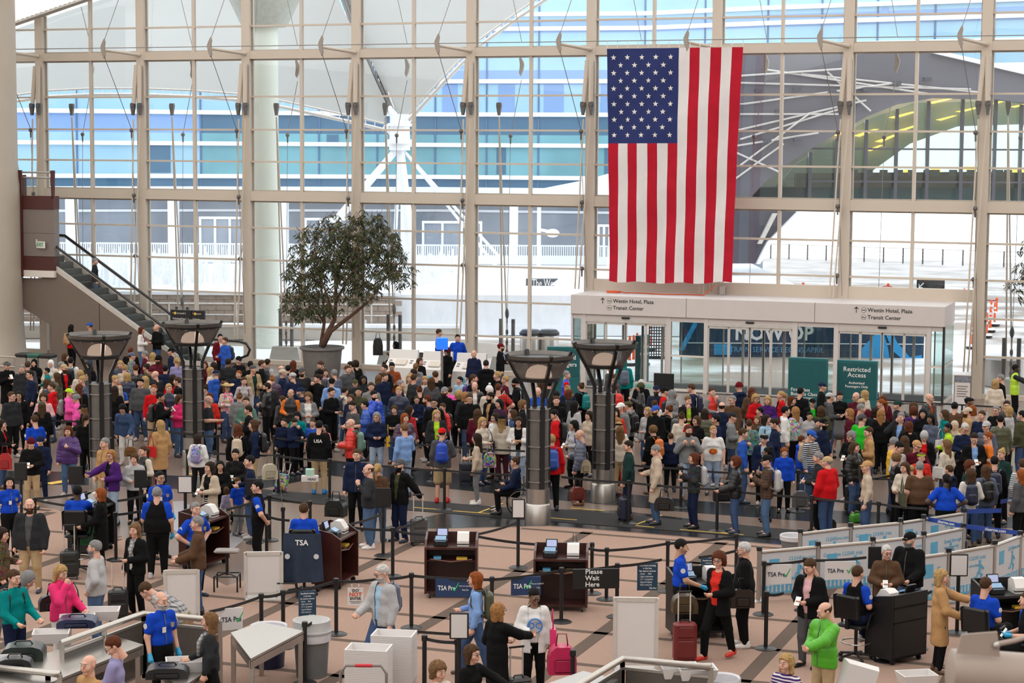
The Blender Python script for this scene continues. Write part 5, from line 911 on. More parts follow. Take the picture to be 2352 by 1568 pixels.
# ---- luggage ----
def roller(P, yaw, col, lab, h_=.55, w_=.36, d_=.23, handle=.45, fab='nylon', tilt=0.0):
    t = thing('suitcase', lab, 'suitcase', M=T(P[0], P[1], 0) @ RZ(yaw) @ RX(tilt)); mm = MATS['shiny_nylon'] if fab == 'nylon' else FABL[fab]
    cs = MB().bev(-w_/2, w_/2, -d_/2, d_/2, .06, .06+h_, .05).build('case', mm, t, color=col); MB().bev(-w_*.38, w_*.38, -d_/2-.03, -d_/2+.02, .12, .06+h_*.55, .02).build('pocket', mm, cs, color=tuple(c*.8 for c in col)); MB().bev(-w_*.38, w_*.38, -d_/2-.02, -d_/2+.02, .08+h_*.6, .06+h_*.92, .02).build('pocket', mm, cs, color=tuple(c*.8 for c in col))
    if handle: MB().tube([(-.1, d_*.3, .06+h_), (-.1, d_*.3, .06+h_+handle)], .012, 6).tube([(.1, d_*.3, .06+h_), (.1, d_*.3, .06+h_+handle)], .012, 6).build('handle_tube', m_alu, t); MB().tube([(-.12, d_*.3, .06+h_+handle), (.12, d_*.3, .06+h_+handle)], .018, 6).build('grip', m_dark, t)
    MB().tube([(-.08, 0, .06+h_), (-.06, 0, .1+h_), (.06, 0, .1+h_), (.08, 0, .06+h_)], .012, 5).build('carry_handle', m_dark, cs)
    for sx in (-1, 1):
        for sy in (-1, 1): MB().cyl((sx*w_*.4-.012, sy*d_*.35, .035), (sx*w_*.4+.012, sy*d_*.35, .035), .035, n=10).build('wheel', m_dark, t)
    return t
mat('shiny_nylon', (1, 1, 1), .45, objcol=True, var=.06, scale=8, bump=.15, nscale=20)
FABL = {'floral': None}
def floral_l():
    m = mat('floral_luggage', (1, 1, 1), .5, objcol=True); nt = m.node_tree; b = nt.nodes['Principled BSDF']; tc = nt.nodes.new('ShaderNodeTexCoord'); v = nt.nodes.new('ShaderNodeTexVoronoi'); v.inputs['Scale'].default_value = 22; nt.links.new(tc.outputs['Object'], v.inputs['Vector']); hs = nt.nodes.new('ShaderNodeHueSaturation'); hs.inputs['Saturation'].default_value = 1.1; hs.inputs['Value'].default_value = .5; nt.links.new(v.outputs['Color'], hs.inputs['Color']); nt.links.new(hs.outputs[0], b.inputs['Base Color']); return m
FABL['floral'] = floral_l()
K_ = (.012, .012, .013)
roller(G(962, 1252), .3, (.07, .068, .07), 'grey roller suitcase with extended handle beside the person in olive', .52, .36, .22, .5); roller(G(1572, 1522), .1, (.16, .012, .012), 'red roller suitcase carrying an olive travel bag', .62, .38, .24, .5); roller(G(642, 1132), -.6, (1, 1, 1), 'bright flower patterned roller suitcase leaning behind a walker', .42, .32, .2, .3, 'floral', -.35)
roller(G(1434, 1198), -1.4, (.012, .016, .04), 'navy roller suitcase beside the person in dark green jacket', .5, .36, .22, .0); roller(G(1070, 1112), .1, (.012, .014, .025), 'dark navy roller suitcase under the queue belt', .5, .34, .22, .35); roller(G(1960, 1178), -.2, K_, 'large black roller suitcase behind the person in red jacket', .6, .42, .26, .3)
roller(G(272, 1425), .2, K_, 'black roller suitcase held by the bending person', .5, .36, .22, .5); roller(G(160, 1330), .2, (.02, .022, .02), 'dark roller suitcase with lime tag by the woman with ginger hair', .5, .36, .22, .5); roller(G(2200, 1300), .3, K_, 'black suitcase at the end of the barrier panels', .5, .36, .22, .2); roller(G(1190, 1640), .4, K_, 'black roller suitcase pulled by the person in black sweater', .5, .38, .24, .45)
def soft_bag(P, yaw, col, lab, w_=.4, d_=.2, h_=.26, handle=.18, name='travel_bag', mm=None):
    mm = mm or MATS['smooth_leather']; t = thing(name, lab, 'bag', M=T(*P) @ RZ(yaw)); MB().prism([(-w_/2, 0), (w_/2, 0), (w_/2, h_*.55), (w_*.42, h_*.85), (w_*.25, h_), (-w_*.25, h_), (-w_*.42, h_*.85), (-w_/2, h_*.55)], -d_/2, d_/2, 'y').build('bag_body', mm, t, True, color=col)
    MB().bev(-w_*.3, w_*.3, -d_/2-.025, -d_/2+.01, h_*.1, h_*.55, .02).build('pocket', mm, t, color=tuple(c*.75 for c in col)); MB().tube([(-w_*.22, 0, h_*.95), (-w_*.16, 0, h_+handle), (w_*.16, 0, h_+handle), (w_*.22, 0, h_*.95)], .012, 6).build('handle', mm, t, 'all', color=tuple(c*.5 for c in col)); return t
mat('smooth_leather', (1, 1, 1), .35, objcol=True, var=.08, scale=10)
def hung(x, y, z, col, lab, **k): P = G(x, y, z); soft_bag((P.x, P.y, z), k.pop('yaw', .1), col, lab, **k)
hung(1572, 1406, .72, (.07, .045, .02), 'olive and tan travel bag on top of the red suitcase', w_=.42, d_=.24, h_=.3); hung(1326, 1148, .42, (.13, .018, .010), 'brown leather satchel hanging from the hand in slate puffer', w_=.34, d_=.16, h_=.3, yaw=.4); hung(1525, 1172, .38, K_, 'black leather briefcase held by the person in trench coat', w_=.44, d_=.14, h_=.3, yaw=-.1)
hung(772, 1185, .45, (.013, .014, .013), 'black duffel bag slung from the shoulder in navy jacket', w_=.44, d_=.26, h_=.36, yaw=-.3); hung(1893, 1212, .06, K_, 'black handbag held low by the person in red jacket', w_=.5, d_=.2, h_=.22); hung(1660, 1150, .55, K_, 'black shopping bag of the person in black puffer', w_=.42, d_=.2, h_=.34); hung(300, 1047, .7, (.2, .09, .02), 'tan leather bag beside the person in white trousers', w_=.3, d_=.14, h_=.24); hung(205, 1250, .55, (.008, .10, .035), 'green tote bag on the arm in long black coat', w_=.36, d_=.1, h_=.42); hung(12, 1078, .55, (.4, .02, .02), 'red glitter tote bag beside the black framed sign', w_=.32, d_=.1, h_=.4); hung(1838, 1165, .35, (.1, .1, .1), 'striped black and white tote beside the grey haired traveller', w_=.36, d_=.12, h_=.38); hung(1320, 1255, .0, (.3, .3, .3), 'small grey pouch on the floor by the second podium', w_=.2, d_=.1, h_=.1)
hung(1290, 1545, .55, (.50, .02, .09), 'pink patterned bag on the arm of the person in white', w_=.42, d_=.26, h_=.42, name='shopping_bag'); hung(1125, 1073, .75, (.35, .12, .10), 'colourful flower tote beside the person in beige sweater', w_=.3, d_=.12, h_=.36, mm=FABL['floral']); hung(1345, 1085, .8, (.4, .33, .22), 'cream coat over the arm near the lamp column', w_=.25, d_=.12, h_=.3)
hung(178, 1436, .95, (.012, .018, .06), 'navy soft suitcase lying across the trays', w_=.6, d_=.4, h_=.14, handle=.04, name='suitcase'); hung(55, 1512, .80, (.02, .028, .024), 'dark green suitcase lying on the roller table', w_=.62, d_=.4, h_=.22, handle=.05, name='suitcase'); hung(35, 1540, .80, K_, 'black duffel bag beside the dark green suitcase', w_=.5, d_=.25, h_=.2, handle=.05); hung(385, 1552, .80, K_, 'open black suitcase being searched on the steel table', w_=.6, d_=.4, h_=.16, handle=.04, name='suitcase'); hung(125, 1400, .85, K_, 'glossy black quilted handbag on the arm in pink jacket', w_=.5, d_=.16, h_=.26, yaw=.4); hung(1705, 1395, .75, (.02, .013, .010), 'dark brown messenger bag at the hip of the white haired person', w_=.4, d_=.1, h_=.32); hung(1968, 1198, .0, (.05, .25, .02), 'lime green bag on the floor by the belt post', w_=.3, d_=.25, h_=.18, handle=.06)
hung(620, 1100, .65, (.45, .40, .30), 'cream printed tote riding on the flower suitcase', w_=.36, d_=.14, h_=.36, yaw=.3); hung(868, 815, .9, K_, 'large black hiking backpack carried high near the kiosks', w_=.36, d_=.26, h_=.62, name='hiking_backpack')
P = G(712, 1105, .55); sb2 = thing('shoe_box', 'white shoe box lettered HEAD carried low', 'box', P); MB().bev(-.2, .2, -.08, .08, 0, .14, .01).build('box', m_tray, sb2); MB().bev(-.1, .1, -.07, .07, .14, .3, .01).build('upper_box', mat('mint_box', (.4, .6, .5), .5), sb2); text('HEAD', .08, 'lettering', m_ink, sb2, T(-.05, -.082, .06) @ XZ, .02)
# ---- wheelchair ----
P = at_head('I', 1880, 352, .46, 1.66); wh = thing('wheelchair', 'manual wheelchair with large spoked wheels beside the lamp column', 'wheelchair', (P.x, P.y, 0), -math.pi/2)
MB().bev(-.2, .2, -.22, .2, .44, .49, .02).build('seat', m_dark, wh); MB().bev(-.2, .2, .18, .22, .49, .85, .02).build('backrest', m_dark, wh)
for s in (-1, 1):
    x = s*.26; tor = [(x, .12+.31*math.cos(u), .32+.31*math.sin(u)) for u in np.linspace(0, 2*math.pi, 33)]; w0 = MB().tube(tor, .018, 6); wo = w0.build('wheel', m_dark, wh, 'all'); MB().tube([(x+s*.03, .12+.27*math.cos(u), .32+.27*math.sin(u)) for u in np.linspace(0, 2*math.pi, 33)], .008, 5).build('push_rim', m_steel, wo); MB().cyl((x-.02, .12, .32), (x+.02, .12, .32), .035, n=10).build('hub', m_steel, wo)
    sp_ = MB()
    for k in range(16): u = k*math.pi/8; sp_.cyl((x, .12, .32), (x, .12+.3*math.cos(u), .32+.3*math.sin(u)), .003, n=4)
    sp_.build('spokes', m_steel, wo); MB().tube([(s*.21, .2, .88), (s*.21, .2, .46), (s*.21, -.25, .46), (s*.19, -.42, .16), (s*.19, -.56, .12)], .014, 6).build('frame_tube', m_steel, wh); MB().cyl((s*.17, -.36, .07), (s*.2, -.36, .07), .065, n=14).build('castor', m_dark, wh); MB().box(s*.19-.07, s*.19+.02, -.6, -.46, .10, .12).build('footplate', m_dark, wh)
# ---- spotlight on the near balcony, out of focus range in the photo ----
m_bei = mat('beige_fixture', (.33, .265, .23), .5, var=.02)
Pf = ray(2300, 1548)*9.0+np.array([0, 0, CAMH]); fx = thing('balcony_spotlight', 'large beige cylindrical spotlight with barn door flap on a bracket', 'spotlight', M=T(*Pf) @ RZ(0) @ RY(.07)); q = MB(); q.M = RY(math.pi/2); q.lathe([(.09, -.24), (.10, -.235), (.105, -.15), (.105, .5)], 32); q.build('barrel', m_bei, fx, True)
MB().prism([(-.235, .10), (-.22, .19), (-.06, .215), (-.035, .10)], -.08, -.07, 'y').build('barn_door', m_bei, fx); MB().tube([(-.05, -.08, .16), (.02, -.08, .18), (.3, -.05, .28)], .012, 8).build('stay_arm', m_bei, fx); MB().ball((-.06, -.085, .155), .018).build('pivot', m_steel, fx); MB().cyl((.4, 0, -.1), (.4, 0, -.6), .03).build('mount', m_bei, fx)
bl_ = thing('balcony_ledge', 'beige balcony ledge carrying the spotlight', 'ledge', M=T(*Pf)); MB().box(.1, 2.5, -.1, .6, -.75, -.6).build('ledge', m_bei, bl_)
MB().box(2.2, 2.5, -.1, .6, -8, -.75).build('ledge_post', m_bei, bl_)
# ================= people =================
def nets(F, org, h):                               # naive surface nets
    s = F < 0; nx, ny, nz = F.shape; cnt = np.zeros((nx-1, ny-1, nz-1), np.int8)
    for i in (0, 1):
        for j in (0, 1):
            for k in (0, 1): cnt += s[i:nx-1+i, j:ny-1+j, k:nz-1+k]
    act = (cnt > 0) & (cnt < 8); cells = np.argwhere(act); idx = -np.ones(act.shape, np.int64); idx[act] = np.arange(len(cells))
    acc = np.zeros((len(cells), 3)); num = np.zeros(len(cells)); O8 = [(i, j, k) for i in (0, 1) for j in (0, 1) for k in (0, 1)]
    for a in O8:
        for ax in range(3):
            if a[ax] == 0:
                b = list(a); b[ax] = 1; f1 = F[cells[:, 0]+a[0], cells[:, 1]+a[1], cells[:, 2]+a[2]]; f2 = F[cells[:, 0]+b[0], cells[:, 1]+b[1], cells[:, 2]+b[2]]
                m = (f1 < 0) != (f2 < 0); t = np.where(m, f1/np.where(m, f1-f2, 1), 0); p = np.zeros((len(cells), 3)); p[:] = a; p[:, ax] += t
                acc += p*m[:, None]; num += m
    V = org+h*(cells+acc/num[:, None]); Q = []
    for ax in range(3):
        b, c = [(1, 2), (2, 0), (0, 1)][ax]; sl0 = [slice(None)]*3; sl1 = [slice(None)]*3; sl0[ax] = slice(0, -1); sl1[ax] = slice(1, None)
        s0 = s[tuple(sl0)]; s1 = s[tuple(sl1)]; m = s0 != s1; e = np.argwhere(m); n_ = np.array(F.shape)
        e = e[(e[:, b] > 0) & (e[:, c] > 0) & (e[:, b] < n_[b]-1) & (e[:, c] < n_[c]-1)]
        if not len(e): continue
        def ci(db, dc): q = e.copy(); q[:, b] -= db; q[:, c] -= dc; return idx[q[:, 0], q[:, 1], q[:, 2]]
        q = np.stack([ci(1, 1), ci(0, 1), ci(0, 0), ci(1, 0)], 1); fl_ = s0[e[:, 0], e[:, 1], e[:, 2]]; q[~fl_] = q[~fl_][:, ::-1]; Q.append(q)
    return V, np.concatenate(Q)
def A3(*v): return np.array(v, float)
def sg_(a, b, r0, r1, u=None, w=1.0, puff=0.0): return (A3(*a), A3(*b), r0, r1, u, w, puff)
def field(prims, P, k=0.035, grow=0.0):
    D = None
    for a, b, r0, r1, u, w, puff in prims:
        ab = b-a; L2 = float(ab@ab)+1e-12; t = np.clip(((P-a)@ab)/L2, 0, 1); q = P-a-t[..., None]*ab; q2 = (q*q).sum(-1)
        if u is not None: du = q@u; q2 = q2+du*du*(1/w**2-1)
        r = r0+(r1-r0)*t
        if puff: r = r+puff*np.abs(np.sin(t*math.sqrt(L2)/.085*math.pi))-puff*.4
        d = np.sqrt(q2)-r
        if D is None: D = d
        else: h = np.clip(.5+.5*(D-d)/k, 0, 1); D = D*(1-h)+d*h-k*h*(1-h)
    return D-grow
def mesh_of(prims, h, k=0.035, grow=0.0, post=None, pad=.06):
    lo = np.min([np.minimum(p[0], p[1])-max(p[2], p[3])*max(1, p[5]) for p in prims], 0)-grow-pad*.6; hi = np.max([np.maximum(p[0], p[1])+max(p[2], p[3])*max(1, p[5]) for p in prims], 0)+grow+pad*.6
    n = np.ceil((hi-lo)/h).astype(int)+2; ax = [lo[i]+h*np.arange(n[i]) for i in range(3)]; P = np.stack(np.meshgrid(*ax, indexing='ij'), -1)
    F = field(prims, P, k, grow)
    if post is not None: F = post(F, P)
    return nets(F, lo, h)
def np_mesh(name, parts, mats, smooth=True):         # parts: (V, Q, slot)
    V = np.concatenate([p[0] for p in parts]); off = 0; Fs = []; mi = []
    for v, q, s in parts: Fs.append(q+off); off += len(v); mi += [s]*len(q)
    q = np.concatenate(Fs); me = bpy.data.meshes.new(name); me.vertices.add(len(V)); me.vertices.foreach_set('co', V.astype(np.float32).ravel()); me.loops.add(q.size); me.loops.foreach_set('vertex_index', q.astype(np.int32).ravel())
    me.polygons.add(len(q)); me.polygons.foreach_set('loop_start', np.arange(0, q.size, 4, dtype=np.int32)); me.polygons.foreach_set('loop_total', np.full(len(q), 4, np.int32))
    for m in mats: me.materials.append(m)
    me.polygons.foreach_set('material_index', np.array(mi, np.int32)); me.update(calc_edges=True)
    if smooth: me.shade_smooth()
    return me
m_skin = mat('skin', (1, 1, 1), .5, objcol=True, var=.05, scale=14); m_cloth = mat('woven_cloth', (1, 1, 1), .85, objcol=True, var=.09, scale=9, bump=.55, nscale=11, spec=.1); m_hair = mat('hair', (1, 1, 1), .75, objcol=True, var=.25, scale=30, bump=.6, nscale=60, spec=.15)
m_leather = mat('smooth_leather', (1, 1, 1), .35, objcol=True, var=.08, scale=10); m_nyl = mat('shiny_nylon', (1, 1, 1), .45, objcol=True, var=.06, scale=8, bump=.15, nscale=20)
m_eye = mat('eye_white', (.75, .72, .68), .3); m_iris = mat('iris', (.03, .02, .015), .2); m_lip = mat('lips', (.42, .14, .12), .5); m_brow = mat('brow', (.13, .08, .055), .8)
def pattern_mat(name, kind):
    m = mat(name, (1, 1, 1), .85, objcol=True, var=.08, scale=9, spec=.2); nt = m.node_tree; b = nt.nodes['Principled BSDF']; L = nt.links; src = b.inputs['Base Color'].links[0].from_socket; tc = nt.nodes.new('ShaderNodeTexCoord')
    mx = nt.nodes.new('ShaderNodeMix'); mx.data_type = 'RGBA'; L.new(src, mx.inputs[6])
    if kind == 'floral':
        v = nt.nodes.new('ShaderNodeTexVoronoi'); v.inputs['Scale'].default_value = 28; L.new(tc.outputs['Object'], v.inputs['Vector']); mu = nt.nodes.new('ShaderNodeMix'); mu.data_type = 'RGBA'; mu.blend_type = 'MULTIPLY'; mu.inputs[0].default_value = 1; L.new(v.outputs['Color'], mu.inputs[6]); L.new(src, mu.inputs[7]); ga_ = nt.nodes.new('ShaderNodeMix'); ga_.data_type = 'RGBA'; ga_.blend_type = 'ADD'; ga_.inputs[0].default_value = 1; L.new(mu.outputs[2], ga_.inputs[6]); L.new(mu.outputs[2], ga_.inputs[7]); L.new(ga_.outputs[2], mx.inputs[7]); mx.inputs[0].default_value = .85
    else:
        wv = nt.nodes.new('ShaderNodeTexWave'); wv.bands_direction = 'Z'; wv.inputs['Scale'].default_value = 7 if kind == 'stripe' else 5; L.new(tc.outputs['Object'], wv.inputs['Vector']); gt = nt.nodes.new('ShaderNodeMath'); gt.operation = 'GREATER_THAN'; gt.inputs[1].default_value = .62; L.new(wv.outputs['Fac'], gt.inputs[0])
        if kind == 'plaid':
            w2 = nt.nodes.new('ShaderNodeTexWave'); w2.bands_direction = 'X'; w2.inputs['Scale'].default_value = 5; L.new(tc.outputs['Object'], w2.inputs['Vector']); g2 = nt.nodes.new('ShaderNodeMath'); g2.operation = 'GREATER_THAN'; g2.inputs[1].default_value = .62; L.new(w2.outputs['Fac'], g2.inputs[0])
            ad = nt.nodes.new('ShaderNodeMath'); ad.operation = 'ADD'; L.new(gt.outputs[0], ad.inputs[0]); L.new(g2.outputs[0], ad.inputs[1]); ml = nt.nodes.new('ShaderNodeMath'); ml.operation = 'MULTIPLY'; ml.inputs[1].default_value = .42; L.new(ad.outputs[0], ml.inputs[0]); L.new(ml.outputs[0], mx.inputs[0]); mx.inputs[7].default_value = (.02, .02, .025, 1)
        else: L.new(gt.outputs[0], mx.inputs[0]); mx.inputs[7].default_value = (.6, .6, .6, 1)
    L.new(mx.outputs[2], b.inputs['Base Color']); return m
FAB = {'plain': m_cloth, 'plaid': pattern_mat('plaid_cloth', 'plaid'), 'stripe': pattern_mat('striped_cloth', 'stripe'), 'floral': pattern_mat('floral_cloth', 'floral'), 'leather': m_leather, 'nylon': m_nyl}
# ---- head, hands (built once each) ----
def ell(P, c, r): q = (P-A3(*c))/A3(*r); k0 = np.sqrt((q*q).sum(-1))+1e-9; k1 = np.sqrt(((q/A3(*r))**2).sum(-1))+1e-9; return k0*(k0-1)/k1
def smin(a, b, k): h = np.clip(.5+.5*(b-a)/k, 0, 1); return b*(1-h)+a*h-k*h*(1-h)
def gridP(lo, hi, h): n = np.ceil((A3(*hi)-A3(*lo))/h).astype(int)+2; ax = [lo[i]+h*np.arange(n[i]) for i in range(3)]; return np.stack(np.meshgrid(*ax, indexing='ij'), -1)
def skull(P):
    D = ell(P, (0, .018, .03), (.077, .097, .086)); D = smin(D, field([sg_((0, -.02, -.03), (0, -.052, -.088), .064, .034)], P), .04)
    D = smin(D, field([sg_((-.03, -.082, .036), (.03, -.082, .036), .012, .012)], P), .02); D = smin(D, field([sg_((0, -.092, .012), (0, -.112, -.024), .008, .0135)], P), .012)
    for s in (-1, 1):
        D = smin(D, ell(P, (s*.04, -.062, -.03), (.026, .026, .03)), .03); D = smin(D, ell(P, (s*.081, .012, -.002), (.010, .02, .031)), .008); D = np.maximum(D, -(np.sqrt(((P-A3(s*.032, -.105, .012))**2).sum(-1))-.016))
    D = smin(D, field([sg_((-.018, -.088, -.056), (.018, -.088, -.056), .010, .010)], P), .012)
    return smin(D, field([sg_((0, .02, -.06), (0, .03, -.19), .056, .062)], P), .03)
def make_head(h):
    lo = (-.11, -.14, -.2); V, Q = nets(skull(gridP(lo, (.11, .14, .13), h)), A3(*lo), h); out = [(V, Q, 0)]
    def bl(c, r, s, n=3):
        vs = []; fs = []
        for ax in range(3):
            for sg in (-1, 1):
                b0 = len(vs)
                for i in range(n+1):
                    for j in range(n+1):
                        q = [0, 0, 0]; q[ax] = sg; q[(ax+1) % 3] = (2*i/n-1)*sg; q[(ax+2) % 3] = 2*j/n-1; q = np.array(q, float); vs.append(q/np.linalg.norm(q)*A3(*r)+A3(*c))
                fs += [(b0+i*(n+1)+j, b0+(i+1)*(n+1)+j, b0+(i+1)*(n+1)+j+1, b0+i*(n+1)+j+1) for i in range(n) for j in range(n)]
        out.append((np.array(vs), np.array(fs), s))
    for s in (-1, 1):
        bl((s*.032, -.084, .012), (.0155, .01, .0095), 1); bl((s*.032, -.0925, .012), (.007, .004, .0075), 2); bl((s*.034, -.0915, .036), (.019, .005, .0035), 4)
    bl((0, -.0985, -.054), (.023, .006, .0055), 3); bl((0, -.0965, -.062), (.018, .006, .005), 3); return out
HEADS = {0: make_head(.0088), 1: make_head(.0115)}
def make_hand(h, grip):
    pr = [sg_((0, 0, 0), (0, 0, -.085), .026, .036, A3(1, 0, 0), 1.35)]; D = []
    for k, (x, L) in enumerate(((-.034, .066), (-.012, .08), (.011, .075), (.033, .058))):
        c = .9 if grip else .35; p0 = A3(x*.95, -.0, -.082); p1 = p0+L*.5*A3(x*.6, -math.sin(c), -math.cos(c)); p2 = p1+L*.55*A3(x*.2, -math.sin(c*2), -math.cos(c*2)); D += [sg_(p0, p1, .0105, .0095), sg_(p1, p2, .0095, .0075)]
    D += [sg_((.03, -.005, -.025), (.058, -.022, -.062), .014, .0115), sg_((.058, -.022, -.062), (.055, -.045, -.095), .0115, .008)]
    prims = pr+D; lo = np.min([np.minimum(p[0], p[1]) for p in prims], 0)-.06; hi = np.max([np.maximum(p[0], p[1]) for p in prims], 0)+.06; P = gridP(lo, hi, h); F = field(pr, P)
    for d in D: F = smin(F, field([d], P), .006)
    return nets(F, lo, h)
HANDS = {(l, g): make_hand((.0062, .0085)[l], g) for l in (0, 1) for g in (0, 1)}
# ---- poses: elbow and wrist as (out, forward, height) ----
ARM = {'d': ((.235, -.03, 1.13), (.25, .05, .89)), 'p': ((.29, -.09, 1.16), (.205, .05, .97)), 'i': ((.37, -.07, 1.17), (.18, .02, 1.03)), 'h': ((.25, -.01, 1.14), (.09, .24, 1.12)), 'n': ((.25, .03, 1.15), (.10, .27, 1.27)),
       'e': ((.33, .12, 1.27), (.15, .02, 1.52)), 'f': ((.22, .2, 1.2), (.06, .19, 1.46)), 'r': ((.24, .24, 1.28), (.2, .49, 1.22)), 'o': ((.40, .08, 1.25), (.62, .2, 1.15)), 'b': ((.28, -.15, 1.17), (.3, -.3, .98)),
       'x': ((.25, .04, 1.13), (-.06, .19, 1.16)), 's': ((.28, .05, 1.15), (.14, .14, 1.33)), 'k': ((.27, -.12, 1.15), (.08, -.18, .98)), 'l': ((.24, .08, 1.12), (.2, .33, 1.02)), 'g': ((.25, .0, 1.13), (.26, .1, .87))}
GRIP = set('pinefbsgxr')
def rig(pose, legs, build, lean=0.0, seat=0.0, fem=False):
    J = {}; hv = {'s': 0, 'm': 1, 'l': 2}.get(build, 1); wide = {'s': .92, 'm': 1.0, 'l': 1.1}[build]
    for sd, sx, a in (('R', -1, pose[0]), ('L', 1, pose[1])):
        e, w_ = ARM[a]; J['sh'+sd] = A3(sx*(.158 if fem else .172)*wide, .01, 1.405); J['el'+sd] = A3(sx*(e[0]*wide), -e[1], e[2]); ww = w_[0]*(wide if w_[0] > .12 else 1); J['wr'+sd] = A3(sx*ww, -w_[1]-(.05 if build == 'l' and w_[1] > .1 else 0), w_[2])
        J['hp'+sd] = A3(sx*.09*wide, .01, .92)
        if legs == 'w': f = .24 if sd == 'R' else -.2
        else: f = .02 if sd == 'R' else -.01
        J['kn'+sd] = A3(sx*.105*wide, -f*.75-.02, .50); J['an'+sd] = A3(sx*.115*wide, -f+.03, .09 if f >= 0 or legs != 'w' else .13); J['to'+sd] = J['an'+sd]+A3(sx*.03, -.16, -.05)
        if legs == 't': J['kn'+sd] = A3(sx*.15, -.43, .93); J['an'+sd] = A3(sx*.15, -.40, .50); J['to'+sd] = J['an'+sd]+A3(sx*.02, -.17, -.05)
    for k_, v_ in (('pel', (0, .01, .93)), ('wai', (0, .01, 1.06)), ('bel', (0, -.0, 1.14)), ('che', (0, .01, 1.27)), ('shc', (0, .012, 1.40)), ('nek', (0, .02, 1.45)), ('hed', (0, -.012, 1.635))): J[k_] = A3(*v_)
    if lean:
        c, s = math.cos(lean), math.sin(lean)
        for k_ in list(J):
            if k_[:2] in ('sh', 'el', 'wr', 'wa', 'be', 'ch', 'ne', 'he'):
                p = J[k_]-A3(0, .01, .95); J[k_] = A3(p[0], p[1]*c-p[2]*s, p[1]*s+p[2]*c)+A3(0, .01, .95)
    if legs == 't':
        for k_ in J: J[k_] = J[k_]+A3(0, 0, seat-.83)
    return J, hv
UX = A3(1, 0, 0)
def body_prims(J, hv, fem):
    b = (-.006, .012, .058)[hv]; w = (1.32, 1.42, 1.38)[hv]; ch = (.094, .106, .126)[hv]
    P = [sg_(J['pel']-A3(0, 0, .03), J['wai'], .102+b*.6, .096+b*.9, UX, w+(.08 if fem else 0)), sg_(J['wai'], J['che'], .094+b, ch, UX, w+.04-(.06 if fem else 0)), sg_(J['che'], J['shc']-A3(0, 0, .03), ch, .078+b*.3, UX, w+.16), sg_(J['shR']*.8+J['shL']*.2-A3(0, 0, .012), J['shL']*.8+J['shR']*.2-A3(0, 0, .012), .062, .062), sg_(J['nek']-A3(0, 0, .06), J['hed']-A3(0, -.03, .1), .062+b*.2, .055+b*.2)]
    if fem: P.insert(4, sg_(J['che']+A3(-.06, -.055, .0), J['che']+A3(.06, -.055, .0), .062, .062))
    return P
def arm_prims(J, hv, upto=1.0, g=0.0, puff=0.0):
    P = []; b = (0, .004, .014)[hv]
    for s in 'RL':
        a, e, w_ = J['sh'+s], J['el'+s], J['wr'+s]
        if upto <= .5: P.append(sg_(a, a+(e-a)*upto*1.6, .056+b+g, .054+b+g, None, 1, puff)); continue
        P += [sg_(a, e, .055+b+g, .044+b+g, None, 1, puff), sg_(e, e+(w_-e)*upto, .043+b+g, .031+b*.5+g*1.2, None, 1, puff)]
    return P
def leg_prims(J, hv, upto=2.0, g=0.0, tap=1.0):
    P = []; b = (-.004, .004, .018)[hv]
    for s in 'RL':
        h_, k_, a = J['hp'+s], J['kn'+s], J['an'+s]; P.append(sg_(h_, k_ if upto >= 1 else h_+(k_-h_)*upto, .088+b+g, .058+b*.7+g*tap if upto >= 1 else .085+b+g*1.5))
        if upto > 1: P.append(sg_(k_, k_+(a-k_)*(upto-1), .058+b*.7+g*tap, .042+g*1.3*tap))
    return P
def frame_to(z_from, z_to, fwd):                    # matrix with -z along the forearm
    d = z_to-z_from; d = d/np.linalg.norm(d); z = -d; y = -fwd-(-fwd@z)*z; y = y/np.linalg.norm(y); x = np.cross(y, z); return np.stack([x, y, z], 1)
BODY = {}; CL = {}
def get_rig(pose, legs, build, lean, seat, fem):
    key = ('rig', pose, legs, build, lean, seat, fem)
    if key not in CL: CL[key] = rig(pose, legs, build, lean, seat, fem)
    return CL[key]
def head_M(J, yaw, pit): return Matrix.Translation(Vector(J['hed'])+Vector((0, 0, .006))) @ RZ(yaw) @ RX(pit) @ Matrix.Scale(1.06, 4)
def body_mesh(pose, legs, build, fem, yaw, pit, lean, seat, lod):
    key = (pose, legs, build, fem, yaw, pit, lean, seat, lod)
    if key in BODY: return BODY[key]
    J, hv = get_rig(pose, legs, build, lean, seat, fem); k2 = ('base', pose, legs, build, fem, lean, seat, lod)
    if k2 not in CL:
        pr = body_prims(J, hv, fem)+arm_prims(J, hv)+leg_prims(J, hv)+[sg_(J['an'+s], J['to'+s], .038, .028) for s in 'RL']
        V, Q = mesh_of(pr, .026 if lod else .024, .03); parts = [(V, Q, 0)]
        for s, sx in (('R', -1), ('L', 1)):
            a = pose[0 if s == 'R' else 1]; hv_, hq = HANDS[(lod, 1 if a in GRIP else 0)]; hv2 = hv_.copy(); hq2 = hq
            inw = A3(-sx, 0, 0) if a in 'dpigbk' else A3(0, 0, 1) if a in 'hnlor' else A3(-sx*.5, .6, 0)
            if s == 'L': hv2[:, 0] *= -1; hq2 = hq[:, ::-1]
            if a in 'hnlo': inw = A3(-sx*.6, 0, .8)
            Rm = frame_to(J['el'+s], J['wr'+s], inw); parts.append((hv2@Rm.T+J['wr'+s], hq2, 0))
        CL[k2] = parts
    M = np.array(head_M(J, yaw, pit)); parts = list(CL[k2])
    for v, q, s in HEADS[lod]: parts.append((v@M[:3, :3].T+M[:3, 3], q, s))
    BODY[key] = np_mesh('body', parts, [m_skin, m_eye, m_iris, m_lip, m_brow]); return BODY[key]
def drop_faces(V, Q, keep): return V, Q[keep[Q].any(1)]
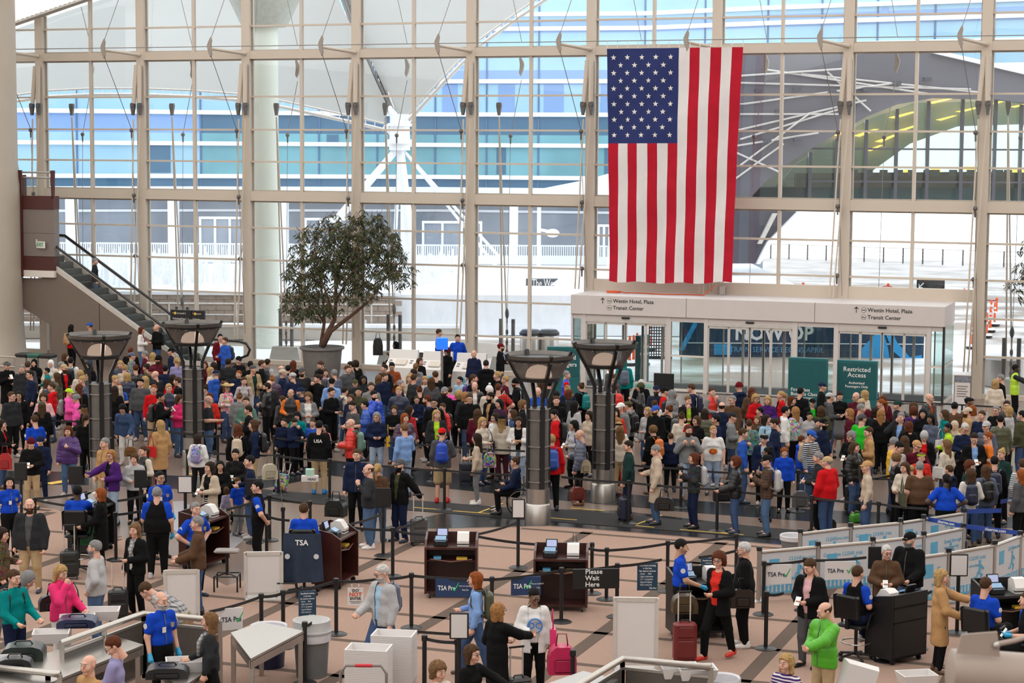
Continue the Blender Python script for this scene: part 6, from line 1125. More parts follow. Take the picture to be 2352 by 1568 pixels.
def cloth_mesh(kind, pose, legs, build, fem, lean, seat, fab, lod):
    key = (kind, pose, legs, build, fem, lean, seat, fab, lod)
    if key in CL: return CL[key]
    J, hv = get_rig(pose, legs, build, lean, seat, fem); h = .021 if lod == 0 else .025; cosl = math.cos(lean)
    def hem(z):                                      # cut square to the spine
        ax = (J['che']-J['pel']); ax = ax/np.linalg.norm(ax); o = J['pel']+ax*(z-.93)
        return lambda F, P: np.maximum(F, ((o-P)@ax))
    if kind in ('t', 's', 'h', 'j', 'o', 'p', 'u', 'c', 'd', 'v', 'y', 'in'):
        g = {'t': .007, 's': .009, 'u': .008, 'h': .016, 'j': .018, 'o': .021, 'd': .016, 'p': .026, 'c': .020, 'v': .024, 'y': .018, 'in': .006}[kind]; pf = .012 if kind in 'pv' else 0.0
        up = {'t': .42, 'u': .42, 'v': 0, 'y': 0, 'in': .3}.get(kind, .96); bp = body_prims(J, hv, fem)[:-1]
        if pf: bp = [(*q[:6], pf) if i < 3 else q for i, q in enumerate(bp)]
        pr = bp+(arm_prims(J, hv, up, .006 if kind in 'tu' else .004+g*.25, pf) if up else [])
        nk = J['nek']
        if kind in ('h',): pr += [sg_(nk+A3(-.075, .055, .0), nk+A3(.075, .055, .0), .05, .05), sg_(nk+A3(-.06, -.03, .0), nk+A3(.06, -.03, .0), .03, .03)]
        if kind in ('j', 'p', 'c', 'v', 'y', 'o', 'd', 'u', 's'): pr += [sg_(nk-A3(0, 0, .06), nk+A3(0, -.012, .018 if kind != 's' else .0), .075, .066)]
        hz = {'c': .50, 't': .87, 's': .87, 'u': .985, 'h': .85, 'j': .84, 'o': .82, 'd': .74, 'p': .83, 'v': .84, 'y': .9, 'in': .9}[kind]
        if kind in 'cd' and legs != 't': pr += [sg_(J['wai'], J['wai']*.0+A3(0, .0, hz-.02), .105+(.02 if hv == 2 else 0), .135, UX, 1.45)]
        elif legs != 't': pr += [sg_(J['wai'], J['pel']-A3(0, 0, .08), .098+(0, .012, .05)[hv], .108+(0, .01, .045)[hv], UX, 1.55)]
        V, Q = mesh_of(pr, h, .035, g, hem(hz) if legs != 't' else hem(.9))
        if kind in 'od':                             # open front
            ax = (J['che']-J['pel']); ax = ax/np.linalg.norm(ax); fw = np.cross(UX, ax); rel = V-J['pel']; t = rel@ax; wd = .035+.05*np.clip((t+.1)/.5, 0, 1)+(.03 if kind == 'd' else 0)
            open_ = (np.abs(V[:, 0]) < wd) & ((rel@fw) > -.0 if fw[1] < 0 else (rel@fw) < 0) & (rel[:, 1] < .02 if lean == 0 else True); Q = Q[~open_[Q].all(1)]
    elif kind in ('T', 'L', 'S', 'K'):
        g = {'T': .016, 'L': .007, 'S': .018, 'K': .016}[kind]; pr = [body_prims(J, hv, fem)[0]]
        pr += leg_prims(J, hv, {'S': .95, 'K': .5}.get(kind, 1.97), g*.5, .9 if kind == 'T' else .4)
        if kind == 'K': pr.append(sg_(J['pel'], A3(0, 0, .55), .12, .19, UX, 1.2))
        zt = J['wai'][2]-.0
        V, Q = mesh_of(pr, h, .025, g*.6, lambda F, P: np.maximum(F, P[..., 2]-zt))
    elif kind == 'shoe':
        V, Q = None, None
    m = FAB[fab]; CL[key] = np_mesh({'T': 'trousers', 'L': 'leggings', 'S': 'shorts', 'K': 'skirt'}.get(kind, 'top'), [(V, Q, 0)], [m]); return CL[key]
_sv = mesh_of([sg_((0, .06, .045), (0, -.06, .04), .046, .044), sg_((0, -.06, .04), (0, -.15, .035), .046, .036), sg_((0, .05, .06), (0, .045, .10), .047, .05)], .014, .02, 0, lambda F, P: np.maximum(F, -P[..., 2]))
SHOE = np_mesh('shoe', [(*_sv, 0)], [m_leather])
# ---- hair and hats, in head space ----
HAIR = {}
def hair_mesh(st):
    if st in HAIR: return HAIR[st]
    h = .011; P = gridP((-.16, -.16, -.42 if st in 'lyw' else -.2), (.16, .22, .2), h); lo = P[0, 0, 0]; S = ell(P, (0, .018, .03), (.077, .097, .086)); x, y, z = P[..., 0], P[..., 1], P[..., 2]
    th = {'n': .0125, 'b': .010, 'l': .02, 'm': .022, 'y': .013, 'u': .013, 'c': .034, 's': .024, 'w': .022}[st]
    wob = .004*np.sin(x*90)*np.sin(y*80+z*60)+(.008*np.sin(x*110+1)*np.sin(y*120)*np.sin(z*115) if st in 'cw' else 0)
    D = S-th+wob
    if st in 'nbyu': D = smin(S-.007+wob*.6, ell(P, (0, .018, .052), (.076, .098, .082))+wob, .02)
    front = {'b': .08}.get(st, 0)
    hl = .070+front-.3*np.abs(x)                      # hairline
    face = np.maximum(np.maximum(y-(-.028 if st not in 'lmcws' else -.045), z-hl), np.abs(x)-.2); D = np.maximum(D, -face)
    if st in 'nyub': D = np.maximum(D, -np.maximum(np.maximum(z-.005, y-.03), np.abs(x)*0-1)); D = np.maximum(D, -(z+.055))
    elif st in 's': D = np.maximum(D, -(z+.075))
    if st == 'b': D = np.maximum(D, z-.045)
    def add(pr, k=.03): nonlocal_[0] = smin(nonlocal_[0], field(pr, P)+wob*.5, k)
    nonlocal_ = [D]
    if st in 'lw':
        Lz = -.31 if st == 'l' else -.22
        add([sg_((s*.075, .02, .03), (s*.085, .035, Lz*.6), .03, .034) for s in (-1, 1)]); add([sg_((s*.085, .035, Lz*.6), (s*.075, .03, Lz), .034, .02) for s in (-1, 1)]); add([sg_((0, .075, 0), (0, .10, Lz), .05, .03, UX, 1.9)])
    if st == 'm': add([sg_((s*.075, .02, .02), (s*.085, .02, -.115), .03, .034) for s in (-1, 1)]); add([sg_((0, .07, 0), (0, .075, -.12), .05, .04, UX, 1.7)])
    if st == 'c': add([sg_((s*.08, .03, .02), (s*.085, .03, -.07), .035, .035) for s in (-1, 1)]); add([sg_((0, .08, .0), (0, .07, -.07), .05, .045, UX, 1.5)])
    if st == 'y': add([sg_((0, .11, .05), (0, .16, .01), .025, .032), sg_((0, .16, .01), (0, .15, -.2), .033, .018)], .015)
    if st == 'u': add([sg_((0, .085, .105), (0, .09, .11), .04, .04)], .012)
    if st == 'w': pass
    HAIR[st] = np_mesh('hair', [(*nets(nonlocal_[0], lo, h), 0)], [m_hair]); return HAIR[st]
HATS = {}
def hat_mesh(k):
    if k in HATS: return HATS[k]
    mb = MB(); n = 20
    def dome(z0, rx, ry, hgt, cy=.018, rows=6):
        P = []
        for i in range(rows+1):
            t = i/rows*math.pi/2*.98; P.append([(rx*math.cos(t)*math.cos(a), cy+ry*math.cos(t)*math.sin(a), z0+hgt*math.sin(t)) for a in np.linspace(0, 2*math.pi, n+1)])
        mb.grid(P)
    if k in ('cap', 'capb'):
        dome(.035, .094, .113, .092); f = -1 if k == 'cap' else 1; top = []; bot = []
        for r_, dz in ((.8, .0), (1.25, -.006), (1.72, -.02)): top.append([(.088*math.sin(a)*(1 if r_ < 1.5 else .8), .018+f*.108*r_*math.cos(a)*(.9 if r_ > 1 else 1), .045+dz) for a in np.linspace(-1.25, 1.25, 11)])
        mb.grid(top); mb.grid([[(p[0], p[1], p[2]-.008) for p in r_] for r_ in top][::-1]); mb.ball((0, .018, .127), .008, 6, 4)
    elif k == 'beanie': dome(.02, .098, .118, .125); mb.grid([[(.102*math.cos(a), .018+.122*math.sin(a), z) for a in np.linspace(0, 2*math.pi, n+1)] for z in (.0, .025, .05)])
    elif k == 'pom': dome(.02, .098, .118, .125); mb.grid([[(.102*math.cos(a), .018+.122*math.sin(a), z) for a in np.linspace(0, 2*math.pi, n+1)] for z in (.0, .025, .05)]); mb.ball((0, .018, .17), .035, 10, 8)
    elif k == 'flat': dome(.045, .105, .13, .065, .0); mb.ball((0, -.115, .045), (.06, .03, .01), 10, 5)
    elif k in ('wide', 'cow'):
        R = .29 if k == 'wide' else .22; dome(.045, .095, .115, .10); P = []
        for r_ in (.95, 1.4, 1.0 if False else 1.85): P.append([(r_*R*.54*math.cos(a), .018+r_*R*.58*math.sin(a), .045+(.0 if r_ < 1 else (.02+.05*abs(math.cos(a))**3 if k == 'cow' else -.008)*(r_-.95))) for a in np.linspace(0, 2*math.pi, n+1)])
        mb.grid(P); mb.grid([[(p[0], p[1], p[2]-.008) for p in r_] for r_ in P][::-1]); mb.grid([[(.1*math.cos(a), .018+.12*math.sin(a), z) for a in np.linspace(0, 2*math.pi, n+1)] for z in (.046, .07)])
    elif k in ('hij', 'hoodup'):
        P = gridP((-.2, -.16, -.25), (.2, .2, .2), .014); S = ell(P, (0, .02, .015), (.098, .118, .125)); S = smin(S, field([sg_((0, .02, -.1), (0, .03, -.2), .085, .12)], P), .05); fc = ell(P, (0, -.14, -.01), (.062, .10, .085)); S = np.maximum(S, -fc); me = np_mesh('headscarf', [(*nets(S, P[0, 0, 0], .014), 0)], [m_cloth]); HATS[k] = me; return me
    elif k == 'phones': mb.tube([(.098*math.cos(a), .015, .0+.135*math.sin(a)) for a in np.linspace(0, math.pi, 13)], .011, 6); [mb.cyl((s*.082, .015, -.005), (s*.112, .015, -.005), .036, .03, 10) for s in (-1, 1)]
    elif k == 'band': mb.grid([[(.098*math.cos(a), .018+.118*math.sin(a), z-.02*math.sin(a)) for a in np.linspace(0, 2*math.pi, n+1)] for z in (.05, .085)])
    HATS[k] = mb.data('hat', m_cloth, 'all'); return HATS[k]
_g = MB()
for s in (-1, 1): _g.tube([(s*.033+.023*math.cos(a), -.108, .01+.017*math.sin(a)) for a in np.linspace(0, 2*math.pi, 13)], .0028, 4); _g.tube([(s*.056, -.106, .014), (s*.082, .01, .012)], .0028, 4)
_g.tube([(-.011, -.109, .014), (.011, -.109, .014)], .0028, 4); GLASSES = _g.data('glasses', m_dark)
_b = gridP((-.09, -.13, -.15), (.09, .02, .03), .011); _s = skull(_b); _d = np.maximum(_s-.011, np.maximum(_b[..., 2]+.035, _b[..., 1]-.0)); _d = np.maximum(_d, -(np.maximum(np.abs(_b[..., 0])-.024, np.maximum(np.abs(_b[..., 2]+.057)-.011, _b[..., 1]+.07)))); BEARD = np_mesh('beard', [(*nets(_d, _b[0, 0, 0], .011), 0)], [m_hair])
COL = dict(black=(.006, .006, .0065), char=(.024, .025, .028), dgrey=(.075, .075, .08), grey=(.20, .20, .205), lgrey=(.42, .41, .42), white=(.72, .70, .69), cream=(.60, .52, .43), beige=(.50, .40, .31), tan=(.44, .25, .11), brown=(.095, .05, .028), khaki=(.42, .30, .17), olive=(.06, .062, .03), navy=(.010, .016, .045), blue=(.025, .09, .42), royal=(.008, .055, .46), lblue=(.20, .33, .62), sky=(.33, .50, .66), denim=(.05, .085, .18), jeans=(.075, .13, .24), pale=(.30, .38, .50), teal=(.0, .19, .19), green=(.02, .42, .02), lime=(.42, .65, .03), apple=(.07, .36, .01), dgreen=(.012, .035, .032), sage=(.11, .20, .16), red=(.52, .008, .012), coral=(.60, .03, .02), maroon=(.085, .008, .018), burg=(.12, .006, .012), orange=(.68, .16, .02), rust=(.26, .06, .02), yellow=(.72, .40, .015), pink=(.72, .035, .16), hpink=(.85, .10, .40), lpink=(.65, .38, .40), purple=(.06, .015, .13), plum=(.05, .018, .045), lav=(.28, .26, .46), straw=(.5, .36, .18), slate=(.10, .115, .17))
CW = dict(char='charcoal', dgrey='dark grey', lgrey='light grey', royal='bright blue', lblue='periwinkle blue', sky='pale blue', denim='dark denim', jeans='blue denim', pale='faded denim', lime='lime green', apple='vivid green', dgreen='dark green', sage='sage green', coral='scarlet', burg='burgundy', rust='rust', hpink='hot pink', lpink='pale pink', lav='lavender', slate='slate blue')
HC_ = dict(bk=((.009, .008, .008), 'black'), dk=((.028, .016, .010), 'dark brown'), br=((.075, .038, .018), 'brown'), lb=((.19, .10, .045), 'light brown'), bl=((.46, .29, .12), 'blond'), rd=((.27, .07, .015), 'ginger'), gy=((.26, .25, .25), 'grey'), wh=((.60, .58, .56), 'white'), ab=((.11, .03, .012), 'auburn'), st=((.36, .17, .06), 'strawberry blond'))
SK = dict(k1=(.60, .33, .24), k2=(.46, .25, .155), k3=(.19, .095, .055), k4=(.055, .028, .018))
TOPW = dict(t='T-shirt', s='sweater', h='hooded sweatshirt', j='jacket', o='open jacket', p='puffer jacket', u='uniform shirt', c='long coat', d='open cardigan', v='puffer vest')
HW = dict(n='short {} hair', b='balding {} hair', l='long {} hair', m='shoulder length {} hair', y='{} ponytail', u='{} hair bun', c='curly {} hair', s='shaggy {} hair', w='wavy {} hair')
HATW = dict(cap='cap', capb='backward cap', beanie='beanie', pom='pompom beanie', flat='flat cap', wide='wide brimmed hat', cow='cowboy hat', hij='headscarf', hoodup='hood up', phones='headphones', band='headband')
PEOPLE = []; CROPS = dict(zip('ABCDEFGHIJKLMNOPQR', [(0, 720), (400, 720), (800, 720), (1200, 720), (1600, 720), (1872, 720), (0, 980), (400, 980), (800, 980), (1200, 980), (1600, 980), (1872, 980), (0, 1248), (400, 1248), (800, 1248), (1200, 1248), (1600, 1248), (1872, 1248)]))
FACE = dict(f=0, r=90, l=-90, b=180, fr=45, fl=-45, br=135, bl=-135)
def cname(c): return CW.get(c, c)
def parse(line):
    tk = line.split(); cr, cx, cy, fc, pose, top, bot, hair = tk[:8]; ex = tk[8:]; x0, y0 = CROPS[cr]
    d = dict(px=(x0+float(cx)/4.9, y0+float(cy)/4.9), face=fc, pose=pose, top=top, bot=bot, hair=hair, ex=ex, fem='w' in ex, build='l' if '+' in ex else 's' if '-' in ex else 'm', legs='s', h=1.68 if 'w' in ex else 1.78, yaw=0.0, pit=0.0, lean=0.0, seat=0.0, skin='k1', line=line)
    for e in ex:
        if e[0] == 'h' and e[1:].replace('.', '').isdigit(): d['h'] = float(e[1:])
        elif e == 'walk': d['legs'] = 'w'
        elif e.startswith('sit'): d['legs'] = 't'; d['seat'] = float(e[3:])
        elif e.startswith('lean'): d['lean'] = float(e[4:])
        elif e[0] == 'y' and e[1:].lstrip('-').isdigit(): d['yaw'] = math.radians(float(e[1:]))
        elif e[0] == 'v' and e[1:].lstrip('-').isdigit(): d['pit'] = math.radians(float(e[1:]))
        elif e in SK: d['skin'] = e
        elif e.startswith('z'): d['z'] = float(e[1:])
    top_h = d['h'] if d['legs'] != 't' else (1.751+d['seat']-.83)*d['h']/1.75
    if d['lean']: top_h = (.95+.8*math.cos(d['lean']))*d['h']/1.75
    d['toph'] = top_h+d.get('z', 0); g = G(*d['px'], d['toph'])
    if d['lean']:
        a = math.radians(FACE[fc]); off = .72*math.sin(d['lean'])*d['h']/1.75; g = g-Vector((math.sin(a)*off, -math.cos(a)*off, 0))
    d['pos'] = Vector((g.x, g.y, d.get('z', 0))); return d
def load(txt):
    for ln in txt.strip().splitlines():
        ln = ln.split('#')[0].strip()
        if ln: PEOPLE.append(parse(ln))
load('''
A 75 548 fr nh c.black T.black n.dk flat.dgrey
A 250 582 f dd j.char T.black n.gy
A 340 648 fl dd s.navy T.black n.dk gl
A 312 545 b dd h.dgrey T.denim n.br
A 385 520 f dh j.black T.black n.bk hij.black w
A 570 532 f hh o.cream/white T.denim n.dk hij.white w
A 530 615 l hd j.teal T.denim n.bk h1.48 k2
A 735 455 r dd c.black T.black m.br w
A 795 500 b dd s.white T.denim n.bk bp.black
A 690 550 r dd j.white T.dgrey n.gy
A 722 575 fr dh o.black/red T.black n.br cap.khaki beard
A 640 672 l hh p.olive T.black l.br w
A 530 745 b dd v.navy/cream T.denim m.br w
A 582 788 l hd h.red T.denim n.br w y20
A 490 902 f hh s.lpink T.dgrey c.br w
A 470 1000 b dd j.black T.black l.br w cap.olive
A 215 882 f hd o.black/navy T.black l.bk w gl k2
A 130 888 fr dd j.char T.black n.br gl
A 390 1152 bl hd u.royal T.black n.br
A 778 850 r hs h.hpink T.black y.ab w cap.lime bp.grey
A 858 915 l dd o.hpink/white T.dgrey y.br w pom.grey h1.6
A 935 1032 l hh j.black T.dgrey l.lb w cap.black
A 970 1138 b hd j.black T.black y.br w
A 905 642 b dd j.cream T.denim m.bl w
A 925 712 fl hd s.slate=floral T.black u.bl w
A 985 662 f dd j.dgrey T.black n.dk gl
A 895 800 b dd j.black T.black l.ab w
A 990 548 f dd j.black T.black n.bk hij.char w k2
A 800 130 br dh j.red T.black l.bk w bp.tan
A 1010 108 l dd t.white T.denim n.br cap.blue k2
A 1592 158 r hh o.white/red T.jeans m.ab w
A 1762 127 fl hh j.black T.denim B.br bp.black
A 1470 390 b dd j.black T.black n.ab
A 1482 442 r dd j.grey=floral T.dgrey n.br cap.slate
A 1632 428 l hd j.maroon T.black n.gy w gl
A 1722 448 b dd s.beige T.denim m.bl w
A 1782 478 f dd h.maroon T.black l.br beanie.black beard
A 1930 392 l dd j.navy T.black n.br cap.black
A 1985 502 bl dd s.lav T.denim y.bl w
A 1355 538 f hd p.navy T.black l.bl w
A 1402 582 b dd j.beige T.black u.bl w
A 1525 582 b dd j.dgrey T.denim n.ab bp.black
A 1652 572 l hd j.olive T.black n.dk
A 1712 608 l dd j.char T.black n.dk beanie.maroon
A 1747 652 bl dd j.char T.denim B.lb
A 1862 588 b dd j.navy T.black n.bk
A 1432 672 b dd p.navy T.black m.bl w
A 1300 702 fr dd s.beige T.denim n.bl
A 1342 798 f dh t.blue T.denim n.rd h1.5
A 1580 738 f dd h.dgrey T.denim n.bk band.black +
A 1632 712 bl dd s.cream T.black l.bl w
A 1732 808 f dd h.red T.khaki n.rd bp.navy
A 1802 898 r nh j.black T.black n.bk bp.char k2
A 1900 798 f hd v.navy/lgrey T.denim n.bl
A 2000 722 l hd j.black T.black n.br bp.dgrey
A 1945 692 b dd s.red T.black l.dk w
A 2018 922 fr hh j.pink T.jeans m.br w v18
A 1392 1028 f dl j.denim T.white l.bk w lean.35 v25
A 1290 822 b dd c.black T.black l.dk w
A 1802 1208 bl dh c.tan T.navy l.bl w bag.red
B 517 237 fr dh o.burg/white T.black n.bk
B 572 277 fl hd j.blue T.denim n.br bp.navy
B 610 512 b dd j.char T.black n.dk k3
B 727 487 fr hh h.black T.black n.dk cap.black
B 858 542 b dd j.black T.black n.bk
B 990 532 r hd j.black T.denim n.br
B 1047 522 br dd v.dgrey/lgrey T.denim n.dk
B 887 587 fr dh o.khaki/dgreen T.denim n.br capb.dgrey
B 727 648 f dd j.navy T.denim n.rd h1.65
B 785 722 f hd s.lgrey T.denim n.br w bp.red
B 410 612 r hn j.cream T.black m.bl w
B 468 642 bl dd h.blue T.denim n.gy cap.navy
B 345 548 f dd j.maroon T.black m.ab w gl
B 440 552 bl dd j.brown T.black l.dk w
B 550 716 r hh j.black T.black n.bk cap.black k3
B 345 815 fl dd s.grey T.black u.dk w
B 588 792 fr hd s.lpink=floral T.denim m.lb w cow.straw gl
B 387 930 r hd t.char T.jeans B.br +
B 402 902 b dd s.coral T.black m.ab w
B 733 897 b hd c.grey T.black u.lb w
B 812 946 f hh s.sage T.khaki n.br
B 838 1046 l hh o.black/grey T.black n.dk w
B 1042 787 l xx j.black=leather T.black n.dk gl beard
B 1067 757 b dd s.char T.black B.br
B 1110 702 b dd p.plum T.black u.st w
B 1205 592 bl dd j.slate T.black b.gy
B 1282 588 b dd j.black T.black n.bk w
B 1342 537 b dd j.black T.black l.ab w
B 1222 632 r dd j.navy T.khaki n.gy cap.beige
B 1332 672 bl hh j.navy T.khaki n.gy cap.lgrey +
B 1436 617 f dd t.char T.denim n.br cap.dgrey beard +
B 1650 542 fl hh h.char T.black n.br v20
B 1638 637 b dd j.dgrey T.black n.br beanie.black
B 1692 627 fr hd s.lgrey=floral T.black m.br w
B 1802 637 bl dd j.slate T.black n.gy
B 1618 692 fl fd c.black T.black n.dk
B 1775 732 b dd h.lblue T.denim n.bk cap.black
B 1952 592 fr dd j.dgrey T.denim n.br bp.black
B 1318 852 f hd v.black/orange T.khaki b.dk k2
B 1428 847 l hd j.navy T.black n.gy cap.navy beard
B 1500 892 f hh d.grey/white T.denim c.lb w
B 1218 932 bl hd s.dgrey T.black n.br h1.55 bp.black
B 1285 930 fl dd j.navy T.black n.dk h1.5
B 1768 842 fr hh s.black T.black n.dk
B 1918 837 br dd h.cream T.denim n.dk h1.6 bp.navy
B 1990 917 fl dd j.navy T.black l.br w
B 1385 1112 f hh j.teal T.black m.bk w h1.55 v25
B 1237 1192 f dd j.navy T.black n.dk h1.42
B 1345 1182 fr xf j.navy T.black n.dk h1.45 v30
B 1560 1192 f dd t.blue T.black n.br h1.4
B 1632 1216 b dg j.black T.khaki n.bk bp2 txt=USA
B 1700 1258 fl dd s.red=stripe T.black m.bk w h1.2
B 892 1207 l bd h.navy T.khaki m.br bp.black
B 718 1258 b hd j.black T.black w.ab w bp.beige
B 268 1368 b dd h.white L.black=floral m.dk w h1.5 bp.lav=floral
B 1985 1192 l hh p.coral T.black B.br gl bp.sage
B 2010 992 fl hh t.dgrey T.khaki n.dk v20
C 25 548 l dd j.dgrey T.black n.dk
C 82 532 bl dd j.black T.black c.dk w cap.black
C 78 748 f dd j.char T.black n.br cap.olive h1.6
C 172 707 f dd j.char T.black l.bk w gl k3
C 115 837 f hd j.olive T.khaki n.bk k2
C 257 782 f dd h.grey T.denim n.br
C 287 877 fr fd p.royal T.black n.bk beard
C 190 992 l hh p.blue T.black n.bk h1.6
C 318 1118 f hh j.navy T.pale l.gy w gl bag.yellow
C 405 672 fr dd j.navy T.denim n.br
C 490 557 f hh j.rust T.denim n.bk k2 v20
C 405 578 fl dd j.black T.black n.dk bp.black
C 345 697 b dd s.char T.black m.lb w
C 570 832 f dd p.navy T.denim n.bl
C 590 757 r hh j.navy T.black n.gy
C 520 1042 f hh h.black T.denim s.br h1.55
C 635 1132 fr hh p.plum T.denim m.rd w +
C 688 1046 br dd s.red=plaid T.black l.dk w
C 770 937 f dd j.navy T.black n.br h1.45 gl
C 888 927 l hd s.navy T.black n.ab beard bp.lav
C 740 687 br dd s.char=plaid T.denim n.br
C 690 692 f hh s.beige T.black m.bl w
C 735 632 bl dd j.slate T.black n.dk
C 760 567 b hd h.grey T.denim y.lb w
C 805 508 fr dd j.black T.black m.br w
C 800 827 b dd j.black T.black u.ab w
C 870 717 f dd s.white T.denim l.bl w
C 930 722 b dd j.dgrey T.black l.br w bag.olive
C 980 657 bl dd j.black T.denim n.br
C 970 957 f dd j.black T.black n.bk gl k2
C 1060 1022 fl dd p.red T.black n.br gl h1.6 bp.black
C 995 1092 f dh o.char/lime T.black l.bl w
C 1060 1296 b nd j.dgrey S.khaki n.br capb.red bp.royal
C 630 1247 bl nd s.lblue T.pale n.lb
C 1085 832 fl dd j.black T.black n.br cap.grey beard
C 1140 832 b dd j.hpink T.black n.br h1.5
C 1020 182 r hd t.royal T.black n.br
C 1230 242 f kk j.royal T.black n.bk
C 535 322 l nl o.black/coral T.black n.bk hij.black w sit.45 k3
C 1115 392 fl dd j.black T.black l.br w beanie.maroon
C 1415 417 fl dd j.navy T.black B.br
C 1715 342 r dh o.black/blue T.denim n.br cap.burg beard
C 1552 532 b dd h.black T.black n.dk
C 1255 717 fl dd h.sky T.denim n.bk h1.6 bp.royal
C 1410 692 r hd j.black T.black n.br bp.purple
C 1422 777 f hh o.black=leather/white T.black b.dk v25
C 1365 912 f dh j.black T.denim n.br gl +
C 1250 877 b dd j.black T.black c.bl w
C 1310 887 b dd j.char T.black m.st w
C 1590 820 f dd s.cream T.denim n.br pom.white
C 1602 897 fl dd o.black/tan T.black n.bk beard k2
C 1685 662 l dd h.black T.denim n.bl
C 1690 797 b id t.coral=plaid T.khaki n.ab +
C 1762 707 l hd s.maroon T.black n.bl w
C 1887 737 l nh c.black T.black n.br beanie.black beard bp.char
C 1700 972 fl hh h.plum T.black l.bk w
C 1455 1082 b dd j.maroon T.black l.br w
C 1510 1177 fr hd s.cream T.denim l.bl w bag.black
C 1655 1127 fl dd s.white T.black l.dk w
C 1730 1152 b dd d.cream/cream T.maroon=plaid l.bl w wide.black
C 1850 1092 l dd j.denim T.denim m.br w
C 1917 1172 f hx d.white/black T.pale m.dk w k2
C 1962 987 r dd j.black=floral T.black c.lb w
C 1448 1358 l hd s.beige L.grey l.dk w v5
D 495 652 r dd v.royal/red T.black n.gy
D 200 762 l dd j.maroon T.black m.br w
D 300 752 b dd j.char T.black n.bk beard
D 175 837 f dd s.blue T.denim B.lb
D 382 937 f hh j.black T.black n.br
D 530 867 r hh j.char T.black m.ab w k3
D 510 817 b dd s.navy T.black u.bl w
D 385 882 b dd j.black T.black n.bk
D 660 787 bl hd j.black T.black u.br w bp.teal
D 1002 577 fl dd s.dgrey T.black n.bk gl
D 1035 692 fr dd j.dgrey T.denim n.br
D 590 992 br dd s.lgrey T.black l.bk w
D 362 1092 l hh h.red T.denim n.bk bp.black v20
D 580 1212 fl hh s.lgrey T.black w.bk w k2 bp.blue
D 650 1316 l hg p.slate T.black B.br gl v15
D 752 1107 fl dd j.beige T.black l.dk w
D 1050 1072 f dd j.coral T.black m.dk w
D 1142 520 b dd j.teal T.black n.br hoodup.teal bp.slate
D 1035 802 b dd p.coral T.black n.ab w
D 1190 992 bl ed h.grey T.black n.br flat.olive bp.black
D 1102 1012 fl hd s.grey T.denim n.br cap.white
D 1330 787 l hn j.black=leather T.black m.bk w beanie.olive
D 1340 750 b dd j.black T.black m.wh w
D 1515 822 f dd s.navy=plaid T.denim n.br cap.navy beard
D 1590 827 r dd o.red/black T.black n.br cap.black
D 1690 868 fr hh h.grey T.black n.bk hoodup.grey bp.black k3
D 1490 982 b dd s.white T.denim n.br h1.5
D 1500 1042 fl dd j.black T.denim n.br cap.blue beard
D 1410 1062 fl dh h.lgrey T.denim l.bl w
D 1650 1047 bl ff j.black T.black u.ab w bp.dgrey
D 1790 1122 b dd s.cream T.black u.br w
D 1865 937 f fx o.black/lime T.denim n.lb
D 1905 802 l hh h.navy T.black n.br bp.navy v20
D 2130 842 fr hf v.coral/grey T.denim n.br
D 1062 1182 fl dd s.sky T.black m.st w
D 1082 1232 f dd s.white T.red m.bl w band.black
D 1102 1277 b dh s.cream T.khaki l.lb w bag.cream
D 1470 1267 bl hd h.black T.black s.lb w bp.orange boots
D 1670 1352 b dd j.navy T.black n.br h1.45
D 1865 1262 f ss h.grey T.pale n.br phones.red beard txt=PACKERS
D 1962 1162 fl hd j.black T.black m.br w gl
D 2055 1082 b dd p.olive T.black m.dk w
D 2180 1147 l hd j.navy T.denim n.bk k2
D 2150 1272 f dd t.white T.pale y.bl w + txt=RENDEZVOUS
D 1195 1442 l dg j.dgreen T.navy n.dk
D 1505 1490 l hg c.beige T.jeans n.gy v20
D 2245 1002 b dd j.navy T.black b.dk
E 480 782 bl hd h.navy T.denim n.br beanie.burg gl
E 620 842 b dd j.brown T.black m.ab w
E 652 892 fr dd s.maroon T.black m.ab w
E 665 917 fr hd j.red T.black c.bl w gl
E 800 937 f hh j.purple T.black l.bl w
E 950 882 l dd o.red/black T.black y.bl w
E 1072 937 fr dd s.black T.black m.ab w
E 1170 842 br dd j.black T.black n.bk
E 1415 782 r hd o.black/red T.denim n.gy cap.navy
E 1305 962 f dd o.black/green T.black n.dk cap.black h1.6
E 405 932 fl dd j.brown T.khaki n.gy gl
E 715 1062 l dd j.black T.black n.bk h1.5
E 400 1117 r hh h.grey T.denim n.br cap.char
E 1000 1052 r dd h.white T.denim n.bk bp.black
E 1112 1057 bl dd j.lgrey=floral T.black l.st w
E 1280 1117 f dd h.lgrey T.black y.bk w h1.55 k2
E 1400 1052 b dd j.olive T.black m.br w
E 1500 897 r hd h.dgrey T.denim n.br cap.lgrey
E 1612 887 f hh s.black K.grey u.dk w v20
E 790 1147 fr dd s.sky T.denim m.dk w gl bp.black
E 590 1197 b hd j.sage=floral T.black n.br w
E 685 1157 fl nd j.brown T.black m.lb w h1.5
E 880 1192 l hh j.navy T.black n.dk v20
E 1430 1187 fr dd s.navy T.black n.bk cap.black gl beard
E 1352 1192 fr dd j.dgrey T.black n.bk h1.4
E 522 1302 r ds s.blue T.denim n.br
E 760 1362 f dd o.navy/sky T.black n.gy w flat.black
E 1180 1382 r dd h.royal T.denim n.ab h1.5
E 1292 1322 fr dl s.navy=stripe T.denim n.dk cap.blue gl bp.khaki v20
E 800 1515 l xx u.royal T.black u.bk w gl k3
E 990 1516 f dd h.royal T.black s.rd h1.5
E 1740 1337 fl hh j.black T.black c.gy w gl
E 1780 1457 fr dd p.black T.denim l.br w bag.tan
E 1862 1137 br dd t.green T.denim n.br cap.dgrey +
E 1940 1287 l hh j.tan T.denim n.br v10
E 1842 1032 r dd j.grey T.black n.gy
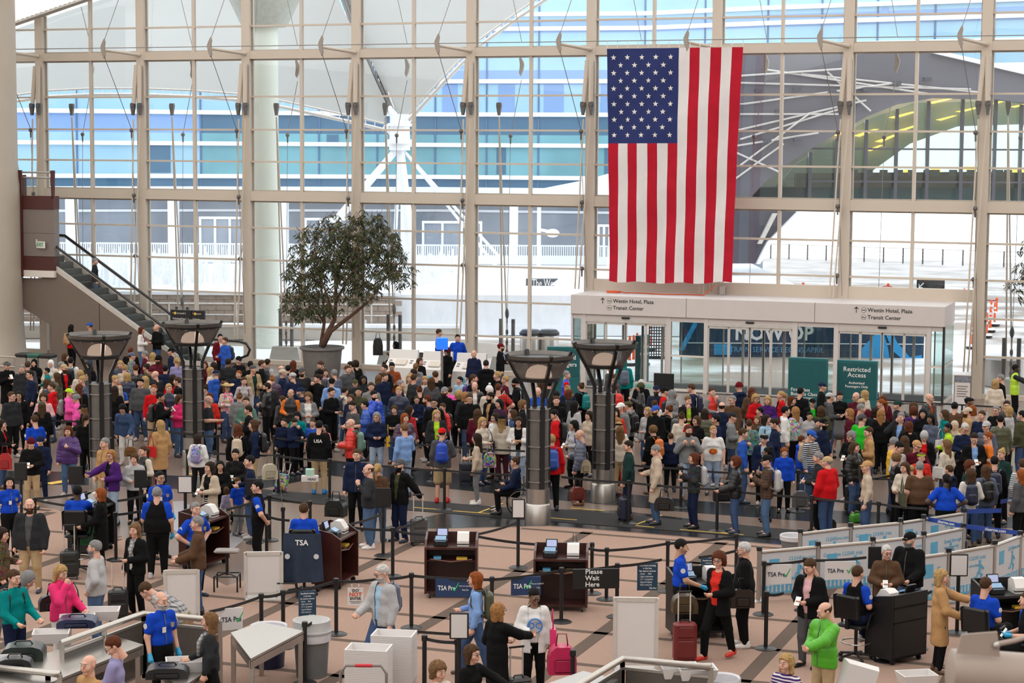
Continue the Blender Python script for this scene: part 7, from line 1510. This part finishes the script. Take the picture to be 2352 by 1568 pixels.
E 1730 1072 l dd j.maroon T.black w.st w
E 1795 892 fl dd s.maroon T.black B.br gl
E 1892 872 bl dd s.cream T.beige m.bl w
E 1860 962 b dd j.maroon T.black n.gy cap.khaki
F 765 932 b dd j.maroon T.black m.ab w
F 745 972 l dd t.white T.denim y.rd w
F 930 987 l dd j.char T.denim n.br capb.dgreen bp.black
F 1290 907 fr dd o.dgrey=floral/rust T.denim B.br gl
F 1110 1012 b dd s.brown T.black c.br w
F 1110 1057 b dd j.purple=floral T.black c.ab w
F 1215 1082 f dd j.black T.black m.bk w k2
F 1305 1142 fl hd s.slate T.black m.bk w k3 bag.white
F 1460 1092 l dd j.teal T.black l.br w gl
F 1575 1007 b dd j.brown T.black n.bk +
F 1730 948 r dd j.maroon T.black n.bk flat.black k3
F 1718 1062 l hd j.tan T.black n.br cap.beige beard +
F 1772 1042 b dd s.beige T.black m.rd w
F 1880 1102 fl dd s.navy T.black n.br +
F 2040 1047 fl dd j.black T.black n.gy gl
F 2160 992 f dd j.dgrey T.black n.dk gl
F 2178 1052 bl dd s.lgrey T.black m.bl w
F 2090 1152 b dd p.olive T.black n.bk
F 1930 1217 fl dd s.slate T.denim n.bk cap.lgrey gl
F 970 1122 fl ed o.char/lblue T.black n.gy
F 1052 1222 b dn j.black T.black m.ab w
F 745 1087 b dd j.black T.black l.st w
F 680 1062 b dd j.char T.black m.dk w
F 1230 1332 f dd o.black/red T.black n.bk beanie.lgrey w v25
F 1500 1247 l hd j.lime T.black n.bk w k3
F 1572 1217 fl dd s.beige T.black l.bl w hoodup.beige
F 1690 1242 f hh s.navy T.black n.wh gl v25
F 1940 1352 l hh t.orange T.denim n.rd gl
F 1802 1347 f hh o.black/lblue T.black n.dk v25
F 1150 1437 f ds s.maroon T.denim n.gy cap.tan gl
F 890 1402 r dd p.yellow T.denim n.gy
F 945 1452 fr hh s.lgrey T.black n.bk v30
F 1010 1387 b dd j.brown T.black l.br w
F 1482 1427 bl dd s.cream T.denim l.lb w bag.white
F 2258 582 r rr v.lime/char T.black n.bk k4
F 2090 692 l dd j.black T.black n.gy
F 2030 747 b dd s.cream T.beige m.bl w
F 2335 1102 bl dd j.olive T.denim n.bk
F 2100 1535 fl dd j.dgreen T.black u.bl w
''')
load('''
G 15 -70 r hl o.black/red T.denim l.dk w bag.red
G 352 132 f hh h.black T.khaki n.br beanie.maroon h1.66 y20
G 452 116 f nd j.navy T.navy n.br beanie.navy h1.55
G 770 2 f dn p.purple T.jeans m.ab w
G 1180 136 fl dd j.tan T.khaki n.gy
G 1252 270 fl rh o.purple/black T.pale l.st w gl
G 1522 306 f hd h.lgrey T.black s.br h1.55 txt=UNIVERSITY
G 1602 236 fl dh v.black/cream T.black y.br w
G 1800 512 fr dd u.royal T.black n.bk gl k2
G 872 668 b rl u.royal T.black n.bk k4 sit.78
G 1130 702 l nl c.black T.black m.rd w
G 100 568 fr kk u.royal T.black m.bk w
G 335 818 f dg o.char/dgrey T.khaki B.br beard +
G 1765 692 b dl v.black/royal T.black n.gy + patch
G 2200 862 fr ii u.royal T.black n.gy
G 2222 1022 l ll j.brown T.denim n.gy
G 1070 1292 l dp s.lgrey T.jeans n.gy beard +
G 1522 1098 fl dh o.black/white T.black m.lb w scarf
G 20 1150 r dh j.brown=floral T.black m.dk w
H 402 406 fl hh d.beige/black K.black=stripe m.dk w
H 520 392 f hh o.black/black T.black m.bk w h1.5 k2
H 690 260 f hh s.black=floral T.black y.bk w k2
H 850 336 l hd s.navy T.denim n.bk
H 587 682 bl dd s.purple=stripe T.cream m.br w h1.02
H 715 582 fr dd t.royal T.grey n.br h1.25
H 940 616 l dk v.black/royal T.black n.bk patch
H 1460 868 b dl u.royal T.navy n.br sit.78
H 2055 264 f dl j.navy T.black n.br
H 2190 427 l ss s.char=plaid T.jeans b.br +
H 2290 427 b dd j.brown T.jeans y.bl w
I 580 372 fl db o.black/olive T.navy n.bk cap.dgrey beard
I 1880 352 l hl h.navy T.black u.br w gl sit.46
I 2290 96 b dd h.red T.black n.bl bp.blue
J 1930 302 l hn j.char=floral T.navy m.ab w bp.lgrey boots
K 440 347 l hl p.black T.denim c.ab w
K 792 327 l hn j.brown=plaid T.jeans n.br cap.black bp.lgrey
K 1372 297 l hh j.char T.black n.gy
K 1472 342 bl hg j.red T.denim n.gy cap.khaki +
K 1920 392 l pd s.beige T.denim n.gy cap.tan
L 920 306 r dh v.black/black T.black s.lb w
L 1012 408 fl hd j.cream T.black l.br w
L 1180 402 b dd t.brown T.black n.gy + bag.olive
L 1092 432 b dd s.khaki T.denim n.bl h1.3
L 1186 306 f dd o.coral/red T.black y.lb w band.lime h1.55
L 1480 542 b ii u.royal T.black y.bk w k4 +
L 1512 442 bl dd h.navy T.denim n.br h1.55
L 1742 392 fr dd j.dgreen T.black c.ab w
L 1752 478 b hd s.cream=stripe T.denim l.br w bp.navy
L 1922 442 b dd h.slate T.denim l.br w bp.black
L 2022 342 b dd j.black T.black n.bk bp.navy
L 2325 492 bl dd j.dgrey T.black l.rd w +
L 2345 370 b dd s.grey=stripe T.black n.br
M 152 312 fr ll s.teal T.navy n.br bp.black
M 345 345 r rd j.black T.grey n.gy lean1.0 hoodup.grey
M 682 256 fr fl j.pink T.white w.bl w bag.black v15
M 1615 488 l gl h.lgrey=plaid T.khaki n.br lean1.0 v20
M 1812 556 fr dd u.royal T.black b.wh beard
M 1000 1272 fl dd s.tan T.black B.br
M 1285 1066 l ll s.lav T.black n.ab gl v30
N 402 792 l ld s.char T.black l.lb w scarf walk
O 385 256 fl ld o.lgrey/sky T.denim n.wh gl beard bp.slate v15 walk
O 1432 336 l hd s.lblue T.denim m.rd w bp.olive walk
O 1685 684 br rh c.black T.black m.st w gl
O 2092 516 f hd d.white/white T.black n.bk w gl k3 bag.pink v20 txt=DC
O 1010 1348 fr dd s.cream T.black c.lb w
O 1392 1156 fr hr s.black T.black m.br w gl
P 1785 -34 r ld u.royal T.black n.bk k2
P 2215 110 fl bh d.black/coral T.black c.ab w gl walk h1.78
Q 540 0 l hd j.black T.black n.wh gl +
Q 1282 187 fl hh o.black/lpink T.dgrey n.br v25 bp.black
Q 1447 677 fl hr p.apple T.khaki b.br v20
Q 1812 265 br hl v.black/royal T.navy n.br sit.62 patch
Q 2142 32 f hh j.brown T.black n.wh w gl
L 1068 1196 fl hl j.black T.jeans n.gy cap.black beard +
Q 1012 1256 fl dd s.purple=stripe T.black m.bl w
R 1422 306 r lr c.tan T.black m.bl w
R 1922 396 br hl u.royal T.black n.br sit.7
R 2395 560 l hh v.black/royal T.black n.br sit.7 patch
''')
_esc = parse('A 0 0 r dd j.char T.jeans n.gy'); _esc.update(px=(218, 594), h=1.74); _s, _z = WP(218, 594, -2.4); _g2 = WL(_s, -2.4, _z-1.74); _esc['pos'] = Vector(_g2); _esc['toph'] = _z; PEOPLE.append(_esc); _esc['ex'] = ['onesc', 'y10']
# spread people who would stand inside each other, along the line of sight
pp = [d for d in PEOPLE if d['legs'] != 't']
for it in range(40):
    for i, a in enumerate(pp):
        for b in pp[i+1:]:
            dv = b['pos']-a['pos']
            if abs(dv.x) > .5 or abs(dv.y) > .5 or abs(dv.z) > .1: continue
            need = .40*(a['h']+b['h'])/3.5; L = math.hypot(dv.x, dv.y)
            if L < need:
                u = Vector((a['pos'].x, a['pos'].y, 0)).normalized(); sgn = 1 if dv.dot(u) >= 0 else -1; m = (need-L)*.35+.01
                lat = Vector((u.y, -u.x, 0)); sl = 1 if dv.dot(lat) >= 0 else -1
                for q, s in ((a, -1), (b, 1)): q['pos'] = q['pos']+u*(s*sgn*m)+lat*(s*sl*m*.15)
BPK = {}
def bag_meshes():
    v = mesh_of([sg_((0, 0, -.17), (0, 0, .13), .10, .085, UX, 1.5)], .018, .03, 0, lambda F, P: np.maximum(F, -(P[..., 1]+.075))); BPK['main'] = np_mesh('pack', [(*v, 0)], [m_nyl]); BPK['mainf'] = np_mesh('pack', [(*v, 0)], [FAB['floral']])
    v = mesh_of([sg_((0, .08, -.16), (0, .08, -.03), .055, .05, UX, 1.9)], .016, .02); BPK['pocket'] = np_mesh('pocket', [(*v, 0)], [m_nyl])
    for s in (-1, 1): BPK['strap', s] = MB().tube([(s*.07, -.07, .17), (s*.10, -.12, .24), (s*.125, -.2, .24), (s*.13, -.285, .15), (s*.14, -.29, .0), (s*.17, -.2, -.12), (s*.13, -.06, -.2)], .018, 6).data('strap', m_nyl, 'all')
    BPK['loop'] = MB().tube([(-.04, -.03, .20), (-.03, -.03, .25), (.03, -.03, .25), (.04, -.03, .20)], .01, 5).data('grab_loop', m_nyl)
    mb = MB().prism([(-.17, -.14), (.17, -.14), (.15, .12), (-.15, .12)], -.05, .05, 'y'); BPK['bag'] = mb.data('bag_body', m_leather); BPK['bstrap'] = MB().tube([(-.13, 0, .1), (-.09, 0, .3), (0, 0, .42), (.09, 0, .3), (.13, 0, .1)], .011, 6).data('bag_strap', m_leather, 'all')
bag_meshes()
_pt = MB().prism([(.042*math.cos(t), .042*math.sin(t)) for t in np.linspace(0, 6.28, 13)[:-1]], -.004, .004, 'x').data('shoulder_patch', mat('patch_white', (.6, .6, .62), .6))
_bd = MB().prism([(-.028, -.03), (0, -.045), (.028, -.03), (.03, .03), (-.03, .03)], -.004, .004, 'y').data('badge', mat('badge_gold', (.6, .5, .3), .35, .8)); _id = MB().box(-.03, .03, -.004, .004, -.05, .03).data('id_card', m_white)
GLV = {}
for _gk in (0, 1):
    _v, _q = HANDS[(0, _gk)]; GLV[(_gk, 'R')] = np_mesh('glove', [(_v, _q, 0)], [m_nyl]); _v2 = _v.copy(); _v2[:, 0] *= -1; GLV[(_gk, 'L')] = np_mesh('glove', [(_v2, _q[:, ::-1], 0)], [m_nyl])
PAPER = MB().box(-.045, .045, -.004, .004, -.075, .075).data('boarding_pass', m_lw)
def descr(d):
    hs, hc = d['hair'].split('.'); hw = ('bald head' if hs == 'B' else HW[hs].format(HC_[hc][1])); tk, rest = d['top'].split('.', 1); fabp = ''
    inner = None
    if '/' in rest: rest, inner = rest.split('/')
    if '=' in rest: rest, fabp = rest.split('=')
    if inner and '=' in inner: inner = inner.split('=')[0]
    hat = [e for e in d['ex'] if e.split('.')[0] in HATW and '.' in e]; hatw = ''
    if hat: k, c = hat[0].split('.'); c = c.split('=')[0]; hatw = cname(c)+' '+HATW[k]
    pat = {'plaid': 'plaid ', 'stripe': 'striped ', 'floral': 'patterned ', 'leather': 'leather '}.get(fabp, '')
    topw = cname(rest)+' '+pat+TOPW[tk]
    if inner and tk in 'od': topw += ' over '+cname(inner)
    if inner and tk == 'v': topw += ' over '+cname(inner)+' sleeves'
    who = 'officer' if tk == 'u' or 'patch' in d['ex'] else 'child' if d['h'] < 1.35 else 'person'
    top = (who+' in '+topw).split(); return dict(who=who, top=' '.join(top), hair=hw, hat=hatw)
USED = {}
def make_label(d):
    q = descr(d); base = q['top']; mods = [('with ' + (q['hat'] if q['hat'] else q['hair']))]
    if q['hat'] and q['hair']: mods.append('and '+q['hair'])
    if 'gl' in d['ex']: mods.append('and glasses')
    bk = d['bot'].split('.'); bw = {'T': 'trousers', 'S': 'shorts', 'K': 'skirt', 'L': 'leggings'}[bk[0]]; bc = cname(bk[1].split('=')[0])
    lm = min(LAND, key=lambda t: (t[0][0]-d['pos'].x)**2+(t[0][1]-d['pos'].y)**2)[1]; fc = {'f': 'facing the checkpoint', 'b': 'facing the glass wall', 'l': 'turned towards the escalator', 'r': 'turned towards the vestibule', 'fl': 'facing the checkpoint', 'fr': 'facing the checkpoint', 'bl': 'facing the glass wall', 'br': 'facing the glass wall'}[d['face']]
    cand = [base+' '+mods[0], base+' '+' '.join(mods[:2]), base+' '+' '.join(mods), base+' '+mods[0]+', '+fc, base+' '+mods[0]+', near '+lm, base+' '+mods[0]+', '+bc+' '+bw+', near '+lm, base+', '+fc+', near '+lm, base+' '+mods[0]+', '+fc+', '+bc+' '+bw]
    if d['legs'] == 't': cand = ['seated '+c for c in cand]
    if d['lean'] > .3: cand = ['bending '+c for c in cand]
    for c in cand:
        if c not in USED and 4 <= len(c.split()) <= 16: USED[c] = 1; return c, None
    c = cand[4]; c = ' '.join(c.split()[:16]); return c, 'look-alikes in '+base
def fabric(code):
    c, f = (code.split('=')+['plain'])[:2]; return COL[c], f
def add_person(d):
    sc = d['h']/1.75; jit = rnd.uniform(-9, 9) if d['legs'] == 's' else 0; a = math.radians(FACE[d['face']]+jit)
    lod = 0 if FPX/d['pos'].y > 92 else 1; yaw = d['yaw'] or rnd.choice((0, 0, .3, -.3)); pit = d['pit'] or rnd.choice((0, .12)); yaw = round(yaw, 2)
    hs = d['hair'].split('.')
    lab, grp = make_label(d); d['label'] = lab; q = descr(d)
    t = thing('person', lab, 'person', M=T(*d['pos']) @ RZ(a) @ Matrix.Scale(sc, 4), group=grp); d['obj'] = t; d['M'] = T(*d['pos']) @ RZ(a) @ Matrix.Scale(sc, 4)
    key = (d['pose'], d['legs'], d['build'], d['fem'], d['lean'], d['seat'])
    J, hv = get_rig(d['pose'], d['legs'], d['build'], d['lean'], d['seat'], d['fem']); pit2 = pit+d['lean']*.6; hm = head_M(J, yaw, pit2)
    inst('body', body_mesh(d['pose'], d['legs'], d['build'], d['fem'], yaw, pit2, d['lean'], d['seat'], lod), t, None, SK[d['skin']])
    bk, bc = d['bot'].split('.'); c, f = fabric(bc); inst({'T': 'trousers', 'L': 'leggings', 'S': 'shorts', 'K': 'skirt'}[bk], cloth_mesh(bk, d['pose'][:0]+'dd', d['legs'], d['build'], d['fem'], 0.0, d['seat'], f, lod) if d['lean'] == 0 else cloth_mesh(bk, d['pose'], d['legs'], d['build'], d['fem'], d['lean'], d['seat'], f, lod), t, None, c)
    tk, tc = d['top'].split('.', 1); inner = None
    if '/' in tc: tc, inner = tc.split('/')
    c, f = fabric(tc); nm = {'t': 't_shirt', 's': 'sweater', 'h': 'hoodie', 'j': 'jacket', 'o': 'jacket', 'p': 'puffer_jacket', 'u': 'uniform_shirt', 'c': 'coat', 'd': 'cardigan', 'v': 'vest'}[tk]
    tk2 = 'y' if tk == 'v' and 'patch' in d['ex'] else tk; gar = inst(nm, cloth_mesh(tk2, *key, f if tk2 not in 'pv' or f != 'plain' else 'nylon', lod), t, None, c)
    if lod == 0 and tk2 in 'jpcu' and d['lean'] == 0:
        zk = ('zip', tk2, *key)
        if zk not in CL:
            me_ = cloth_mesh(tk2, *key, f if tk2 not in 'pv' or f != 'plain' else 'nylon', lod); co = np.empty(len(me_.vertices)*3, np.float32); me_.vertices.foreach_get('co', co); co = co.reshape(-1, 3); zt_ = J['nek'][2]-.0; zb_ = co[:, 2].min()+.03 if d['legs'] != 't' else J['wai'][2]; pts_ = []
            for z_ in np.linspace(zb_, zt_, 16):
                m_ = (np.abs(co[:, 0]) < .03) & (np.abs(co[:, 2]-z_) < .03)
                if m_.any(): pts_.append((0, float(co[m_, 1].min())-.001, float(z_)))
            CL[zk] = MB().tube(pts_, .006, 5).data('zipper', m_clevis) if len(pts_) > 3 else None
        if CL[zk]: inst('zipper', CL[zk], gar)
    if inner: ci, fi = fabric(inner); inst('shirt', cloth_mesh(('u' if 'patch' in d['ex'] else 's') if tk == 'v' else 'in', *key, fi, lod), t, None, ci)
    sh_c = {'C': 1}.get(0) or rnd.choice([COL['black'], COL['black'], COL['brown'], COL['lgrey'], COL['char'], (.02, .03, .06)])
    if 'USA' in d['line']: sh_c = (.01, .16, .42)
    if 'S.khaki' in d['line']: sh_c = COL['red']
    if 'D 650 1316' in d['line'] or 'apple' in d['line']: sh_c = (.16, .07, .035)
    if d['line'][:10] in ('H 2190 427', 'C 1448 135', 'Q 540 0 l '): sh_c = COL['white']
    if 'd.black/coral' in d['line']: sh_c = COL['coral']
    for s, sx in (('R', -1), ('L', 1)):
        an = J['an'+s]; inst('shoe', SHOE, t, T(an[0]+sx*.012, an[1]-.02, an[2]-.09) @ RZ(sx*.12), sh_c)
    if hs[0] != 'B':
        hatk = [e.split('.')[0] for e in d['ex'] if e.split('.')[0] in HATW and '.' in e]
        if not (hatk and hatk[0] in ('hij', 'hoodup')) and not (hatk and hatk[0] in ('beanie', 'pom') and hs[0] == 'n'): inst('hair', hair_mesh(hs[0] if not (hatk and hs[0] == 'u') else 'n'), t, hm @ Matrix.Scale(.94, 4) @ T(0, 0, -.004) if hatk and hatk[0] in ('cap', 'capb', 'flat', 'beanie', 'pom', 'cow', 'wide') else hm, HC_[hs[1]][0])
    if (tk == 'u' or 'patch' in d['ex']) and lod == 0:
        for sx, s in ((-1, 'R'), (1, 'L')):
            a_ = d['pose'][0 if s == 'R' else 1]
            if a_ in 'dlhi' and not d['fem']:
                gv = GLV[(1 if a_ in GRIP else 0, s)]; inw = A3(-sx, 0, 0) if a_ in 'dpigbk' else A3(-sx*.6, 0, .8); Rm = frame_to(J['el'+s], J['wr'+s], inw); inst('glove', gv, t, T(*J['wr'+s]) @ Matrix([list(r_)+[0] for r_ in Rm]+[[0, 0, 0, 1]]) @ Matrix.Scale(1.08, 4), (.02, .30, .55))
    if 'beard' in d['ex']: inst('beard', BEARD, t, hm, HC_[hs[1]][0])
    if 'gl' in d['ex']: inst('glasses', GLASSES, t, hm)
    if tk == 'u' or 'patch' in d['ex']:
        for sx, s in ((-1, 'R'), (1, 'L')): p = J['sh'+s]*.6+J['el'+s]*.4; inst('shoulder_patch', _pt, gar, T(p[0]+sx*.078, p[1], p[2]))
        if tk == 'u' and lod == 0 and d['legs'] != 't': inst('id_card', _id, gar, T(-.07, -.155-(.05 if hv == 2 else .01)-(.03 if d['fem'] else 0), 1.25))
        if tk == 'u' and d['build'] != 'x': inst('badge', _bd, gar, T(.08, -.165-(.03 if hv == 2 else 0)-(.03 if d['fem'] else 0), 1.30+(d['seat']-.83 if d['legs'] == 't' else 0)))
    for e in d['ex']:
        k = e.split('.')[0]
        if k in HATW and '.' in e: c, f = fabric(e.split('.', 1)[1]); inst({'phones': 'headphones', 'band': 'headband', 'hij': 'headscarf', 'hoodup': 'hood'}.get(k, 'cap' if 'cap' in k else 'hat'), hat_mesh(k), t, hm, c)
        if k == 'scarf':
            mb = MB().tube([(.075*math.sin(u), .015-.085*math.cos(u), 1.45) for u in np.linspace(-3, 3, 13)], .032, 7).tube([(.03, -.10, 1.44), (.05, -.16, 1.32), (.04, -.17, 1.12)], [.03, .035, .03], 7); mb.build('scarf', FAB['plaid'], t, 'all', None, COL['lgrey'])
        if e.startswith('txt='):
            w_ = e[4:]; back = w_ == 'USA'; ym = .165+(.045 if hv == 2 else 0)
            if w_ == 'DC':
                mb = MB(); mb.tube([(.115*math.cos(u), -.185, 1.2+.115*math.sin(u)) for u in np.linspace(0, 6.28, 25)], .014, 5); mb.build('shirt_emblem', mat('print_blue', (.06, .2, .55), .6), t); text('DC', .15, 'shirt_print', MATS['print_blue'], t, T(0, -.185, 1.2) @ XZ, .02, 'CENTER', .008)
            else: text(w_, {'USA': .11, 'PACKERS': .062, 'UNIVERSITY': .04, 'RENDEZVOUS': .045}[w_], 'shirt_print', m_lw if back else m_ink, t, T(0, ym, 1.3) @ RZ(math.pi) @ XZ if back else T(0, -ym-.02-(.04 if d['fem'] else 0), 1.27) @ XZ, .01, 'CENTER', .006)
            if w_ == 'RENDEZVOUS': MB().ball((0, -.225, 1.15), (.11, .02, .075), 12, 8).build('shirt_emblem', FAB['floral'], t, 'all', None, COL['orange'])
    # bags are things of their own
    M0 = d['M']; own = q['top'].replace('officer', 'person')
    def bag_label(kind): 
        s = kind+' of the '+lab.replace('seated ', '').replace(',', ''); s = ' '.join(s.split()[:16]); 
        while s.split()[-1] in ('with', 'and', 'near', 'the', 'over', 'facing', 'towards', 'turned'): s = ' '.join(s.split()[:-1])
        return s
    for e in d['ex']:
        k = e.split('.')[0]
        if k == 'bp' and '.' in e:
            c, f = fabric(e.split('.', 1)[1]); cn = cname(e.split('.', 1)[1].split('=')[0]); dz = (d['seat']-.83 if d['legs'] == 't' else 0); off = .215+(-.005, .005, .04)[hv]+{'p': .02, 'h': .01, 'j': .01, 'c': .01, 'o': .01}.get(tk, .0)
            b = thing('backpack', bag_label(cn+' backpack'), 'backpack', M=M0 @ T(0, off, 1.24+dz), group='backpacks worn in the queue')
            pk = inst('pack', BPK['mainf' if f == 'floral' else 'main'], b, None, c); inst('pocket', BPK['pocket'], pk, None, tuple(x*.75 for x in c)); inst('grab_loop', BPK['loop'], pk, None, tuple(x*.5 for x in c))
            for s in (-1, 1): inst('strap', BPK['strap', s], b, None, tuple(x*.6 for x in c))
        if k == 'bag':
            c, f = fabric(e.split('.', 1)[1]); cn = cname(e.split('.', 1)[1]); b = thing('shoulder_bag', bag_label(cn+' shoulder bag'), 'bag', M=M0 @ T(.30+(.06 if hv == 2 else 0), .02, 1.0) @ RZ(math.pi/2), group='shoulder bags in the queue'); inst('bag_body', BPK['bag'], b, None, c); inst('bag_strap', BPK['bstrap'], b, None, tuple(x*.6 for x in c))
    if d['pose'][0] == 'n' or (d['pose'] == 'hh' and lod == 0):
        w_ = J['wrR']; el = J['elR']; dr = (w_-el)/np.linalg.norm(w_-el); p = w_+dr*.12; b = inst('boarding_pass', PAPER, None, M0 @ T(p[0], p[1], p[2]+.03) @ RX(-.6)); tag(b, bag_label('white boarding pass in hand'), 'paper', 'boarding passes held in the queue')
for _d in PEOPLE: add_person(_d)
